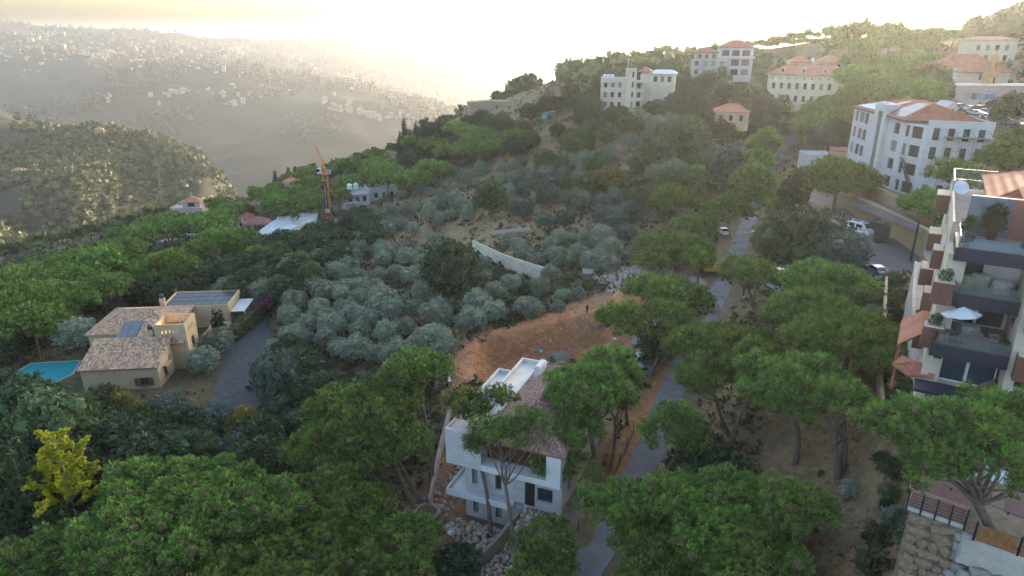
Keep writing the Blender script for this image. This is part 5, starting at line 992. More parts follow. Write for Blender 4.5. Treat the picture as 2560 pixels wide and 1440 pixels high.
def cover(name, label, x, y, rx, ry, h):
    r = random.Random(int(x * 10)); b = MB(); k = 14; prof = [(1.08, 0), (1.0, .35), (.95, .7), (.75, .95), (.3, 1.0)]; n = 0
    for f, z in prof:
        for j in range(k): a = 2 * math.pi * j / k; w_ = 1 + .07 * math.sin(5 * a + z * 3) + r.uniform(-.03, .03); b.v.append((rx * f * w_ * math.cos(a), ry * f * w_ * math.sin(a), h * z * r.uniform(.95, 1.02)))
    for i in range(len(prof) - 1):
        for j in range(k): b.f.append((i * k + j, i * k + (j + 1) % k, (i + 1) * k + (j + 1) % k, (i + 1) * k + j)); b.m.append(0)
    b.f.append(tuple((len(prof) - 1) * k + j for j in range(k))); b.m.append(0); q = b.build(name, mat('canvas_cover', (.43, .39, .34), .95, bump=.6, bscale=4), label=label, cat='covered furniture'); q.location = AL(x, y, T2); q.rotation_euler.z = AA
cover('covered_sofa', 'beige canvas cover over furniture by the left terrace wall', 1.9, 3.3, .75, .5, 1.0); cover('covered_armchair', 'pale tarpaulin bundle over furniture on the right of the middle terrace', 3.2, 2.5, .72, .7, .95)
def potplant(x, y, z, label, s=1.0, leaf=GREEN, pot=WHITE):
    o = on('potted_plant', label, 'potted plant', x, y, z); b = MB(); b.lathe([(.2 * s, 0), (.28 * s, .45 * s)], 8); b.build('pot', pot, o); inst('foliage', crown_mesh('foliage', [(0, 0, .95 * s, .42 * s, 1.25), (.1, .1, 1.4 * s, .3 * s, 1)], [leaf], .14, .2, .22, 5, .3, 1, -.9, 0, .6, int(s * 10)), o)
potplant(1.95, 3.9, T1, 'tall bushy potted shrub against the slate grey penthouse wall', 1.5, BROAD, BLACK); potplant(.4, 3.8, T1, 'thin potted plant at the corner of the grey penthouse wall', .9); potplant(.35, .5, T1, 'small leafy plant inside the top terrace glass corner', .6, BLUEG); potplant(3.9, .6, T1, 'plant at the right corner of the top terrace', .8, BLUEG); potplant(3.9, -.7, T3, 'white pot with plant at the corner of the parasol terrace', .5)
for x, y, z in ((-.5, 0, T2 + .6), (-.5, 0, T3 + .6)): potplant(x, y, z, 'leafy plants on the %s brown corner balcony' % ('upper' if z > -18 else 'lower'), .7, GREEN)
def dish(x, y, z, s, label):
    o = on('satellite_dish', label, 'satellite dish', x, y, z); b = MB(); b.tube([(0, 0, -.6), (0, 0, .5)], .03, 6); b.build('mast', STEEL, o); b = MB(); b.lathe([(.02, 0), (.3 * s, .05), (.5 * s, .16 * s)], 14); q = b.build('reflector', GALV, o); q.rotation_euler = (1.1, 0, .5); q.location = (0, -.08, .5)
dish(-.2, 14.5, T1 + 1.2, 1.3, 'white satellite dish on the apartment roof edge'); dish(-1.2, 18.4, T3 + .9, 1.5, 'grey satellite dish on the lowest left balcony')
o = on('solar_water_heater', 'solar water heater with round tank on the apartment roof', 'water heater', 8.2, 14, T1 + 4.2); b = MB(); b.tube([(-.9, 0, 0.4), (.9, 0, 0.4)], .3, 10); b.build('tank', GALV, o); b = MB(); b.poly([(-.9, -1.5, -.6), (.9, -1.5, -.6), (.9, -.3, .3), (-.9, -.3, .3)]); b.poly([(-.9, -.3, .24), (.9, -.3, .24), (.9, -1.5, -.66), (-.9, -1.5, -.66)]); b.build('collector', SOLAR, o)
# ramp, long parapet wall and concrete retaining wall on its left
b = MB(); LW = [level(2287, 652, -26.6), level(2281, 730, -26.6), level(2281, 820, -26.6), level(2290, 900, -26.6), level(2303, 965, -26.6), level(2340, 1010, -26.6)]
for a, c in zip(LW[:-1], LW[1:]): d = Vector((c.x - a.x, c.y - a.y, 0)); s = Vector((-d.y, d.x, 0)).normalized() * .3; b.prism([(a.x, a.y), (c.x, c.y), (c.x + s.x, c.y + s.y), (a.x + s.x, a.y + s.y)], -38, -26.6)
b.build('concrete_retaining_wall', mat('stained_concrete', (.36, .34, .31), .9, scale=.35, col2=(.22, .21, .19), bump=.2), label='tall stained concrete retaining wall left of the apartment house', cat='wall')
def ramp(name, pts, z, m): b = MB(); b.prism([(p.x, p.y) for p in [level(u, v, z) for u, v in pts]][::-1], -33, z); return b.build(name, m, kind='structure')
ramp('ramp_upper', [(2290, 656), (2340, 656), (2345, 770), (2286, 775)], -27.3, mat('ramp_paving', (.30, .26, .23), .9, scale=.6, var=.3)); ramp('ramp_lower', [(2286, 778), (2345, 772), (2420, 800), (2460, 990), (2345, 1005), (2308, 955), (2295, 890)], -27.9, mat('ramp_tarmac', (.13, .13, .135), .9, scale=.6, var=.3))
o = empty('ramp_railing', LW[4] + Vector((.25, 0, 0)), math.atan2(LW[3].y - LW[4].y, LW[3].x - LW[4].x) - R(90), 'dark metal railing on the ramp parapet of the apartment house', 'railing')
for i in range(9): q = MB(); q.box(-.02, .02, i * .62 - .02, i * .62 + .02, 0, .9); q.build('bar', BLACK, o)
for z in (.2, .5, .85): q = MB(); q.box(-.03, .03, -.1, 5.1, z, z + .05); q.build('rail', BLACK, o)
o = empty('garden_boundary_wall', at(2205, 980), 0, 'low ochre boundary wall running up between the brown slope and the shrub strip', 'wall')
GW = [at(*p) for p in [(2200,1035),(2195,960),(2203,880),(2207,800),(2212,720),(2215,695)]]
for a, c in zip(GW[:-1], GW[1:]): q = MB(); q.bar(a - o.location + Vector((0, 0, .5)), c - o.location + Vector((0, 0, .5)), .35, 1.9); q.build('wall_panel', mat('ochre_wall', (.42, .30, .18), .9, scale=.7, var=.3, bump=.2), o)
# ---------------------------------------------------------------- buildings up the hill and down the slope
# --- white institution with red roof
A_, C_, D_, E_ = level(2138, 264, -17.5), level(2265, 297, -17.5), level(2321, 311, -17.9), level(2487, 317, -17.9); D_ = Vector((D_.x, D_.y, 0)); bk = (A_ - C_) * .75
E = house('white_institution', (0, 0, 0), 0, 'white stone institution with red hip roof, solar panels and a stair tower', 'school')
B_ = E_ + bk; F_ = A_ + Vector((6, 1.5, 0)); BZ = -35.2; poly = [tuple(p[:2]) for p in (A_, C_, D_, E_, B_, F_)]
LA = (C_ - A_).length; LC = (Vector(poly[2]) - Vector(poly[1])).length; LD = (Vector(poly[3]) - Vector(poly[2])).length
wins = []
for f in range(4):
    h = 2.0 + f * 4.0
    for s in (.045, .145, .245) if f > 0 else (): wins.append((0, LA * s, LA * (s + (.055 if s < .1 else .085)), h, h + 2.7, 1 if s < .1 else 2, 2))
    wins.append((0, LA * .83, LA * .93, h, h + 2.5, 3, 2)); wins.append((1, LC * .36, LC * .84, h, h + 2.5, 4, 2)); wins.append((1, LC * .07, LC * .25, h, h + 2.5, 1, 2))
    for k in range(4): wins.append((2, LD * (.1 + .23 * k), LD * (.1 + .23 * k) + 1.25, h, h + 2.6, 2, 2))
shell(E, 'wall', poly, BZ, -18.3, WSTONE, wins, depth=.4)
b = MB(); ang = (C_ - A_).normalized(); nr = Vector((ang.y, -ang.x, 0)); t0 = A_ + ang * LA * .50; t1 = A_ + ang * LA * .72; tp = [t0 + nr * .9, t1 + nr * .9, t1 - nr * 6, t0 - nr * 6]; tw = (t1 - t0).length
b2 = [tuple(p[:2]) for p in tp]; shell(E, 'stair_tower', b2, BZ, -15.6, WSTONE, [(0, tw * .36, tw * .72, 3.0, 18.2, 1, 7)], parapet=.3, depth=.3)
apF, apB = level(2335, 259, -14.0), level(2275, 243, -14.0); ez = -17.6; c0, c1, c2, c3 = [Vector((p.x, p.y, ez)) for p in (A_ + nr * .6 , C_ + nr * .6 - (A_ - C_).normalized() * .6, E_ + (A_ - C_) * .04, B_)]
apB = apF + (A_ - C_) * .45
b = MB(); fl = [(c0, c1, apF, apB), (c1, c2, apF), (c2, c3, apB, apF), (c3, c0, apB)]
for f in fl: b.poly(f)
for a, c in ((c1, apF), (c0, apB), (c2, apF), (apF, apB)): b.bar(a, c, .3, .2)
b.build('roof', RED, E); b = MB()
for a, c in ((c0, c1), (c1, c2), (c2, c3)): b.bar(a - Vector((0, 0, .25)), c - Vector((0, 0, .25)), .3, .5)
b.build('gutter', DGREY, E)
def onface(c, s, t): return c[0].lerp(c[1], s).lerp(c[3].lerp(c[2], s), t)
fc = (c0, c1, apF, apB)
for i in range(9):
    for j in range(3):
        if i < 3 and j == 2 or .46 < .02 + i * .105 + .05 < .6: continue
        s0, s1, u0, u1 = .02 + i * .105, .02 + i * .105 + .1, .1 + j * .27, .1 + j * .27 + .25; nn = (c1 - c0).cross(apB - c0).normalized() * .12; q = MB(); P = [onface(fc, s0, u0) + nn, onface(fc, s1, u0) + nn, onface(fc, s1, u1) + nn, onface(fc, s0, u1) + nn]; q.poly(P); q.poly([p - nn * .5 for p in reversed(P)]); q.build('solar_panel', GALV if i < 4 else mat('panel_grey', (.12, .13, .15), .2), E)  # left columns white: the reflection is put into the panel colour
dm = level(2370, 290, -17.2); o = MB(); q = Matrix.Translation(dm) ; o.box(-1.6, 1.6, -.4, 4, -.6, 1.8, 0, q); o.extr([(-1.9, 1.6), (1.9, 1.6), (0, 3.2)], -.8, 4, 0); o.v[-18:] = [tuple(Vector(v) + dm) for v in o.v[-18:]]
d_ = o.build('dormer', WSTONE, E); q = MB(); q.box(-.7, .7, -.46, -.402, -.5, 1.6); w_ = q.build('dormer_window', HOLE, d_); w_.location = dm
b = MB(); dd = (E_ - Vector((*poly[2], E_.z))).normalized(); 
for k in range(6): p = Vector((*poly[2], -20.2)) + dd * (LD * .28 + k * LD * .13); b.bar(p + Vector((0, -.1, 1.4)), p + Vector((.2, -1.8, 0)), .08)
p0, p1 = Vector((*poly[2], -20.3)) + dd * LD * .25 + Vector((0, -1.0, 0)), Vector((*poly[2], -20.3)) + dd * LD * .99 + Vector((0, -1.0, 0)); b.bar(p0, p1, 1.9, .18); b.build('steel_canopy', mat('grey_green_steel', (.16, .19, .19), .5), E)
b = MB(); b.wall(tuple((Vector((*poly[2], 0)) + Vector((-.05, -.06, 0)))[:2]), tuple((E_ + Vector((.1, -.06, 0)))[:2]), -18.29, -17.0); b.wall(tuple((E_ + Vector((.1, -.06, 0)))[:2]), tuple((B_)[:2]), -18.29, -17.0); b.build('terrace_parapet', WSTONE, E)
# outside stair between the two fronts
st = empty('steel_staircase', (0, 0, 0), 0, 'open steel staircase climbing the white institution front', 'staircase'); s0_ = Vector((*poly[1], 0)).lerp(Vector((*poly[2], 0)), .1) + Vector((-.4, -1.0, -25.6)); s1_ = Vector((*poly[1], 0)).lerp(Vector((*poly[2], 0)), .75) + Vector((.4, -2.0, -34.9))
for s in (-.5, .5): q = MB(); q.bar(s0_ + Vector((0, s, 0)), s1_ + Vector((0, s, 0)), .08, .3); q.build('stringer', DGREY, st); q = MB(); q.bar(s0_ + Vector((0, s, 1)), s1_ + Vector((0, s, 1)), .05); q.build('handrail', DGREY, st)
tm = MB().box(-.18, .18, -.48, .48, 0, .04).mesh('tread', DGREY)
for i in range(26): inst('tread', tm, st, s0_.lerp(s1_, (i + .5) / 26))
sc = empty('scaffolding', (0, 0, 0), 0, 'tube scaffolding against the right front of the white institution', 'scaffolding'); pm = MB().tube([(0, 0, -35), (0, 0, -21)], .05, 5).mesh('post', mat('rusty_tube', (.2, .13, .11), .7))
for k in range(4):
    p = Vector((*poly[2], 0)) + dd * (LD * (.24 + .22 * k))
    for y in (-1.3, -2.3): inst('post', pm, sc, p + Vector((.1, y, 0)))
for z in (-23, -26, -29, -32): a = Vector((*poly[2], z)) + dd * LD * .24; c = Vector((*poly[2], z)) + dd * LD * .9; q = MB(); q.bar(a + Vector((0, -2.3, 0)), c + Vector((0, -2.3, 0)), .06); q.build('ledger', MATS['rusty_tube'], sc)
# --- stone retaining walls before it, with a sloped path between
RW = stonemat('ochre_rubble_wall', (.44, .31, .17), (.30, .20, .11), 1.5)
def rwall(name, pts, th, label, m=RW):
    """pts: plan points with top and foot height"""
    b = MB()
    for (a, za, fa), (c, zc, fc_) in zip(pts[:-1], pts[1:]):
        d = Vector((c.x - a.x, c.y - a.y, 0)); s = Vector((-d.y, d.x, 0)).normalized() * th
        A, C, A2, C2 = Vector((a.x, a.y, 0)), Vector((c.x, c.y, 0)), Vector((a.x, a.y, 0)) + s, Vector((c.x, c.y, 0)) + s; Z = lambda p, z: (p.x, p.y, z)
        b.poly([Z(A, fa), Z(C, fc_), Z(C, zc), Z(A, za)]); b.poly([Z(C2, fc_), Z(A2, fa), Z(A2, za), Z(C2, zc)]); b.poly([Z(A, za), Z(C, zc), Z(C2, zc), Z(A2, za)]); b.poly([Z(A2, fa), Z(A, fa), Z(A, za), Z(A2, za)]); b.poly([Z(C, fc_), Z(C2, fc_), Z(C2, zc), Z(C, zc)])
    return b.build(name, m, label=label, cat='wall')
w0, w1, w2, w3 = level(2088, 505, -38.0), level(2160, 560, -37.0), level(2315, 655, -35.7), level(2395, 615, -35.5)
rwall('stone_retaining_wall', [(w0, -35.5, -40), (w1, -32.2, -39), (w2, -30.6, -37.5), (w3, -30.2, -37)], .8, 'long ochre stone retaining wall behind the ambulance van')
u0, u1, u2 = w0 + Vector((4, 5, 0)), w1 + Vector((5, 6, 0)), w2 + Vector((3, 9, 0)); b = MB(); b.poly([(w1.x - 3, w1.y + 3, -33.3), (w2.x - 1, w2.y + 1, -31.0), (u2.x, u2.y, -30.9), (u1.x, u1.y, -33.2)]); b.build('sloped_path', ASPH, kind='structure')
rwall('upper_terrace_wall', [(u0 + Vector((0, 1, 0)), -33.0, -38), (u1, -30.8, -36), (u1.lerp(u2, .6), -29.6, -34), (u2 + Vector((4, 3, 0)), -29.4, -34)], .6, 'upper ochre terrace wall below the white institution')
hedge('lavender_hedge', [tuple(u0 + Vector((1.5, 3, -33.2))), tuple(u1 + Vector((1.5, 2, -30.9))), tuple(u1.lerp(u2, .6) + Vector((1, 2, -29.7)))], 1.6, .8, BLUEG, 'low grey green hedge on the terrace wall below the white institution')
o = empty('terrace_railing', (0, 0, 0), 0, 'thin dark railing on the right end of the stone retaining wall', 'railing'); rp = MB().box(-.03, .03, -.03, .03, 0, 1.1).mesh('post', BLACK)
for i in range(14): inst('post', rp, o, Vector((w2.x, w2.y, -30.6)).lerp(Vector((w3.x, w3.y, -30.2)), i / 13))
for h in (.5, 1.05): q = MB(); q.bar(Vector((w2.x, w2.y, -30.6 + h)), Vector((w3.x, w3.y, -30.2 + h)), .04); q.build('rail', BLACK, o)
# --- low white shack by the road
p = at(2004, 432); E = house('white_shack', p, R(-12), 'low whitewashed roadside shack with flat roofs left of the institution'); shell(E, 'wall', rect(0, 7.5, 0, 8), -.5, 5.2, WSTONE, [(0, 2, 3, .9, 2.4, 1, 1)], parapet=.3, mt=CONC); shell(E, 'front_room', rect(2.6, 6.3, -4.2, -.01), -1, 3.0, WSTONE, [(3, 1, 2, .8, 2.4, 1, 1)], parapet=.3, mt=CONC); shell(E, 'side_room', rect(6.4, 10, -3.2, -.02), -1, 2.6, WSTONE, parapet=.2, mt=CONC); shell(E, 'far_room', rect(7.6, 13, 1, 8), -.5, 4.0, mat('weathered_grey', (.26, .24, .22), .9), [(0, 2, 3.2, 1, 2.4, 1, 1)])
p = at(2080, 412); E = house('ochre_shed', p, R(-14), 'small ochre and white shed with red edged flat roof beside the white institution', 'shed'); shell(E, 'wall', rect(0, 4, 0, 6), -1, 3.8, TAN, [(0, .8, 2.2, .8, 2.8, 1, 1)]); b = MB(); b.box(-.3, 4.3, -.3, 6.3, 3.804, 4.05); b.build('roof', mat('red_edge', (.3, .08, .07), .8), E); shell(E, 'white_room', rect(4.02, 9, -2, 6), -1, 3.2, WSTONE, [(3, .7, 1.3, .8, 2.4, 1, 1), (0, 1.2, 2.2, .8, 2.4, 1, 1)], mt=CONC)
# --- tower house, villas behind, mansion, cottage
p = at(1500, 286); p.z = -26.3; E = house('tower_house', p, R(-6), 'cream flat roofed house with a stair tower and balconies above the grove')
shell(E, 'wall', rect(0, 11, 0, 9), -3, 10.4, CREAM, [(0, 1 + k * 2.6, 2.2 + k * 2.6, 3.9 + f * 3.5, 5.7 + f * 3.5, 2, 1) for k in range(4) for f in range(3)] + [(1, 2 + k * 3, 3.2 + k * 3, 3.9 + f * 3.5, 5.5 + f * 3.5) for k in range(2) for f in range(3)], parapet=.8)
shell(E, 'stair_tower', rect(8.8, 12.6, -1.2, 3), -3, 14.0, CREAM, [(0, 2.2, 2.9, 4 + f * 3.5, 6 + f * 3.5, 1, 1) for f in range(4)], parapet=.6)
for f in range(3):
    b = MB(); z = 4.4 + f * 3.2 - 1.0; b.box(12.604, 15.6, -.6, 3, z - .25, z); b.box(12.604, 15.6, -.75, -.6, z - .25, z + .9); b.box(15.45, 15.6, -.596, 3, z, z + .9); b.build('balcony', CREAM, E); b = MB(); b.box(-.3, 4.6, -1.1, -.004, z - .25, z); b.box(-.3, 4.6, -1.25, -1.1, z - .25, z + .85); b.build('balcony', CREAM, E)
shell(E, 'right_wing', rect(12.61, 15.5, 2, 9), -3, 10, CREAM, [(0, .6, 1.9, 4 + f * 3.2, 6 + f * 3.2) for f in range(3)])
o = b = None
for x in (1.2, 2.6, 4.0): b = MB(); b.lathe([(.7, 0), (.7, 1.7), (.2, 2)], 10, 0, (x, 2.2, 10.5)); b.build('roof_tank', GALV, E)
b = MB(); b.tube([(9.4, 1.5, 14), (9.4, 1.5, 18.2)], .12, 6); b.tube([(10.6, 1, 14), (10.6, 1, 16.4)], .06, 5); b.bar((9.8, 1, 15.8), (11.4, 1, 15.8), .06); b.build('antenna', STEEL, E)
p = at(1612, 200, 0, 225); p = P3(1600, 208, 262); E = house('grey_roofed_house', p, R(-15), 'long low house with pale metal roof behind the tower house'); shell(E, 'wall', rect(0, 13, 0, 9), -8, 3.6, CREAM, [(0, 5 + k * 2.6, 6.4 + k * 2.6, 8.6, 10.6) for k in range(3)]); hip(E, 4, 13, 0, 9, 3.61, 1.3, mat('pale_metal_roof', (.45, .50, .55), .5), inset=2); hip(E, -1, 3.9, 0, 8, 4.2, 1.7, PINKR, 'tile_roof')
p = P3(1728, 183, 305); E = house('concrete_hill_house', p, R(-10), 'grey concrete hill house with a tiled top storey, left of a pair'); shell(E, 'wall', rect(0, 16, 0, 10), -6, 5.5, mat('raw_concrete', (.36, .34, .31), .9, scale=.3), [(0, 1.2 + k * 3.6, 2.8 + k * 3.6, 2 + f * 3.6, 4 + f * 3.6, 1, 1) for k in range(4) for f in range(3)]); shell(E, 'top_storey', rect(1.5, 11, 1, 9), 5.51, 9, MATS['raw_concrete'], [(0, 1 + k * 3, 2.4 + k * 3, .8, 2.4) for k in range(3)]); hip(E, 1.5, 11, 1, 9, 9.01, 1.8, RED)
p = P3(1797, 165, 318); E = house('white_hill_house', p, R(-8), 'white hill house with wide glazed balconies and a red gable roof, right of a pair'); shell(E, 'wall', rect(0, 15, 0, 10), -7, 8.2, WSTONE, [(0, .8 + k * 4.6, 4.2 + k * 4.6, 3.0 + f * 4.2, 5.6 + f * 4.2, 3, 1) for k in range(3) for f in range(3)]); b = MB(); b.box(-.8, 15.6, -1.6, -.004, 3.2, 3.5); b.box(-.8, 15.6, -1.7, -1.6, 3.2, 4.3); b.build('balcony', WSTONE, E); hip(E, 0, 15, 0, 10, 8.21, 3.2, RED, inset=6)
p = level(1912, 258, -27.6); E = house('yellow_mansion', p, R(-31), 'large pale yellow mansion with red hip roof and arched windows', 'mansion'); MW = 30.0
shell(E, 'wall', rect(0, MW, 0, 14), -3, 11.6, mat('pale_yellow_render', (.62, .53, .36), .9, scale=.2), [(0, 2.0 + k * 3.1, 3.3 + k * 3.1, 4.2 + f * 5.0, 6.6 + f * 5.0, 2, 2) for k in range(8) for f in range(2)] + [(0, 1.6 + k * 3.1, 2.2 + k * 3.1, 13.1, 13.7, 1, 1) for k in range(8)] + [(1, 1.5 + k * 2.6, 2.7 + k * 2.6, 4.2 + f * 5, 6.6 + f * 5, 2, 2) for k in range(5) for f in range(2)]); b = MB(); b.box(-.5, MW + .5, -.5, 14.5, 11.604, 12.0); b.build('cornice', CREAM, E); hip(E, 0, MW, 0, 14, 12.01, 3.6, ORANGE, ov=.7, inset=6)
for k in range(3): b = MB(); x = 5.5 + k * 8.2; b.box(x - .9, x + .9, .8, 4.5, 12.4, 14.4); b.lathe([(.9, 0), (.9, .5)], 10, 0, (x, 1.3, 14.2)); o = b.build('dormer', CREAM, E); b = MB(); b.box(x - .45, x + .45, .74, .797, 12.9, 14.3); b.build('dormer_window', GLASS, o)
b = MB(); [b.box(1.6 + k * 3.1, 3.7 + k * 3.1, -.06, -.004, .6 + 0 * k + 5.4, 5.75) for k in range(8)]; b.build('string_course', CREAM, E)
p = P3(1975, 172, 345); E = house('twin_roofed_house', p, R(-8), 'house with twin small red hip roofs behind the yellow mansion'); shell(E, 'wall', rect(0, 26, 0, 9), -9, 3.2, CREAM, [(0, 2 + k * 3.4, 3.4 + k * 3.4, 9.4, 11.2) for k in range(7)]); hip(E, 0, 10, 0, 9, 3.21, 3, ORANGE); hip(E, 13, 26, 0, 9, 3.21, 3, ORANGE, 'right_roof'); b = MB(); b.lathe([(.9, 0), (.9, 1.8)], 10, 0, (11.5, 4, 3.2)); b.build('roof_tank', GALV, E)
p = level(1785, 312, -31.5); E = house('red_roofed_cottage', p, R(-14), 'ochre cottage with low red hip roof behind a thin conifer', 'cottage'); shell(E, 'wall', rect(0, 12, 0, 10), -2, 4.8, TAN, [(0, 1.5 + k * 3.6, 2.7 + k * 3.6, 3.6, 5.6) for k in range(3)]); hip(E, 0, 12, 0, 10, 4.81, 2.6, ORANGE, inset=5)
# --- church, its stone block wall building, convent
p = level(2382, 268, -21.5); E = house('stone_church_hall', p, R(-4), 'pale stone hall with buttressed blank front and blue doors beside the car park', 'church hall')
shell(E, 'wall', rect(0, 26, 0, 12), -3, 6.3, mat('pale_church_stone', (.52, .42, .34), .9, scale=.4, var=.2, bump=.2), [(0, 7, 9.6, 3.2, 7.2, 2, 1), (0, 15.5, 16.1, 4.5, 7.6, 1, 1), (0, 17.6, 18.2, 4.5, 7.6, 1, 1)], depth=.6); b = MB(); b.box(-1.5, 9.8, -4, -.004, -3, 2.6); b.build('annex', MATS['pale_church_stone'], E); b = MB(); b.box(4.6, 6.6, -4.06, -4.004, -1, 1.6); b.build('door', mat('grey_blue_doors', (.14, .17, .22), .6), E); b = MB(); b.box(0, 26.2, -.3, -.004, 5.2, 5.5); b.box(-.2, 26.2, -.35, 12.2, 6.304, 6.6); b.build('cornice', MATS['pale_church_stone'], E)
for x in (4.4, 7.4): b = MB(); b.box(x, x + 2.6, -3.4, -1.2, 2.604, 4.4); b.build('roof_unit', mat('blue_grey_unit', (.22, .26, .32), .6), E)
# big ashlar blocks of the lower right wall, laid course by course
bm_ = [MB().box(0, 1.5, -.5, 0, 0, .78).mesh('stone_block', mat('warm_ashlar', (.46, .34, .26), .9, scale=1.2, var=.3, bump=.3)), MB().box(0, 1.1, -.47, 0, 0, .78).mesh('stone_block', mat('pinkish_ashlar', (.50, .37, .30), .9, scale=1.2, var=.3, bump=.3))]
AW = empty('ashlar_wall', E.matrix_basis @ Vector((10.4, -.9, -1)), R(-4), 'large block ashlar wall right of the stone hall annex', 'wall')
for r_ in range(7):
    x = 0 if r_ % 2 else -.6
    while x < 13.5: k = rnd.random() < .4; inst('stone_block', bm_[k], AW, (x, rnd.uniform(-.03, .03), r_ * .81)); x += 1.54 if not k else 1.14
p = P3(2340, 192, 232); E = house('church', p, R(-4), 'church with broad red tiled roof behind the stone hall', 'church'); shell(E, 'wall', rect(0, 24, 0, 15), -10, 1.6, CREAM, [(0, 14 + k * 4, 15 + k * 4, 9, 11, 1, 2) for k in range(2)]); hip(E, 0, 24, 0, 15, 1.61, 5.5, RED, inset=9, ov=.8)
p = P3(2474, 205, 222); E = house('bell_tower', p, R(8), 'ornate orange stone bell tower behind the stone hall', 'bell tower'); OR = mat('orange_stone', (.48, .29, .14), .9, scale=.8, bump=.3); b = MB(); b.box(-1.5, 1.5, -1.5, 1.5, -10, 2.6); b.box(-1.75, 1.75, -1.75, 1.75, 2.604, 3.0); b.build('shaft', OR, E)
for sx in (-1, 1):
    for sy in (-1, 1): q = MB(); q.box(sx * 1.1 - .3, sx * 1.1 + .3, sy * 1.1 - .3, sy * 1.1 + .3, 3.004, 6.2); q.build('pier', OR, E)
b = MB(); b.box(-1.6, 1.6, -1.6, 1.6, 6.204, 6.7); b.lathe([(1.35, 0), (1.3, .9), (.95, 1.7), (.35, 2.3), (.12, 3.1), (.04, 3.6)], 10, 0, (0, 0, 6.704)); b.build('cupola', OR, E); b = MB(); b.lathe([(.55, 0), (.4, .4), (.25, .8)], 10, 0, (0, 0, 4.4)); b.bar((0, -1.2, 5.3), (0, 1.2, 5.3), .12); b.build('bell', mat('bronze', (.12, .08, .04), .5, metal=.6), E)
b = MB(); b.box(-.3, .3, -1.57, -1.503, -.5, 1.6); b.build('slit_window', HOLE, E)
p = P3(2420, 165, 262); E = house('convent', p, R(-6), 'tall pale convent block with flat pink roof under the pine crowns', 'convent'); shell(E, 'wall', rect(0, 16, 0, 10), -8, 9.5, CREAM, [(0, 1.6 + k * 3.4, 3.0 + k * 3.4, 10 + f * 3.6, 12 + f * 3.6) for k in range(4) for f in range(2)]); hip(E, 0, 16, 0, 10, 9.51, 1.2, PINKR, inset=4)
# flags, masts, floodlight
for k, u in enumerate((2147, 2163, 2178)):
    p = P3(u, 210, 262); o = empty('flagpole', p, 0, ('left', 'middle', 'right')[k] + ' of three flagpoles right of the yellow mansion', 'flagpole', 'flagpoles by the mansion'); b = MB(); b.tube([(0, 0, -6), (0, 0, 4)], .07, 5); b.build('pole', STEEL, o); b = MB(); b.poly([(.1, 0, 3.8), (1.5, .3, 3.2), (1.4, .2, 2.1), (.1, 0, 2.6)]); b.poly([(.1, .03, 2.6), (1.4, .23, 2.1), (1.5, .33, 3.2), (.1, .03, 3.8)]); b.build('flag', mat('pale_flag', (.6, .55, .52), .9), o)
def mast(u, v0, v1, Z, label, w0=.5, m=None):
    a, c = P3(u[0], v0, Z), P3(u[1], v1, Z); b = MB(); h = c.z - a.z + 0; o = empty('lattice_mast', a, 0, label, 'mast'); d = c - a; d = Vector((0, 0, d.length))
    for k in range(3): an = k * 2.094; q = MB(); q.tube([Vector((w0 * math.cos(an), w0 * math.sin(an), -3)), d + Vector((w0 * .3 * math.cos(an), w0 * .3 * math.sin(an), 0))], .07, 4); q.build('leg', m or STEEL, o)
    q = MB()
    for i in range(int(d.z / 1.6)):
        f0, f1 = i * 1.6 / d.z, (i + 1) * 1.6 / d.z
        for k in range(3): a0, a1 = k * 2.094, (k + 1) * 2.094; r0, r1 = w0 * (1 - .7 * f0), w0 * (1 - .7 * f1); q.tube([(r0 * math.cos(a0), r0 * math.sin(a0), f0 * d.z), (r1 * math.cos(a1), r1 * math.sin(a1), f1 * d.z)], .035, 3, cap=False)
    q.build('bracing', m or STEEL, o)
mast((2041, 2045), 100, 38, 470, 'thin mast above the ridge pines, left one of two', .6); mast((2066, 2066), 90, 15, 520, 'hazy lattice mast above the ridge pines, right one of two', .8); mast((2311, 2323), 252, 160, 222, 'left lattice mast of a pair behind the white institution roof', .4); mast((2317, 2330), 252, 165, 224, 'right lattice mast of a pair behind the white institution roof', .4)
mast((407, 400), 498, 430, 560, 'tan electricity pylon against the wooded spur', 2.2, mat('pylon_steel', (.38, .30, .2), .7))
p = P3(2376, 225, 205); o = empty('floodlight_mast', p, 0, 'floodlight pole with three white lamps before the church roof', 'floodlight'); b = MB(); b.tube([(0, 0, -5), (0, 0, 6)], .1, 6); b.build('pole', STEEL, o)
for k in range(3): b = MB(); b.box(-.2, 1.0, -.35, .1, 3.2 + k * 1.2, 3.8 + k * 1.2); b.build('lamp_head', WHITE, o)
# --- houses down the left slope
p = at(428, 545, 0, 270); E = house('modern_hillside_villa', p, R(4), 'pinkish modern villa with orange roof strip and open frame, low on the left slope', 'villa'); PK = mat('pinkish_stone', (.36, .29, .25), .9, scale=.3); shell(E, 'wall', rect(0, 15, 0, 9), -3, 4.2, PK, [(0, 1 + k * 3.6, 3.2 + k * 3.6, 3.6, 5.6) for k in range(4)], mt=CONC, parapet=.4); shell(E, 'upper_storey', rect(5, 13, 3, 8), 4.21, 7.0, PK, [(0, 2.5, 5.5, .4, 2.2, 3, 1)]); hip(E, 5.5, 13, 3, 8, 7.01, 1.5, ORANGE)
b = MB(); [b.bar((0.2, .2, 5), (4.6, 5 + k * .6, 7.0), .3) for k in range(4)]; b.build('pergola', TAN, E)
p = at(575, 572, 0, 240); E = house('orange_roofed_house', p, R(8), 'small house with bright orange roof on the left slope'); shell(E, 'wall', rect(0, 8, 0, 8), -3, 3.8, CREAM, [(0, 1 + k * 3, 2.4 + k * 3, 3.6, 5.2) for k in range(2)]); hip(E, 0, 8, 0, 8, 3.81, 2.6, ORANGE, inset=3.6)
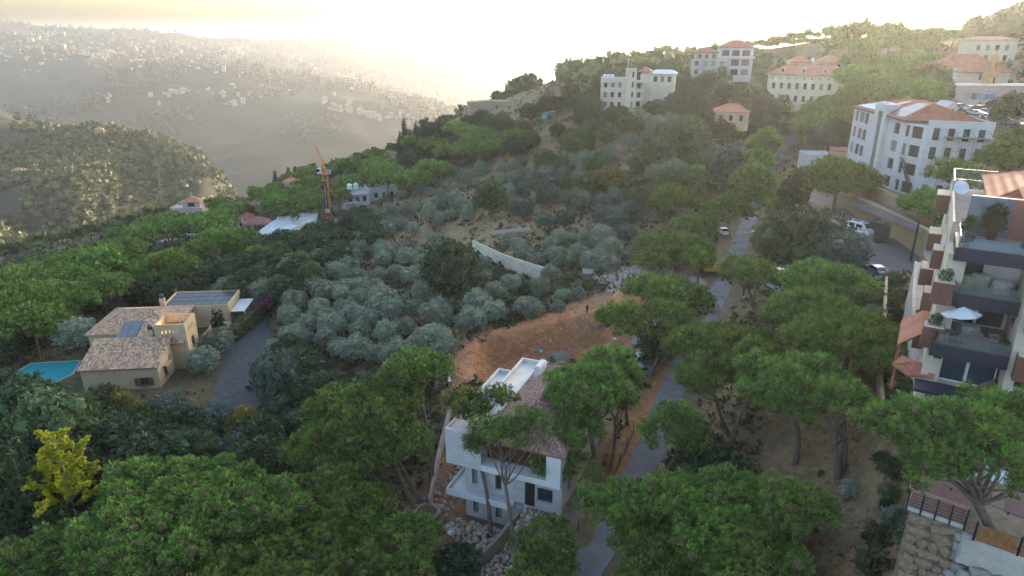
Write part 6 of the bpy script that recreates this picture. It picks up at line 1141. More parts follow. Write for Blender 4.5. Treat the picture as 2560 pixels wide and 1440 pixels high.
p = at(612, 578, 0, 230); E = house('pink_roofed_house', p, R(10), 'low house with dusky pink roof between the orange roof and the white sheeting'); shell(E, 'wall', rect(0, 9, 0, 7), -3, 2.4, CREAM, [(0, 1 + k * 3, 2.4 + k * 3, 3.2, 4.8) for k in range(2)]); hip(E, 0, 9, 0, 7, 2.41, 2.4, PINKR); b = MB(); b.box(-.9, -.4, 1, 1.5, -3, 4.6); b.build('chimney', WHITE, E)
p = at(645, 528, 0, 250); E = house('small_tower_house', p, R(5), 'narrow white two storey house with pink roof among dark pines'); shell(E, 'wall', rect(0, 3.6, 0, 4), -3, 4.6, WSTONE, [(0, 1.3, 2.7, 4.6, 6.6)]); hip(E, 0, 3.6, 0, 4, 4.61, 1.4, PINKR)
p = at(700, 508, 0, 270); E = house('terraced_white_house', p, R(6), 'white terraced house with orange roof left of the crane'); shell(E, 'wall', rect(0, 6, 0, 7), -4, 4, WSTONE, [(0, 1 + k * 2.4, 2.2 + k * 2.4, 5, 6.8) for k in range(2)], mt=CONC); shell(E, 'upper_storey', rect(2, 8, 2, 8), 4.01, 9, WSTONE, [(0, 1 + k * 2.4, 2.2 + k * 2.4, 1, 2.8) for k in range(2)]); hip(E, 2, 8, 2, 8, 9.01, 1.6, ORANGE); b = MB(); b.box(-2, 3, -2.4, -.004, 3.6, 3.9); b.box(-1.5, 2.6, -1.6, -.004, 6.2, 6.4); b.build('terrace_slab', WSTONE, E)
# long white building with water tanks
p = at(868, 530, 0, 220); p.z += 1.0; E = house('white_flat_roofed_block', p, R(24), 'long white flat roofed block with four water tanks right of the crane', 'building'); shell(E, 'wall', rect(0, 9, 0, 8), -4, 6.0, WSTONE, [(0, 1 + k * 2.6, 2.4 + k * 2.6, 6.4, 8.4) for k in range(3)], parapet=.3); shell(E, 'rear_wing', rect(9.01, 20, 2, 9), -4, 6.6, WSTONE, [(0, 2 + k * 3, 3.4 + k * 3, 6.8, 8.8) for k in range(3)], parapet=.3); b = MB(); b.box(-1.5, 4, -3, -.004, 2.6, 2.9); b.box(-.6, 8, -1.6, -.004, 5.4, 5.7); b.build('balcony', WSTONE, E)
for k, (x, y, z) in enumerate(((2.4, 4, 6), (4.9, 4.4, 6), (13.5, 5.5, 6.6), (16.6, 6, 6.6))):
    q = E.matrix_basis; loc = Matrix.Translation(p) @ Matrix.Rotation(R(24), 4, 'Z') @ Vector((x, y, z)); o = empty('water_tank', loc, 0, ('first', 'second', 'third', 'fourth')[k] + ' white water tank from the left on the long flat roof', 'water tank', 'water tanks on the white block'); b = MB(); b.lathe([(1.0, .35), (1.0, 2.3), (.35, 2.6), (.3, 2.8)], 12); b.build('tank', GALV, o)
    for a in range(3): q = MB(); q.tube([(.8 * math.cos(a * 2.1), .8 * math.sin(a * 2.1), 0), (.8 * math.cos(a * 2.1), .8 * math.sin(a * 2.1), .36)], .06, 4); q.build('leg', STEEL, o)
# white sheeting over a roof under construction
pts = [(643,588,0.3),(690,565,1.5),(718,547,4.5),(745,540,5.2),(797,546,2.4),(792,556,0.6),(735,583,1.2),(690,600,.3)]; V = [at(u, v + 6, 0, 190) + Vector((0, 0, h + 1.5)) for u, v, h in pts]; c = sum(V, Vector()) / 8 + Vector((0, 0, 2.6)); b = MB()
for i in range(8):
    a, d = V[i], V[(i + 1) % 8]; m1, m2 = a.lerp(c, .5) + Vector((0, 0, -.7 if i % 2 else .5)), d.lerp(c, .5) + Vector((0, 0, -.7 if (i + 1) % 2 else .5)); b.poly([a, d, m2]); b.poly([a, m2, m1]); b.poly([m1, m2, c]); b.poly([Vector((a.x, a.y, a.z - 2.2)), Vector((d.x, d.y, d.z - 2.2)), d, a])
b.build('white_sheeting', mat('white_plastic_sheet', (.62, .64, .66), .6, scale=.3, bump=.6, bscale=1.2), label='white sheeting draped over a roof left of the crane foot', cat='roof sheeting')
p = at(528, 640, 0, 170); E = house('ruined_pink_house', p, R(18), 'roofless pink house with broken walls under the rounded pine', 'ruin')
for a, c, h in (((0, 0), (6, 0), 3.4), ((6, 0), (6, 7), 4.4), ((6, 7), (0, 7), 2.6), ((0, 7), (0, 0), 3.8), ((3, 0), (3, 7), 3.2)): b = MB(); b.bar((*a, h / 2 - 1), (*c, h / 2 - 1), .4, h + 2); b.build('wall', mat('pink_plaster', (.48, .30, .22), .9, scale=.6, var=.35), E)
p = at(438, 600, 0, 200); E = house('grey_roofed_shed', p, R(10), 'small shed with pale grey roof by the lower road', 'shed'); shell(E, 'wall', rect(0, 7, 0, 4), -2, 1.6, CREAM); b = MB(); b.box(-.4, 7.4, -.4, 4.4, 1.604, 1.8); b.build('roof', mat('pale_metal_roof', (.45, .50, .55), .5), E)
p = at(497, 642, 0, 150); E = house('white_gabled_hut', p, R(20), 'tiny white hut seen between pine crowns left of the pink ruin', 'hut'); shell(E, 'wall', rect(0, 3.6, 0, 4), -2, 2.6, WSTONE); hip(E, 0, 3.6, 0, 4, 2.61, 1.6, GALV)
# tiled hut between the leaning pines, shed by the parked cars
p = at(962, 1175); E = house('tiled_hut', p, R(30), 'small hut with orange tile roof beneath the bent pines', 'hut'); shell(E, 'wall', rect(0, 5, 0, 6.5), -1, 2.4, CREAM, [(0, 1.5, 2.5, 1.6, 3, 1, 1)]); hip(E, 0, 5, 0, 6.5, 2.41, 1.3, ORANGE, tile=mat('orange_tiles', (.44, .22, .14), .85, island=.35), inset=2.4)
p = at(1580, 862); E = house('half_ruined_shed', p, R(-18), 'half ruined white walled shed behind the pines beside the teal car', 'ruin'); shell(E, 'wall', rect(0, 4.6, 0, 6), -1, 3.3, WSTONE); b = MB(); b.box(-.3, 4.9, -.3, 6.3, 3.304, 3.5); b.build('roof', mat('pale_metal_roof', (.45, .50, .55), .5), E); b = MB(); b.box(4.61, 8, 1, 1.4, -1, 2.6); b.box(7.7, 8, 1.41, 5, -1, 1.8); b.box(4.61, 4.9, -.1, .9, -1, 2.9); b.build('broken_wall', mat('brown_block', (.27, .2, .15), .9, scale=1), E)
# fortress like terrace on the crest, tarp shed
C1 = at(1163, 292); CL_ = lambda u, v: level(u, v, C1.z + 5)
rwall('crest_terrace_wall', [(CL_(1162, 268), C1.z + 5, C1.z - 4), (CL_(1185, 266), C1.z + 5.3, C1.z - 4), (CL_(1250, 271), C1.z + 5, C1.z - 4), (CL_(1318, 278), C1.z + 4.6, C1.z - 4)], 1.2, 'lower round ended stone terrace wall on the crest', stonemat('tan_stone_wall', (.40, .30, .21), (.30, .22, .15), .8))
rwall('crest_upper_wall', [(level(1176, 258, C1.z + 9) + Vector((0, 5, 0)), C1.z + 9, C1.z), (level(1225, 256, C1.z + 9) + Vector((0, 5, 0)), C1.z + 9.4, C1.z), (level(1270, 256, C1.z + 9) + Vector((0, 5, 0)), C1.z + 9, C1.z)], 6, 'upper stone terrace wall on the crest', MATS['tan_stone_wall'])
p = at(1355, 302); E = house('tarp_shed', p, R(-8), 'low shed covered in bright turquoise tarpaulin on the bare knoll', 'shed'); b = MB(); b.extr([(0, 0), (0, 2.0), (1.2, 3.3), (6, 3.7), (9.5, 3.2), (10, 1.8), (10, 0)], 0, 7); b.build('tarpaulin', mat('turquoise_tarp', (.06, .42, .46), .6, scale=.4, var=.3, bump=.5, bscale=2), E); b = MB(); b.box(10.02, 17, 1, 5, -1, 2.2); b.build('lean_to', CONC, E); b = MB(); b.box(2, 9.5, -.5, 7.4, 3.72, 3.85); b.build('roof_sheet', GALV, E)
# pale dry stone wall across the grove
A1, A2, A3 = at(1183, 628), at(1262, 668), at(1372, 706); DW = empty('dry_stone_wall', A1, 0, 'long pale dry stone wall slanting across the olive grove', 'wall'); sm = mat('pale_wall_stone', (.52, .48, .41), .9, scale=1.5, var=.25, bump=.4, island=.0); smv = [MB().box(0, .85, -.22, .22, 0, .42).mesh('stone', sm), MB().box(0, .6, -.2, .24, 0, .4).mesh('stone', mat('grey_wall_stone', (.42, .40, .36), .9, scale=1.5, bump=.4)), MB().box(0, 1.1, -.21, .23, 0, .4).mesh('stone', mat('warm_wall_stone', (.54, .46, .35), .9, scale=1.5, bump=.4))]
b = MB()
for a, c in ((A1, A2), (A2, A3)): b.bar(a - A1 + Vector((0, 0, 1.0)), c - A1 + Vector((0, 0, 1.0)), .34, 3.6)
b.build('core', stonemat('pale_rubble', (.50, .46, .39), (.38, .35, .30), 2.4, (.2, .18, .15)), DW)
cnt = 0
for a, c in ((A1, A2), (A2, A3)):
    d = (c - a); L = Vector((d.x, d.y, 0)).length; rz = math.atan2(d.y, d.x)
    for r_ in range(7):
        x = rnd.uniform(-.3, 0)
        while x < L - .6 and cnt < 290: k = rnd.randrange(3); w_ = (.85, .6, 1.1)[k] * 1.35; t = max(0, x) / L; inst('stone', smv[k], DW, (a - A1) + d * t + Vector((0, 0, .05 + r_ * .4)) + Vector((d.y, -d.x, 0)).normalized() * rnd.uniform(.0, .06), (rnd.uniform(-.03, .03), 0, rz), (1.3, 1, .92)); x += w_; cnt += 1
b = MB(); q0, q1 = at(1225, 590), at(1325, 580); b.bar(q0 + Vector((0, 0, .8)), q1 + Vector((0, 0, .8)), .3, .9); b.build('upper_field_wall', MATS['pale_rubble'], label='thin pale field wall above the slanting dry stone wall', cat='wall')
# --- terrace house in the lower right corner
DZ = -24.4; p = level(2268, 1262, DZ); p2 = level(2412, 1312, DZ); th = math.atan2(p2.y - p.y, p2.x - p.x); E = house('terrace_house', p, th, 'house with brown timber roof terrace on a stone base, lower right corner'); tl = (p2 - p).length
for i in range(26): q = MB(); q.box(.05, tl - .02, .05 + i * .24, .27 + i * .24, -.06, 0); q.build('deck_board', mat('brown_decking', (.17, .105, .09), .8, scale=3, island=.1), E)
b = MB(); b.box(0, tl, 0, 6.4, -.3, -.064); b.box(tl + .01, 12, -.3, 8, -2.2, -.5); b.build('slab', CONC, E); b = MB(); b.box(tl + .02, 12, .1, 7.5, -.49, -.42); b.build('white_terrace', mat('white_terrace_floor', (.50, .52, .56), .8, scale=1), E); b = MB(); b.box(tl + 1.6, 12, 3.0, 9, -.41, -.3); b.build('brown_terrace', MATS['brown_decking'], E)
for i in range(5): q = MB(); q.box(i * tl / 4 - .04, i * tl / 4 + .04, -.08, 0, -.35, 1.05); q.build('railing_post', BLACK, E)
for z in (.1, .28, .46, .64, .82): q = MB(); q.box(.04, tl, -.055, -.025, z, z + .03); q.build('railing_bar', BLACK, E)
b = MB(); b.box(-.05, tl + .06, -.14, .05, 1.05, 1.13); b.build('handrail', mat('rough_wood_rail', (.34, .19, .14), .8, scale=4), E); b = MB(); b.box(-.12, .06, .06, 5, 1.054, 1.13); b.build('side_handrail', MATS['rough_wood_rail'], E)
for i in range(4): q = MB(); q.box(-.06, .0, .8 + i * 1.2, .88 + i * 1.2, -.3, 1.05); q.build('railing_post', BLACK, E)
# fence of timber boards beside it
fo = empty('timber_fence', E.matrix_basis @ Vector((0, 0, 0)), th, 'timber board fence in black frames on the pale wall below the terrace', 'fence')
for s in range(3):
    x0 = tl + .5 + s * 1.9
    for k in range(6): q = MB(); q.box(x0 + .06, x0 + 1.78, -.36, -.33, -.45 + k * .17, -.31 + k * .17); q.build('board', WOOD, fo)
    q = MB(); q.box(x0 - .05, x0 + .05, -.4, -.3, -.5, .68); q.build('post', BLACK, fo)
b = MB(); b.box(tl + .1, 9, -.42, -.31, -1.9, -.52); b.build('parapet', mat('pale_parapet', (.40, .37, .33), .9, scale=1.2), E)
# rough stone base: every boulder of the visible face a piece
def boulder(seed, m):
    r = np.random.default_rng(seed); iv, jf = ico(); v = iv * r.uniform(.72, 1.1, (12, 1)); v = np.sign(v) * np.abs(v) ** .6; return npmesh('stone', v, [jf], m)
SM = [mat('grey_limestone', (.24, .22, .20), .9, scale=2, var=.35, bump=.5), mat('brown_limestone', (.23, .17, .115), .9, scale=2, var=.4, bump=.5), mat('pale_limestone', (.29, .27, .25), .9, scale=2, var=.3, bump=.5)]
BO = [boulder(s, SM[s % 3]) for s in range(9)]
b = MB(); b.box(.15, 12, .1, 6, -9, -.32); b.build('base_core', SM[1], E)
for r_ in range(10):
    x = .1 + rnd.uniform(0, .3)
    while x < 9:
        w_ = rnd.uniform(.45, 1.15); h_ = rnd.uniform(.33, .46); z = (-.8 if x < tl else -2.3) - r_ * .62; inst('stone', (rnd.choice(BO) if x > tl - .6 else BO[rnd.choice((1, 4, 7))]), E, (x + w_ / 2, (.05 if x < tl else -.35) + rnd.uniform(-.06, .06), z + rnd.uniform(-.08, .08)), (rnd.uniform(-.2, .2), rnd.uniform(-.3, .3), rnd.uniform(0, .3)), (w_ * .66, .34, h_)); x += w_ * 1.02
b = MB(); 
sl_ = empty('string_lights', E.matrix_basis @ Vector((0, 0, 0)), th, 'string of small bulbs hanging across the white terrace', 'string lights'); pts = [Vector((tl * .4, 1.2, 1.3)).lerp(Vector((9, .8, 1.3)), t / 12) - Vector((0, 0, .35 * math.sin(math.pi * t / 12))) for t in range(13)]; b.tube(pts, .012, 4); b.build('wire', BLACK, sl_); bulb = MB().lathe([(.02, .1), (.06, 0), (.03, -.07)], 6).mesh('bulb', BLACK)
for t in range(1, 12, 2): inst('bulb', bulb, sl_, pts[t] - Vector((0, 0, .1)))
# ---------------------------------------------------------------- vehicles
TYRE = mat('tyre_rubber', (.02, .02, .02), .9); RIM = mat('wheel_rim', (.3, .3, .31), .4, metal=.6); CARGLASS = mat('car_glass', (.015, .02, .025), .06, spec=.7); HEADL = mat('headlight', (.6, .62, .65), .15); TAILL = mat('tail_light', (.35, .02, .02), .2)
_cm = {}
def carmeshes(kind):
    if kind in _cm: return _cm[kind]
    # side outline (x forward, z up), cabin outline; length, width
    P = dict(saloon=([(-2.2, .35), (-2.22, .75), (-2.1, .95), (-1.3, 1.0), (1.0, .95), (1.9, .85), (2.15, .7), (2.2, .35)], [(-1.75, .98), (-1.15, 1.4), (.25, 1.43), (1.15, .95)], .86, .68, 1.4),
             hatch=([(-1.9, .35), (-1.95, .8), (-1.8, 1.0), (.9, .98), (1.7, .85), (1.95, .7), (1.98, .35)], [(-1.8, 1.0), (-1.5, 1.48), (.2, 1.52), (1.05, .97)], .84, .68, 1.25),
             suv=([(-2.2, .45), (-2.25, 1.0), (-2.1, 1.15), (1.0, 1.12), (2.0, 1.0), (2.25, .85), (2.25, .45)], [(-2.1, 1.14), (-1.85, 1.75), (.3, 1.78), (1.15, 1.12)], .92, .74, 1.4),
             van=([(-2.5, .4), (-2.5, 2.15), (-2.35, 2.28), (1.1, 2.28), (1.75, 1.35), (2.35, 1.1), (2.5, .85), (2.5, .4)], [(1.14, 2.22), (1.76, 1.37)], .94, .9, 1.55))[kind]
    body, cab, hw, ht, wb = P; b = MB(); b.extr([(x, z) for x, z in body], -hw, hw)
    if kind == 'van': gl = MB(); gl.poly([(1.17, -.8, 2.18), (1.78, -.8, 1.4), (1.78, .8, 1.4), (1.17, .8, 2.18)][::-1]); gl.v = [(x + .02, y, z) for x, y, z in gl.v]
    else:
        n = len(cab); A = [(x, -(hw - .04 if i in (0, n - 1) else ht), z) for i, (x, z) in enumerate(cab)]; B = [(x, -y, z) for x, y, z in A]
        gl = MB(); gl.poly(A); gl.poly(B[::-1]); gl.poly([A[0], A[1], B[1], B[0]][::-1]); gl.poly([A[2], A[3], B[3], B[2]][::-1]); b.poly([A[1], A[2], B[2], B[1]][::-1]); rf = [Vector(p) + Vector((0, 0, .03)) for p in (A[1], A[2], B[2], B[1])]; b.poly(rf); 
        for i in (0, 1, 2): b.bar(A[i], A[i + 1], .07); b.bar(B[i], B[i + 1], .07)
        mid = (A[1][0] + A[2][0]) / 2
        for S in (A, B): b.bar((mid, S[1][1], S[1][2]), (mid, S[0][1], S[0][2]), .07)
    wh = MB(); Rr = .33 if kind != 'suv' else .38
    wh.tube([(0, -.11, 0), (0, .11, 0)], Rr, 12); rm = MB(); rm.tube([(0, -.125, 0), (0, .125, 0)], Rr * .6, 10); hl = MB().box(-.06, .03, -.16, .16, -.07, .07)
    _cm[kind] = (b.v, b.f, b.m, gl.mesh('window_glass', CARGLASS), wh.mesh('wheel', TYRE), rm.mesh('rim', RIM), hl.mesh('headlight', HEADL), hl.mesh('tail_light', TAILL), hw, wb, body, Rr); return _cm[kind]
_paint = {}
def car(kind, p, rz, colname, col, label, group=None, cat='car', name='parked_car'):
    v, f, m, gl, wh, rm, hl, tl_, hw, wb, body, Rr = carmeshes(kind); key = (kind, colname)
    if key not in _paint: b = MB(); b.v, b.f, b.m = v, f, m; _paint[key] = b.mesh('body', mat('paint_' + colname, col, .28, var=.05, spec=.5))
    e = empty(name, p, rz, label, cat, group); inst('body', _paint[key], e); inst('window', gl, e)
    for sx in (-1, 1):
        for sy in (-1, 1): w_ = inst('wheel', wh, e, (sx * wb, sy * (hw - .08), Rr)); inst('rim', rm, w_)
    fx = max(x for x, z in body); bx = min(x for x, z in body); hz = .66 if kind in ('saloon', 'hatch') else .9
    for s in (-1, 1): inst('headlight', hl, e, (fx - .1, s * (hw - .2), hz)); inst('tail_light', tl_, e, (bx + .05, s * (hw - .2), hz + .12))
    return e
def cat_(u, v, h=0.05): p = at(u, v); p.z += h; return p
WHT, SIL, DRK, BLU, TEAL = ('white', (.62, .62, .62)), ('silver', (.38, .39, .40)), ('black', (.02, .021, .024)), ('blue', (.06, .10, .22)), ('teal', (.03, .12, .15))
lvl = lambda u, v, z: level(u, v, z)
car('saloon', lvl(2188, 684, -35.58), R(96), *BLU, 'dark blue car parked alone on the asphalt yard'); e = car('suv', cat_(1618, 912), R(12), *TEAL, 'teal car with raised rear beside the pine trunk'); car('hatch', cat_(1602, 938), R(20), 'light_blue', (.22, .30, .38), 'pale blue car tail showing beside the teal car')
car('saloon', cat_(641, 962), R(-98), *DRK, 'black car on the cobbled driveway'); car('hatch', cat_(697, 1166), R(15), *BLU, 'dark car half hidden below the blue conifer')
van = car('van', lvl(2149, 583, -36.4), R(-62), *WHT, 'white ambulance van with red stripes beside the stone wall', cat='ambulance', name='ambulance_van')
RS = mat('red_stripe', (.45, .03, .03), .5)
for s in (-1, 1): b = MB(); b.box(-2.45, 1.9, s * .945 - .004, s * .945 + .004, .95, 1.1); b.build('stripe', RS, van); b = MB(); b.box(-1.9, -.7, s * .945 - .006, s * .945 + .006, 1.3, 1.95); b.box(-.4, .9, s * .945 - .006, s * .945 + .006, 1.3, 1.95); b.build('side_window', CARGLASS, van)
b = MB(); b.box(.5, 1.0, -.6, .6, 2.285, 2.4); b.build('light_bar', mat('blue_lamp', (.05, .08, .3), .3), van); b = MB(); b.box(-1.8, -.2, -.5, .5, 2.285, 2.36); b.build('roof_panel', DGREY, van)
v2 = car('van', lvl(2512, 365, -26.5), R(-160), *WHT, 'white ambulance behind the pines at the right edge', cat='ambulance', name='ambulance_van'); v2.location.z = -26.5
for s in (-1, 1): b = MB(); b.box(-2.45, 1.9, s * .945 - .004, s * .945 + .004, .95, 1.1); b.build('stripe', RS, v2)
b = MB(); b.prism([(v2.location.x - 9, v2.location.y - 4), (v2.location.x + 14, v2.location.y - 4), (v2.location.x + 14, v2.location.y + 6), (v2.location.x - 9, v2.location.y + 6)], -34, -26.51); b.build('ambulance_bay', ASPH, kind='structure')
for i, (u, v, k, c, rz, lab) in enumerate([(2400, 272, 'hatch', BLU, 10, 'blue hatchback farthest left in the church car park'), (2428, 277, 'saloon', WHT, 12, 'white saloon second from the left in the church car park'), (2440, 288, 'saloon', SIL, -50, 'silver saloon in the middle row of the church car park'), (2452, 279, 'suv', DRK, 15, 'black car behind the silver saloon in the church car park'),
                                           (2466, 286, 'hatch', BLU, -50, 'dark blue hatchback between silver cars in the church car park'), (2482, 279, 'saloon', DRK, 10, 'black saloon at the block wall in the church car park'), (2474, 299, 'saloon', SIL, -55, 'silver car nearer than the dark blue hatchback in the car park'), (2496, 303, 'suv', DRK, -55, 'black four wheel drive below the silver car in the car park'),
                                           (2516, 313, 'suv', TEAL, -55, 'greenish dark car second from the right in the near row of the car park'), (2541, 322, 'suv', DRK, -55, 'rightmost dark car in the near row of the car park'), (2505, 287, 'saloon', DRK, 5, 'black saloon under the tree at the back of the car park'), (2383, 270, 'hatch', ('red', (.35, .04, .04)), 0, 'red car end beside the institution roof')]):
    p = lvl(u, v, -20.38); car(k, p, R(rz), *c, lab, 'cars in the church car park')
for u, v, k, c, rz, lab in [(1884, 362, 'saloon', WHT, 95, 'white car on the road edge beside the sunlit pine'), (1796, 352, 'hatch', SIL, 20, 'silver car parked at the orange bare patch'), (1806, 585, 'saloon', WHT, 95, 'white car half hidden by the pine left of the road'), (965, 388, 'hatch', WHT, 110, 'white car far away on the valley road'), (1890, 235, 'hatch', SIL, 0, 'pale car left of the yellow mansion')]: car(k, cat_(u, v), R(rz), *c, lab)
flatten([tuple(at(*p)) for p in [(1880, 735), (2030, 715), (2040, 745), (1890, 760)]], -45, .01) if False else None
for u, v, k, c, rz, lab in [(1888, 698, 'suv', WHT, -60, 'white car under the pine with bare forked stems'), (1935, 722, 'saloon', ('greenish_silver', (.28, .34, .34)), -70, 'greenish silver car left of the white van'), (1942, 706, 'suv', DRK, 20, 'dark car behind the greenish silver car'), (1962, 712, 'van', WHT, -70, 'white van left of the others under the pines'), (2000, 704, 'van', ('pale_blue', (.5, .55, .6)), 15, 'pale blue van under the wide pine'), (2020, 700, 'van', WHT, 15, 'white van right of the pale blue van')]: car(k, cat_(u, v), R(rz), *c, lab, cat='van' if k == 'van' else 'car', name='parked_van' if k == 'van' else 'parked_car')
# wrecked cab by the rubble
p = cat_(1507, 720); W1 = empty('wrecked_car', p, R(65), 'burnt dark wreck of a car beside the rubble heap', 'wreck'); rst = mat('burnt_metal', (.06, .045, .05), .8, scale=3, var=.5); v, f, m, *_ = carmeshes('hatch'); b = MB(); b.v, b.f, b.m = list(v), list(f), list(m); b.build('body', rst, W1); b = MB(); b.box(-1.2, .3, -.5, .5, 1.0, 1.3); b.build('seat', HOLE, W1)
W1.rotation_euler = (.1, -.08, R(65))
# excavator
p = cat_(1775, 686); X = empty('excavator', p, R(176), 'yellow crawler excavator at work behind the pine trunks', 'excavator'); YEL = mat('machine_yellow', (.52, .29, .03), .45)
for s in (-1, 1): b = MB(); b.extr([(-1.9, .2), (-1.6, 0), (1.6, 0), (1.9, .2), (1.9, .6), (1.6, .8), (-1.6, .8), (-1.9, .6)], s * 1.2 - .28, s * 1.2 + .28); b.build('track', mat('track_steel', (.05, .045, .04), .8), X)
b = MB(); b.box(-1.8, 1.3, -1.25, 1.25, .95, 1.25); b.box(-2.1, -.4, -1.25, 1.25, 1.25, 2.1); b.build('body', YEL, X); b = MB(); b.extr([(-.3, 1.25), (1.3, 1.25), (1.35, 2.0), (1.0, 2.85), (-.3, 2.85)], .35, 1.25); o = b.build('cab', YEL, X); b = MB(); b.extr([(-.1, 1.9), (1.27, 1.95), (.98, 2.7), (-.1, 2.7)], .33, 1.27); b.build('window', CARGLASS, o)
b = MB(); pr = [(1.0, 0, 1.4), (2.6, 0, 4.0), (4.6, 0, 4.3)]; [b.bar(a, c, .38, .55) for a, c in zip(pr[:-1], pr[1:])]; b.build('boom', YEL, X); b = MB(); b.bar((4.5, 0, 4.4), (6.0, 0, 1.7), .3, .42); b.build('arm', mat('dark_yellow', (.2, .13, .05), .6), X); b = MB(); b.extr([(5.7, 1.7), (6.4, 1.6), (6.6, .9), (5.9, .4), (5.3, .8)], -.5, .5); b.build('bucket', DGREY, X)
# dark container cage beside the van
p = lvl(2168, 585, -36.3); K = empty('steel_container', p, R(-50), 'open dark steel container yard beside the ambulance van', 'container'); cm = mat('dark_container', (.055, .05, .06), .6, scale=3)
for x0, x1, y0, y1 in ((0, 6, 0, .12), (0, .12, .121, 5), (6, 6.12, 0, 5), (2.4, 2.5, .121, 5)):
    b = MB(); b.box(x0, x1, y0, y1, 0, 2.5); b.build('panel', cm, K)
rb_ = MB().box(-.05, .05, -.06, 0, .05, 2.45).mesh('rib', cm)
for i in range(16): inst('rib', rb_, K, (.3 + i * .37, -.002, 0))
b = MB(); b.box(.13, 2.39, .13, 4.9, 2.2, 2.3); b.build('roof', mat('pale_metal_roof', (.45, .50, .55), .5), K)
# tower crane, its mast leaning in the lens only
p = at(823, 552); CR = empty('tower_crane', p, R(10), 'orange lattice tower crane with black lettered banner', 'crane'); ORG = mat('crane_orange', (.55, .17, .04), .5); Zc = p.y * CP - p.z * SP; topz = P3(800, 428, Zc).z - p.z; H_ = topz
for sx in (-.8, .8):
    for sy in (-.8, .8): q = MB(); q.box(sx - .1, sx + .1, sy - .1, sy + .1, -2, H_); q.build('mast_leg', ORG, CR)
for side in range(4):
    q = MB(); n = int(H_ / 1.6)
    for i in range(n):
        s = 1 if i % 2 else -1; c = [(-.8 * s, -.8), (.8 * s, -.8)] if side == 0 else [(-.8 * s, .8), (.8 * s, .8)] if side == 1 else [(-.8, -.8 * s), (-.8, .8 * s)] if side == 2 else [(.8, -.8 * s), (.8, .8 * s)]
        q.bar((*c[0], i * 1.6), (*c[1], i * 1.6 + 1.6), .14); q.bar((*c[0], i * 1.6), (c[1][0], c[1][1], i * 1.6), .1)
    q.build('bracing', ORG, CR)
b = MB(); b.box(-1.0, 1.0, -1.0, 1.0, H_, H_ + .6); b.box(-.5, .5, -.5, .5, H_ + .6, H_ + 2.4); b.bar((0, 0, H_ + 2.4), (0, .4, H_ + 5.5), .5); b.build('slewing_head', ORG, CR); b = MB(); b.box(-2.4, -1.05, -1.2, .3, H_ + .5, H_ + 2.4); o = b.build('cab', WHITE, CR); b = MB(); b.box(-2.44, -1.5, -1.24, .0, H_ + 1.2, H_ + 2.2); b.build('window', CARGLASS, o)
jd = Vector((-2.0, .5, 7.8)); b = MB()
for off in ((0, 0, .5), (-.4, 0, -.2), (.4, 0, -.2)): b.bar(Vector((0, 0, H_ + 2)) + Vector(off), Vector((0, 0, H_ + 2)) + jd + Vector(off) * .4, .11)
for i in range(9): a = Vector((0, 0, H_ + 2)) + jd * (i / 9); c = Vector((0, 0, H_ + 2)) + jd * ((i + 1) / 9); b.bar(a + Vector((0, 0, .4)), c + Vector((-.35, 0, -.1)), .09); b.bar(a + Vector((.35, 0, -.1)), c + Vector((0, 0, .4)), .09)
b.build('jib', ORG, CR); b = MB(); b.bar((0, 0, H_ + 1.5), (1.6, -.4, H_ + 1.2), .5); b.box(1.2, 2.2, -.9, .2, H_ + .3, H_ + 1.6); b.build('counterweight', mat('crane_grey', (.3, .3, .3), .8), CR)
b = MB(); b.box(-.85, .25, -1.0, -.94, 4.6, 14.4); bn = b.build('banner', mat('banner_black', (.012, .014, .02), .6), CR); gw = mat('banner_letters', (.7, .7, .7), .7)
for i in range(11):       # white characters, one above the other
    z = 13.9 - i * .87; b = MB(); k = i % 4; [b.box(-.5 + x0, -.5 + x1, -1.03, -1.004, z - y1, z - y0) for x0, x1, y0, y1 in (((0, .4, 0, .1), (0, .1, .11, .5), (.3, .4, .11, .5)), ((0, .1, 0, .5), (.11, .4, .2, .3)), ((0, .4, .4, .5), (0, .4, 0, .1), (.15, .25, .11, .39)), ((0, .1, 0, .5), (.3, .4, 0, .5), (.11, .29, .2, .3)))[k]]; b.build('letter', gw, bn)
b = MB(); b.box(-.85, .5, -1.0, -.94, 3.2, 4.5); o = b.build('sign_board', mat('sign_white', (.6, .65, .62), .7), CR); b = MB(); b.box(-.45, .1, -1.03, -1.004, 3.6, 4.1); b.build('sign_mark', mat('sign_green', (.08, .35, .2), .7), o)
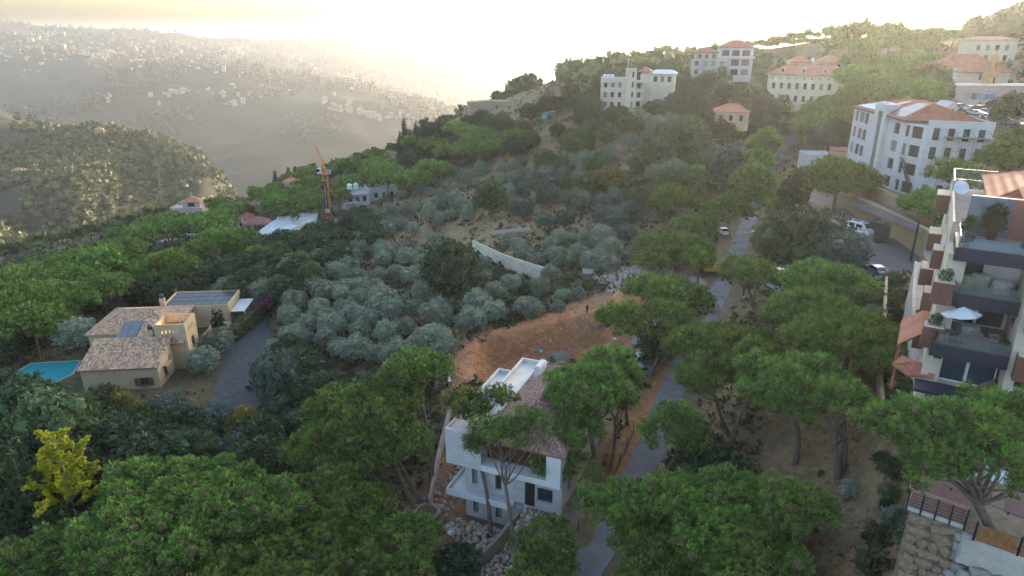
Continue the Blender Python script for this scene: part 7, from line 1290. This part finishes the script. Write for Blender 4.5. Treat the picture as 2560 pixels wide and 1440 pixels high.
# ---------------------------------------------------------------- people
SKIN = mat('skin', (.36, .22, .16), .7)
def person(p, rz, shirt, trousers, label, step=.12, h=1.74):
    e = empty('person', p, rz, label, 'person'); s = h / 1.74; me = bpy.data.meshes.new('body'); V = [(0, 0, .95), (0, 0, 1.18), (0, 0, 1.42), (0, .01, 1.52), (0, .02, 1.63), (.1, 0, .92), (.11, step, .5), (.11, step * .9, .08), (.12, step + .14, .04), (-.1, 0, .92), (-.11, -step, .5), (-.11, -step * 1.3, .08), (-.12, -step + .1, .04), (.19, 0, 1.40), (.25, -.03, 1.13), (.24, .06, .88), (-.19, 0, 1.40), (-.25, .0, 1.13), (-.22, .1, .90)]
    E_ = [(0, 1), (1, 2), (2, 3), (3, 4), (0, 5), (5, 6), (6, 7), (7, 8), (0, 9), (9, 10), (10, 11), (11, 12), (2, 13), (13, 14), (14, 15), (2, 16), (16, 17), (17, 18)]; rad = [.13, .12, .14, .06, .1, .1, .07, .05, .045, .1, .07, .05, .045, .07, .05, .04, .07, .05, .04]
    me.from_pydata([tuple(c * s for c in v) for v in V], E_, []); o = bpy.data.objects.new('body', me); link(o, e); md = o.modifiers.new('skin', 'SKIN'); sv = me.skin_vertices[0].data
    for i, r_ in enumerate(rad): sv[i].radius = (r_ * s, r_ * s)
    sv[0].use_root = True; sb = o.modifiers.new('smooth', 'SUBSURF'); sb.levels = 1; sb.render_levels = 1; me.materials.append(SKIN)
    def cloth(name, idx, m, grow):
        mm = bpy.data.meshes.new(name); ids = sorted({i for ed in idx for i in ed}); mp = {a: k for k, a in enumerate(ids)}; mm.from_pydata([tuple(c * s for c in V[i]) for i in ids], [(mp[a], mp[c]) for a, c in idx], []); q = bpy.data.objects.new(name, mm); link(q, e); q.modifiers.new('skin', 'SKIN'); w_ = mm.skin_vertices[0].data
        for k, i in enumerate(ids): w_[k].radius = ((rad[i] + grow) * s,) * 2
        w_[0].use_root = True; q.modifiers.new('smooth', 'SUBSURF').levels = 1; mm.materials.append(m)
    cloth('shirt', [(0, 1), (1, 2), (2, 13), (13, 14), (2, 16), (16, 17)], shirt, .018); cloth('trousers', [(0, 5), (5, 6), (6, 7), (0, 9), (9, 10), (10, 11)], trousers, .018)
    b = MB(); b.lathe([(.1, 0), (.115, .08), (.08, .15), (.02, .17)], 8, 0, (0, -.01, 1.62 * s)); b.build('hair', mat('dark_hair', (.02, .015, .012), .8), e); return e
CL = lambda n, c: mat('cloth_' + n, c, .9)
person(cat_(1467, 789, 0), R(20), CL('black', (.02, .02, .022)), CL('black', (.02, .02, .022)), 'person in black shorts and shirt standing on the red dirt bank')
person(cat_(1594, 868, 0), R(-60), CL('white', (.55, .55, .55)), CL('teal', (.06, .2, .22)), 'person in white top and teal trousers beside the ruined shed'); person(cat_(1608, 873, 0), R(40), CL('check', (.3, .3, .38)), CL('dark', (.03, .03, .04)), 'person in checked shirt and dark trousers beside the ruined shed')
person(cat_(1802, 684, 0), R(70), CL('pink', (.5, .12, .25)), CL('grey', (.2, .2, .22)), 'person in pink top by the roadside near the excavator'); person(cat_(1781, 690, 0), R(-20), CL('black', (.02, .02, .022)), CL('dark', (.03, .03, .04)), 'person in black beside the excavator tracks')
person(AL(1.9, 3.2, T3), AA + 1, CL('white', (.55, .55, .55)), CL('khaki', (.3, .24, .14)), 'person in white top behind the glass door of the parasol terrace') if False else None
# ---------------------------------------------------------------- heaps, rubble, fences, poles, small things
def heap(name, poly, h, m, label, seed=0, cat='heap'):
    c = sum((Vector(p) for p in poly), Vector()) / len(poly); n = 22; r = np.random.default_rng(seed); b = MB(); rings = 7
    pts = [Vector(p) for p in poly]; edge = []
    for k in range(n): t = k / n * len(pts); i = int(t); edge.append(pts[i % len(pts)].lerp(pts[(i + 1) % len(pts)], t - i))
    for j in range(rings):
        f = 1 - j / (rings - 1) * .97
        for e_ in edge: p = c.lerp(e_, f); z = float(ground(p.x, p.y)) - .1 + h * (1 - f ** 1.7) * r.uniform(.85, 1.15) ; b.v.append((p.x, p.y, z))
    for j in range(rings - 1):
        for k in range(n): b.f.append((j * n + k, j * n + (k + 1) % n, (j + 1) * n + (k + 1) % n, (j + 1) * n + k)); b.m.append(0)
    b.f.append(tuple((rings - 1) * n + k for k in range(n))); b.m.append(0); return b.build(name, m, None, True, label=label, cat=cat)
heap('sand_heap', [at(*p) for p in [(1522, 760), (1560, 770), (1598, 765), (1603, 745), (1565, 735), (1530, 742)]], 2.6, mat('orange_sand', (.42, .24, .10), .95, scale=1.5, var=.2, bump=.5), 'cone of orange sand beside the pine crowns', 1)
heap('gravel_heap', [at(*p) for p in [(1690, 712), (1730, 722), (1770, 712), (1755, 700), (1715, 698)]], 1.6, mat('pale_gravel', (.40, .35, .33), .95, scale=5, var=.4, bump=.8), 'pale gravel heap in front of the excavator', 2)
heap('spoil_heap', [at(*p) for p in [(1350, 905), (1400, 915), (1440, 895), (1420, 872), (1380, 880)]], 1.5, mat('grey_spoil', (.22, .17, .14), .95, scale=3, var=.4, bump=.8), 'grey spoil heap behind the white house roof', 3)
ROCKM = [mat('rubble_pale', (.46, .38, .31), .9, scale=2, var=.3, bump=.4), mat('rubble_grey', (.34, .32, .31), .9, scale=2, var=.3, bump=.4), mat('rubble_brown', (.38, .26, .18), .9, scale=2, var=.3, bump=.4)]
ROCKS = [boulder(40 + s, ROCKM[s % 3]) for s in range(9)]
def rocks(poly, n, s0, s1, hh=0.0, seed=1, big=0, label=None, grp=None, ms=None):
    """loose stones over a plot: the largest as things of their own, the rest one heap"""
    r = np.random.default_rng(seed); P = [Vector(p) for p in poly]; xs = [p.x for p in P]; ys = [p.y for p in P]; iv, jf = ico(); V = []; F = []; k = 0; n0 = 0; c = sum(P, Vector()) / len(P); rad = max((p - c).length for p in P); t = 0; mi = []
    while k < n and t < n * 20:
        t += 1; x, y = r.uniform(min(xs), max(xs)), r.uniform(min(ys), max(ys))
        if not inpoly(np.array([x]), np.array([y]), P)[0]: continue
        s = s0 + (s1 - s0) * r.uniform() ** 2.5; d = math.hypot(x - c.x, y - c.y) / rad; z = float(ground(x, y)) + hh * max(0, 1 - d) * r.uniform(.3, 1)
        if k < big: inst('rock', ROCKS[r.integers(9)], None, (x, y, z + .1), (r.uniform(0, 3), r.uniform(0, 3), 0), s1 * r.uniform(.8, 1.15), label=label, cat='rock', group=grp)
        else: v = iv * r.uniform(.65, 1.1, (12, 1)) * s * r.uniform(.6, 1.2, 3); V.append(v + np.array([x, y, z])); F.append(jf + n0); n0 += 12; mi += [int(r.integers(3))] * 20
        k += 1
    o = inst('rubble', npmesh('rubble', np.concatenate(V), [np.concatenate(F)], ms or ROCKM, mi)); o['kind'] = 'stuff'
RP = [at(*p) for p in [(1475, 690), (1520, 730), (1600, 735), (1690, 715), (1760, 700), (1720, 682), (1640, 682), (1560, 672)]]
rocks(RP, 2600, .14, .5, 1.5, 3, 40, 'pale broken block on the rubble heap below the field', 'blocks on the rubble heap')
rocks([HL(-6, -1), HL(-1.9, -1), HL(-1.9, 14), HL(-5, 14)], 500, .07, .28, .2, 4, 0); rocks([HL(-1.5, -2.8), HL(2.8, -5.2), HL(5.5, -3), HL(5.5, -1), HL(-.5, -1)], 420, .1, .36, .5, 5, 14, 'grey brown stone in the loose pile before the white house', 'stones before the white house'); rocks([HL(6.8, -4), HL(11, -2), HL(11, -.3), HL(6.8, -.3)], 260, .08, .25, .3, 6); rocks([HL(4.2, -10), HL(7.5, -8), HL(8, -3), HL(6, -3)], 260, .1, .34, .2, 7); rocks([at(*p) for p in [(1130, 880), (1300, 810), (1480, 740), (1500, 880), (1360, 900), (1240, 970), (1130, 970)]], 1500, .05, .26, 0, 8, ms=[mat('red_clod', (.36, .17, .085), .95), mat('brown_clod', (.27, .14, .08), .95), mat('pale_clod', (.45, .33, .23), .95)]); rocks([at(*p) for p in [(1950, 850), (2180, 720), (2200, 1000), (2280, 1400), (1960, 1400)]], 240, .05, .18, 0, 9); rocks([at(*p) for p in [(1480, 730), (1560, 720), (1600, 730), (1560, 745), (1490, 750)]], 260, .08, .3, .2, 10); rocks([at(*p) for p in [(1590, 878), (1625, 850), (1640, 868), (1610, 890)]], 200, .1, .3, .6, 11)
# round planter and boundary walls by the white house
p = at(1068, 1292); b = MB(); n = 16
for k in range(n): a0, a1 = 2 * math.pi * k / n, 2 * math.pi * (k + 1) / n; b.bar((1.3 * math.cos(a0), 1.3 * math.sin(a0), .2), (1.3 * math.cos(a1), 1.3 * math.sin(a1), .2), .4, 1.1)
o = b.build('round_planter', stonemat('planter_stone', (.38, .29, .22), (.28, .2, .15), 2.2), label='round stone planter wall at the feet of the leaning pines', cat='planter'); o.location = p
q0, q1, q2 = at(1075, 1275), at(1100, 1140), at(1128, 1030); b = MB(); [b.bar(a + Vector((0, 0, .5)), c + Vector((0, 0, .5)), .3, 1.9) for a, c in ((q0, q1), (q1, q2))]; o = b.build('boundary_wall', mat('dirty_concrete', (.25, .22, .2), .9, scale=1, var=.3), label='narrow boundary wall with black membrane left of the white house', cat='wall'); b = MB(); [b.bar(a + Vector((-.17, 0, .55)), c + Vector((-.17, 0, .55)), .04, 1.85) for a, c in ((q0, q1), (q1, q2))]; b.build('membrane', BLACK, o)
q0, q1 = at(1112, 875), at(1125, 970); b = MB(); b.bar(q0 + Vector((0, 0, .4)), q1 + Vector((0, 0, .4)), .4, 1.2); b.build('pale_edge_wall', MATS['pale_rubble'], label='pale rough wall along the left edge of the red dirt', cat='wall')
q = [HL(3.9, -11, -3.2), HL(4.1, -7.5, -3.2), HL(5.3, -4, -2.6), HL(6.6, -.5, -1.2)]; b = MB(); [b.bar(a, c, .35, 1.6) for a, c in zip(q[:-1], q[1:])]; b.build('rubble_path_wall', MATS['planter_stone'], label='low stone edge of the rubble path in front of the white house', cat='wall')
b = MB(); o = empty('roadside_fence', at(1530, 1215), 0, 'black post and rail fence between the white house and the road', 'fence'); FP = [at(*p) for p in [(1495, 1285), (1512, 1245), (1530, 1205), (1548, 1165), (1566, 1125), (1583, 1085)]]; pm = MB().box(-.04, .04, -.04, .04, -.3, 1.7).mesh('post', BLACK)
for p in FP: inst('post', pm, o, p - o.location)
for a, c in zip(FP[:-1], FP[1:]):
    for h in (.15, .35): q = MB(); q.bar(a - o.location + Vector((0, 0, h)), c - o.location + Vector((0, 0, h)), .06, .14); q.build('rail', BLACK, o)
o = empty('lower_fence', at(1420, 1400), 0, 'dark fence along the lower road at the bottom edge', 'fence'); FP = [at(*p) for p in [(1395, 1440), (1412, 1400), (1430, 1365), (1445, 1335)]]
for p in FP: inst('post', pm, o, p - o.location)
for a, c in zip(FP[:-1], FP[1:]): q = MB(); q.bar(a - o.location + Vector((0, 0, .8)), c - o.location + Vector((0, 0, .8)), .05, .1); q.build('rail', BLACK, o)
for u, v, k in ((1880, 720, 1), (1858, 740, 2)): p = at(u, v); b = MB(); b.box(-.12, .12, -.12, .12, 0, 1.6); b.build('bollard', BLACK, label=('right' if k == 1 else 'left') + ' of two dark posts beside the road behind the pines', cat='post').location = p
def pole(u, v, v1, label, Z=None, arm=True, m=None, r=.13):
    p = at(u, v) if Z is None else P3(u, v, Z); Zc = p.y * CP - p.z * SP; h = (v - v1) / FPX * Zc / max(.7, CP - abs((v - 720) / FPX) * SP); o = empty('utility_pole', p, rnd.uniform(-.3, .3), label, 'utility pole'); b = MB(); b.tube([(0, 0, -.5), (0, 0, h)], [r, r * .7], 7); b.build('pole', m or mat('old_pole_wood', (.09, .07, .06), .9), o)
    if arm:
        b = MB(); b.bar((-1, 0, h - .4), (1, 0, h - .4), .1); b.build('crossarm', m or MATS['old_pole_wood'], o)
        for x in (-.9, 0, .9): q = MB(); q.lathe([(.05, 0), (.07, .1), (.04, .2)], 6, 0, (x, 0, h - .35)); q.build('insulator', GALV, o)
    return p + Vector((0, 0, h))
tops = [pole(2276, 655, 558, 'dark utility pole at the end of the stone retaining wall', None, False, BLACK, .2), pole(1974, 405, 330, 'pole beside the road at the white shack'), pole(232, 752, 690, 'dark utility pole behind the tan villa'), pole(1257, 395, 312, 'left of two power poles on the ridge slope'), pole(1279, 395, 312, 'right of two power poles on the ridge slope'), pole(1466, 310, 285, 'thin post beside the turquoise shed', None, False), pole(1745, 300, 265, 'pole left of the red roofed cottage'), pole(1146, 500, 452, 'slender pole standing in the olive grove', None, False, None, .1), pole(1032, 320, 288, 'thin pole on the crest pines', None, False, STEEL, .1), pole(968, 395, 365, 'pole at the top of the valley road', None, False, STEEL, .1)]
def wire(a, c, sag, label):
    b = MB(); b.tube([a.lerp(c, t / 14) - Vector((0, 0, sag * 4 * (t / 14) * (1 - t / 14))) for t in range(15)], .025, 3); b.build('overhead_wire', BLACK, label=label, cat='cable')
wire(tops[3], tops[4], .6, 'wire between the two power poles on the ridge slope'); wire(tops[1], tops[6], 2.5, 'wire running from the roadside pole to the cottage pole')
# red court, white bench, small litter, low tank, white trough
p = [at(u, v) for u, v in ((-80, 1345), (95, 1340), (110, 1365), (30, 1400), (-80, 1420))]; zc = sum(a.z for a in p) / 5 + .35; b = MB(); b.prism([(a.x, a.y) for a in p][::-1], zc - 1.5, zc); b.build('red_court', mat('red_paving', (.26, .10, .075), .9, scale=2), kind='structure')
o = empty('white_garden_bench', Vector(level(70, 1337, zc)), .12, 'long white bench along the red paved court', 'bench'); wm = mat('white_bench', (.52, .50, .52), .7)
for k in range(3): q = MB(); q.box(-1.6, 1.6, .1 + k * .16, .22 + k * .16, .42, .47); q.build('slat', wm, o)
for x in (-1.4, 0, 1.4): q = MB(); q.box(x - .05, x + .05, .1, .5, 0, .419); q.build('leg', wm, o)
q = MB(); q.box(-1.6, 1.6, .52, .58, .5, .85); q.build('backrest', wm, o)
p = at(1475, 683); b = MB(); b.box(-1.5, 1.5, -.7, .7, 0, .9); o = b.build('trough', WSTONE, label='white stone trough at the left end of the rubble heap', cat='trough'); o.location = p; b = MB(); b.box(-1.4, 1.4, -.6, .6, .904, .95); b.build('trough_top', CONC, o)
for u, v, c, lab in ((1494, 822, (.12, .2, .35), 'blue bag on the red dirt bank'), (1352, 884, (.1, .4, .42), 'turquoise rag by the spoil heap'), (1538, 850, (.6, .62, .65), 'white sheet scrap by the ruined shed'), (1130, 1335, (.55, .56, .6), 'white ring shaped scrap before the white house'), (1882, 580, (.6, .62, .6), 'flat white sheet lying on the road')):
    p = at(u, v); b = MB(); r = random.Random(u)
    pr = [(math.cos(k * .785) * r.uniform(.3, .55), math.sin(k * .785) * r.uniform(.3, .55)) for k in range(8)]; b.prism(pr, 0, r.uniform(.06, .22)); b.build('litter_scrap', mat('scrap_%d' % u, c, .7), label=lab, cat='scrap').location = p + Vector((0, 0, .06))
# ginkgo and larch: upright bare limbs set with leaves
def sparse(name, base, h, m, seed, label, wide, nb, bark=BARKG):
    r = np.random.default_rng(seed); b = MB(); P = []; N_ = []; b.tube([(0, 0, -.3), (0, 0, h * .5), (.1, 0, h)], [.16, .1, .03], 6)
    for i in range(nb):
        f = .12 + .86 * i / nb; z = f * h; a = i * 2.4; L = wide * (1.05 - f * .75) * r.uniform(.75, 1.2); d = np.array([math.cos(a), math.sin(a), .75]); d /= np.linalg.norm(d); e = np.array([0, 0, z]) + d * L; b.tube([(0, 0, z), tuple(e)], [.05, .012], 4, cap=False)
        n = int(L * 34); t = r.uniform(.12, 1, n); P.append(np.array([0, 0, z]) + d * (L * t)[:, None] + r.normal(0, .09, (n, 3))); N_.append(np.tile(d, (n, 1)))
        for s in range(4): t0 = r.uniform(.3, .9); d2 = d + r.normal(0, .6, 3); d2 /= np.linalg.norm(d2); s0 = np.array([0, 0, z]) + d * L * t0; L2 = L * .35; n = int(L2 * 34); t = r.uniform(.1, 1, n); P.append(s0 + d2 * (L2 * t)[:, None] + r.normal(0, .07, (n, 3))); N_.append(np.tile(d2, (n, 1)))
    P = np.concatenate(P); N_ = np.concatenate(N_); V, F = tufts(P, N_, .26, .42, 4, .1, .9, r); e = empty(name, base, 0, label, 'tree'); inst('trunk', b.mesh('trunk', bark), e); inst('crown', npmesh('crown', V, [F], m), e)
def up_to(u, v, v1, Zb=None): p = at(u, v); Z = p.y * CP - p.z * SP; return p, (v - v1) / FPX * Z / .83
p, h = up_to(190, 1290, 1100); sparse('ginkgo_tree', p, h, YELLOW, 1, 'bright yellow ginkgo with upright branches at the lower left', h * .5, 26, mat('pale_bark', (.3, .27, .22), .9)); p, h = up_to(85, 1320, 1110); sparse('larch_tree', p, h, GREEN, 2, 'thin sparse larch left of the yellow ginkgo', h * .3, 22, MATS['pale_bark'])
for d in TREES:
    pass

for u, v, lab in ((1835, 632, 'nearer'), (1830, 648, 'lower')):
    p = at(u, v); b = MB(); b.lathe([(.42, 0), (.42, .03)], 14); b.build('manhole_cover', mat('cast_iron', (.05, .05, .05), .7), label=lab.replace('nearer', 'upper') + ' of two round dark manhole covers in the road', cat='manhole cover').location = p + Vector((0, 0, .14))
# ---------------------------------------------------------------- one label for every tree
MARKS = [('the tan villa', 370, 850), ('the turquoise pool', 110, 935), ('the cobbled driveway', 610, 920), ('the orange crane', 815, 470), ('the white sheeting', 720, 565), ('the dry stone wall', 1280, 650), ('the rubble heap', 1600, 695), ('the white house', 1290, 1120), ('the excavator', 1775, 670), ('the turquoise shed', 1390, 290), ('the tower house', 1555, 230),
         ('the red roofed cottage', 1810, 285), ('the yellow mansion', 2015, 210), ('the white institution', 2290, 360), ('the stone hall', 2460, 230), ('the ambulance van', 2150, 560), ('the blue car', 2190, 670), ('the concrete wall', 2290, 820), ('the yellow ginkgo', 180, 1180), ('the red dirt bank', 1330, 840), ('the white shack', 2030, 375), ('the hill houses', 1800, 150), ('the crest wall', 1230, 275),
         ('the valley road', 985, 410), ('the modern villa', 475, 525), ('the orange roofed house', 600, 555), ('the pink ruin', 565, 635), ('the long white block', 925, 495), ('the ridge masts', 2055, 70), ('the apartment house', 2450, 650), ('the car park', 2480, 290), ('the low road', 400, 600), ('the terraced white house', 720, 480), ('the two power poles', 1268, 350), ('the grove pole', 1146, 475), ('the wooded spur', 150, 600), ('the roadside pole', 1974, 370), ('the terrace house', 2340, 1270), ('the white field wall', 1275, 585)]
ORD = ['nearest', 'second nearest', 'third nearest', 'fourth nearest', 'fifth nearest', 'sixth nearest', 'seventh nearest', 'eighth nearest', 'ninth nearest', 'tenth nearest', 'eleventh nearest', 'twelfth nearest', 'thirteenth nearest', 'fourteenth nearest', 'fifteenth nearest', 'sixteenth nearest', 'seventeenth nearest', 'eighteenth nearest', 'nineteenth nearest', 'twentieth nearest', 'twenty first nearest', 'twenty second nearest', 'twenty third nearest', 'twenty fourth nearest']
def sector(dx, dy):
    a = math.degrees(math.atan2(-dy, dx)) % 360; return ['right of', 'up and right of', 'above', 'up and left of', 'left of', 'down and left of', 'below', 'down and right of'][int((a + 22.5) // 45) % 8]
cells = {}; GRP = {'stone pine': 'stone pines on the slope', 'silvery olive tree': 'olive trees of the grove', 'bush': 'bushes on the slope'}
for d in TREES:
    o = d['o']
    if d['note']: o['label'] = d['note']; continue
    p = o.location; u, v, _ = proj((p.x, p.y, p.z)); m = min(MARKS, key=lambda a: (a[1] - u) ** 2 + (2 * (a[2] - v)) ** 2); sct = sector(u - m[1], 1.6 * (v - m[2])); cells.setdefault((d['kind'], m[0], sct), []).append(((u - m[1]) ** 2 + (2 * (v - m[2])) ** 2, o))
for (kd, m, sct), L in cells.items():
    L.sort(key=lambda a: a[0])
    for i, (_, o) in enumerate(L):
        rank = (ORD[i] + ' ') if len(L) > 1 and i < len(ORD) else ('far off ' if len(L) > 1 else '')
        o['label'] = f'{rank}{kd} {sct} {m}'; o['group'] = GRP.get(kd, kd.replace('tree', 'trees') + ' on the slope')
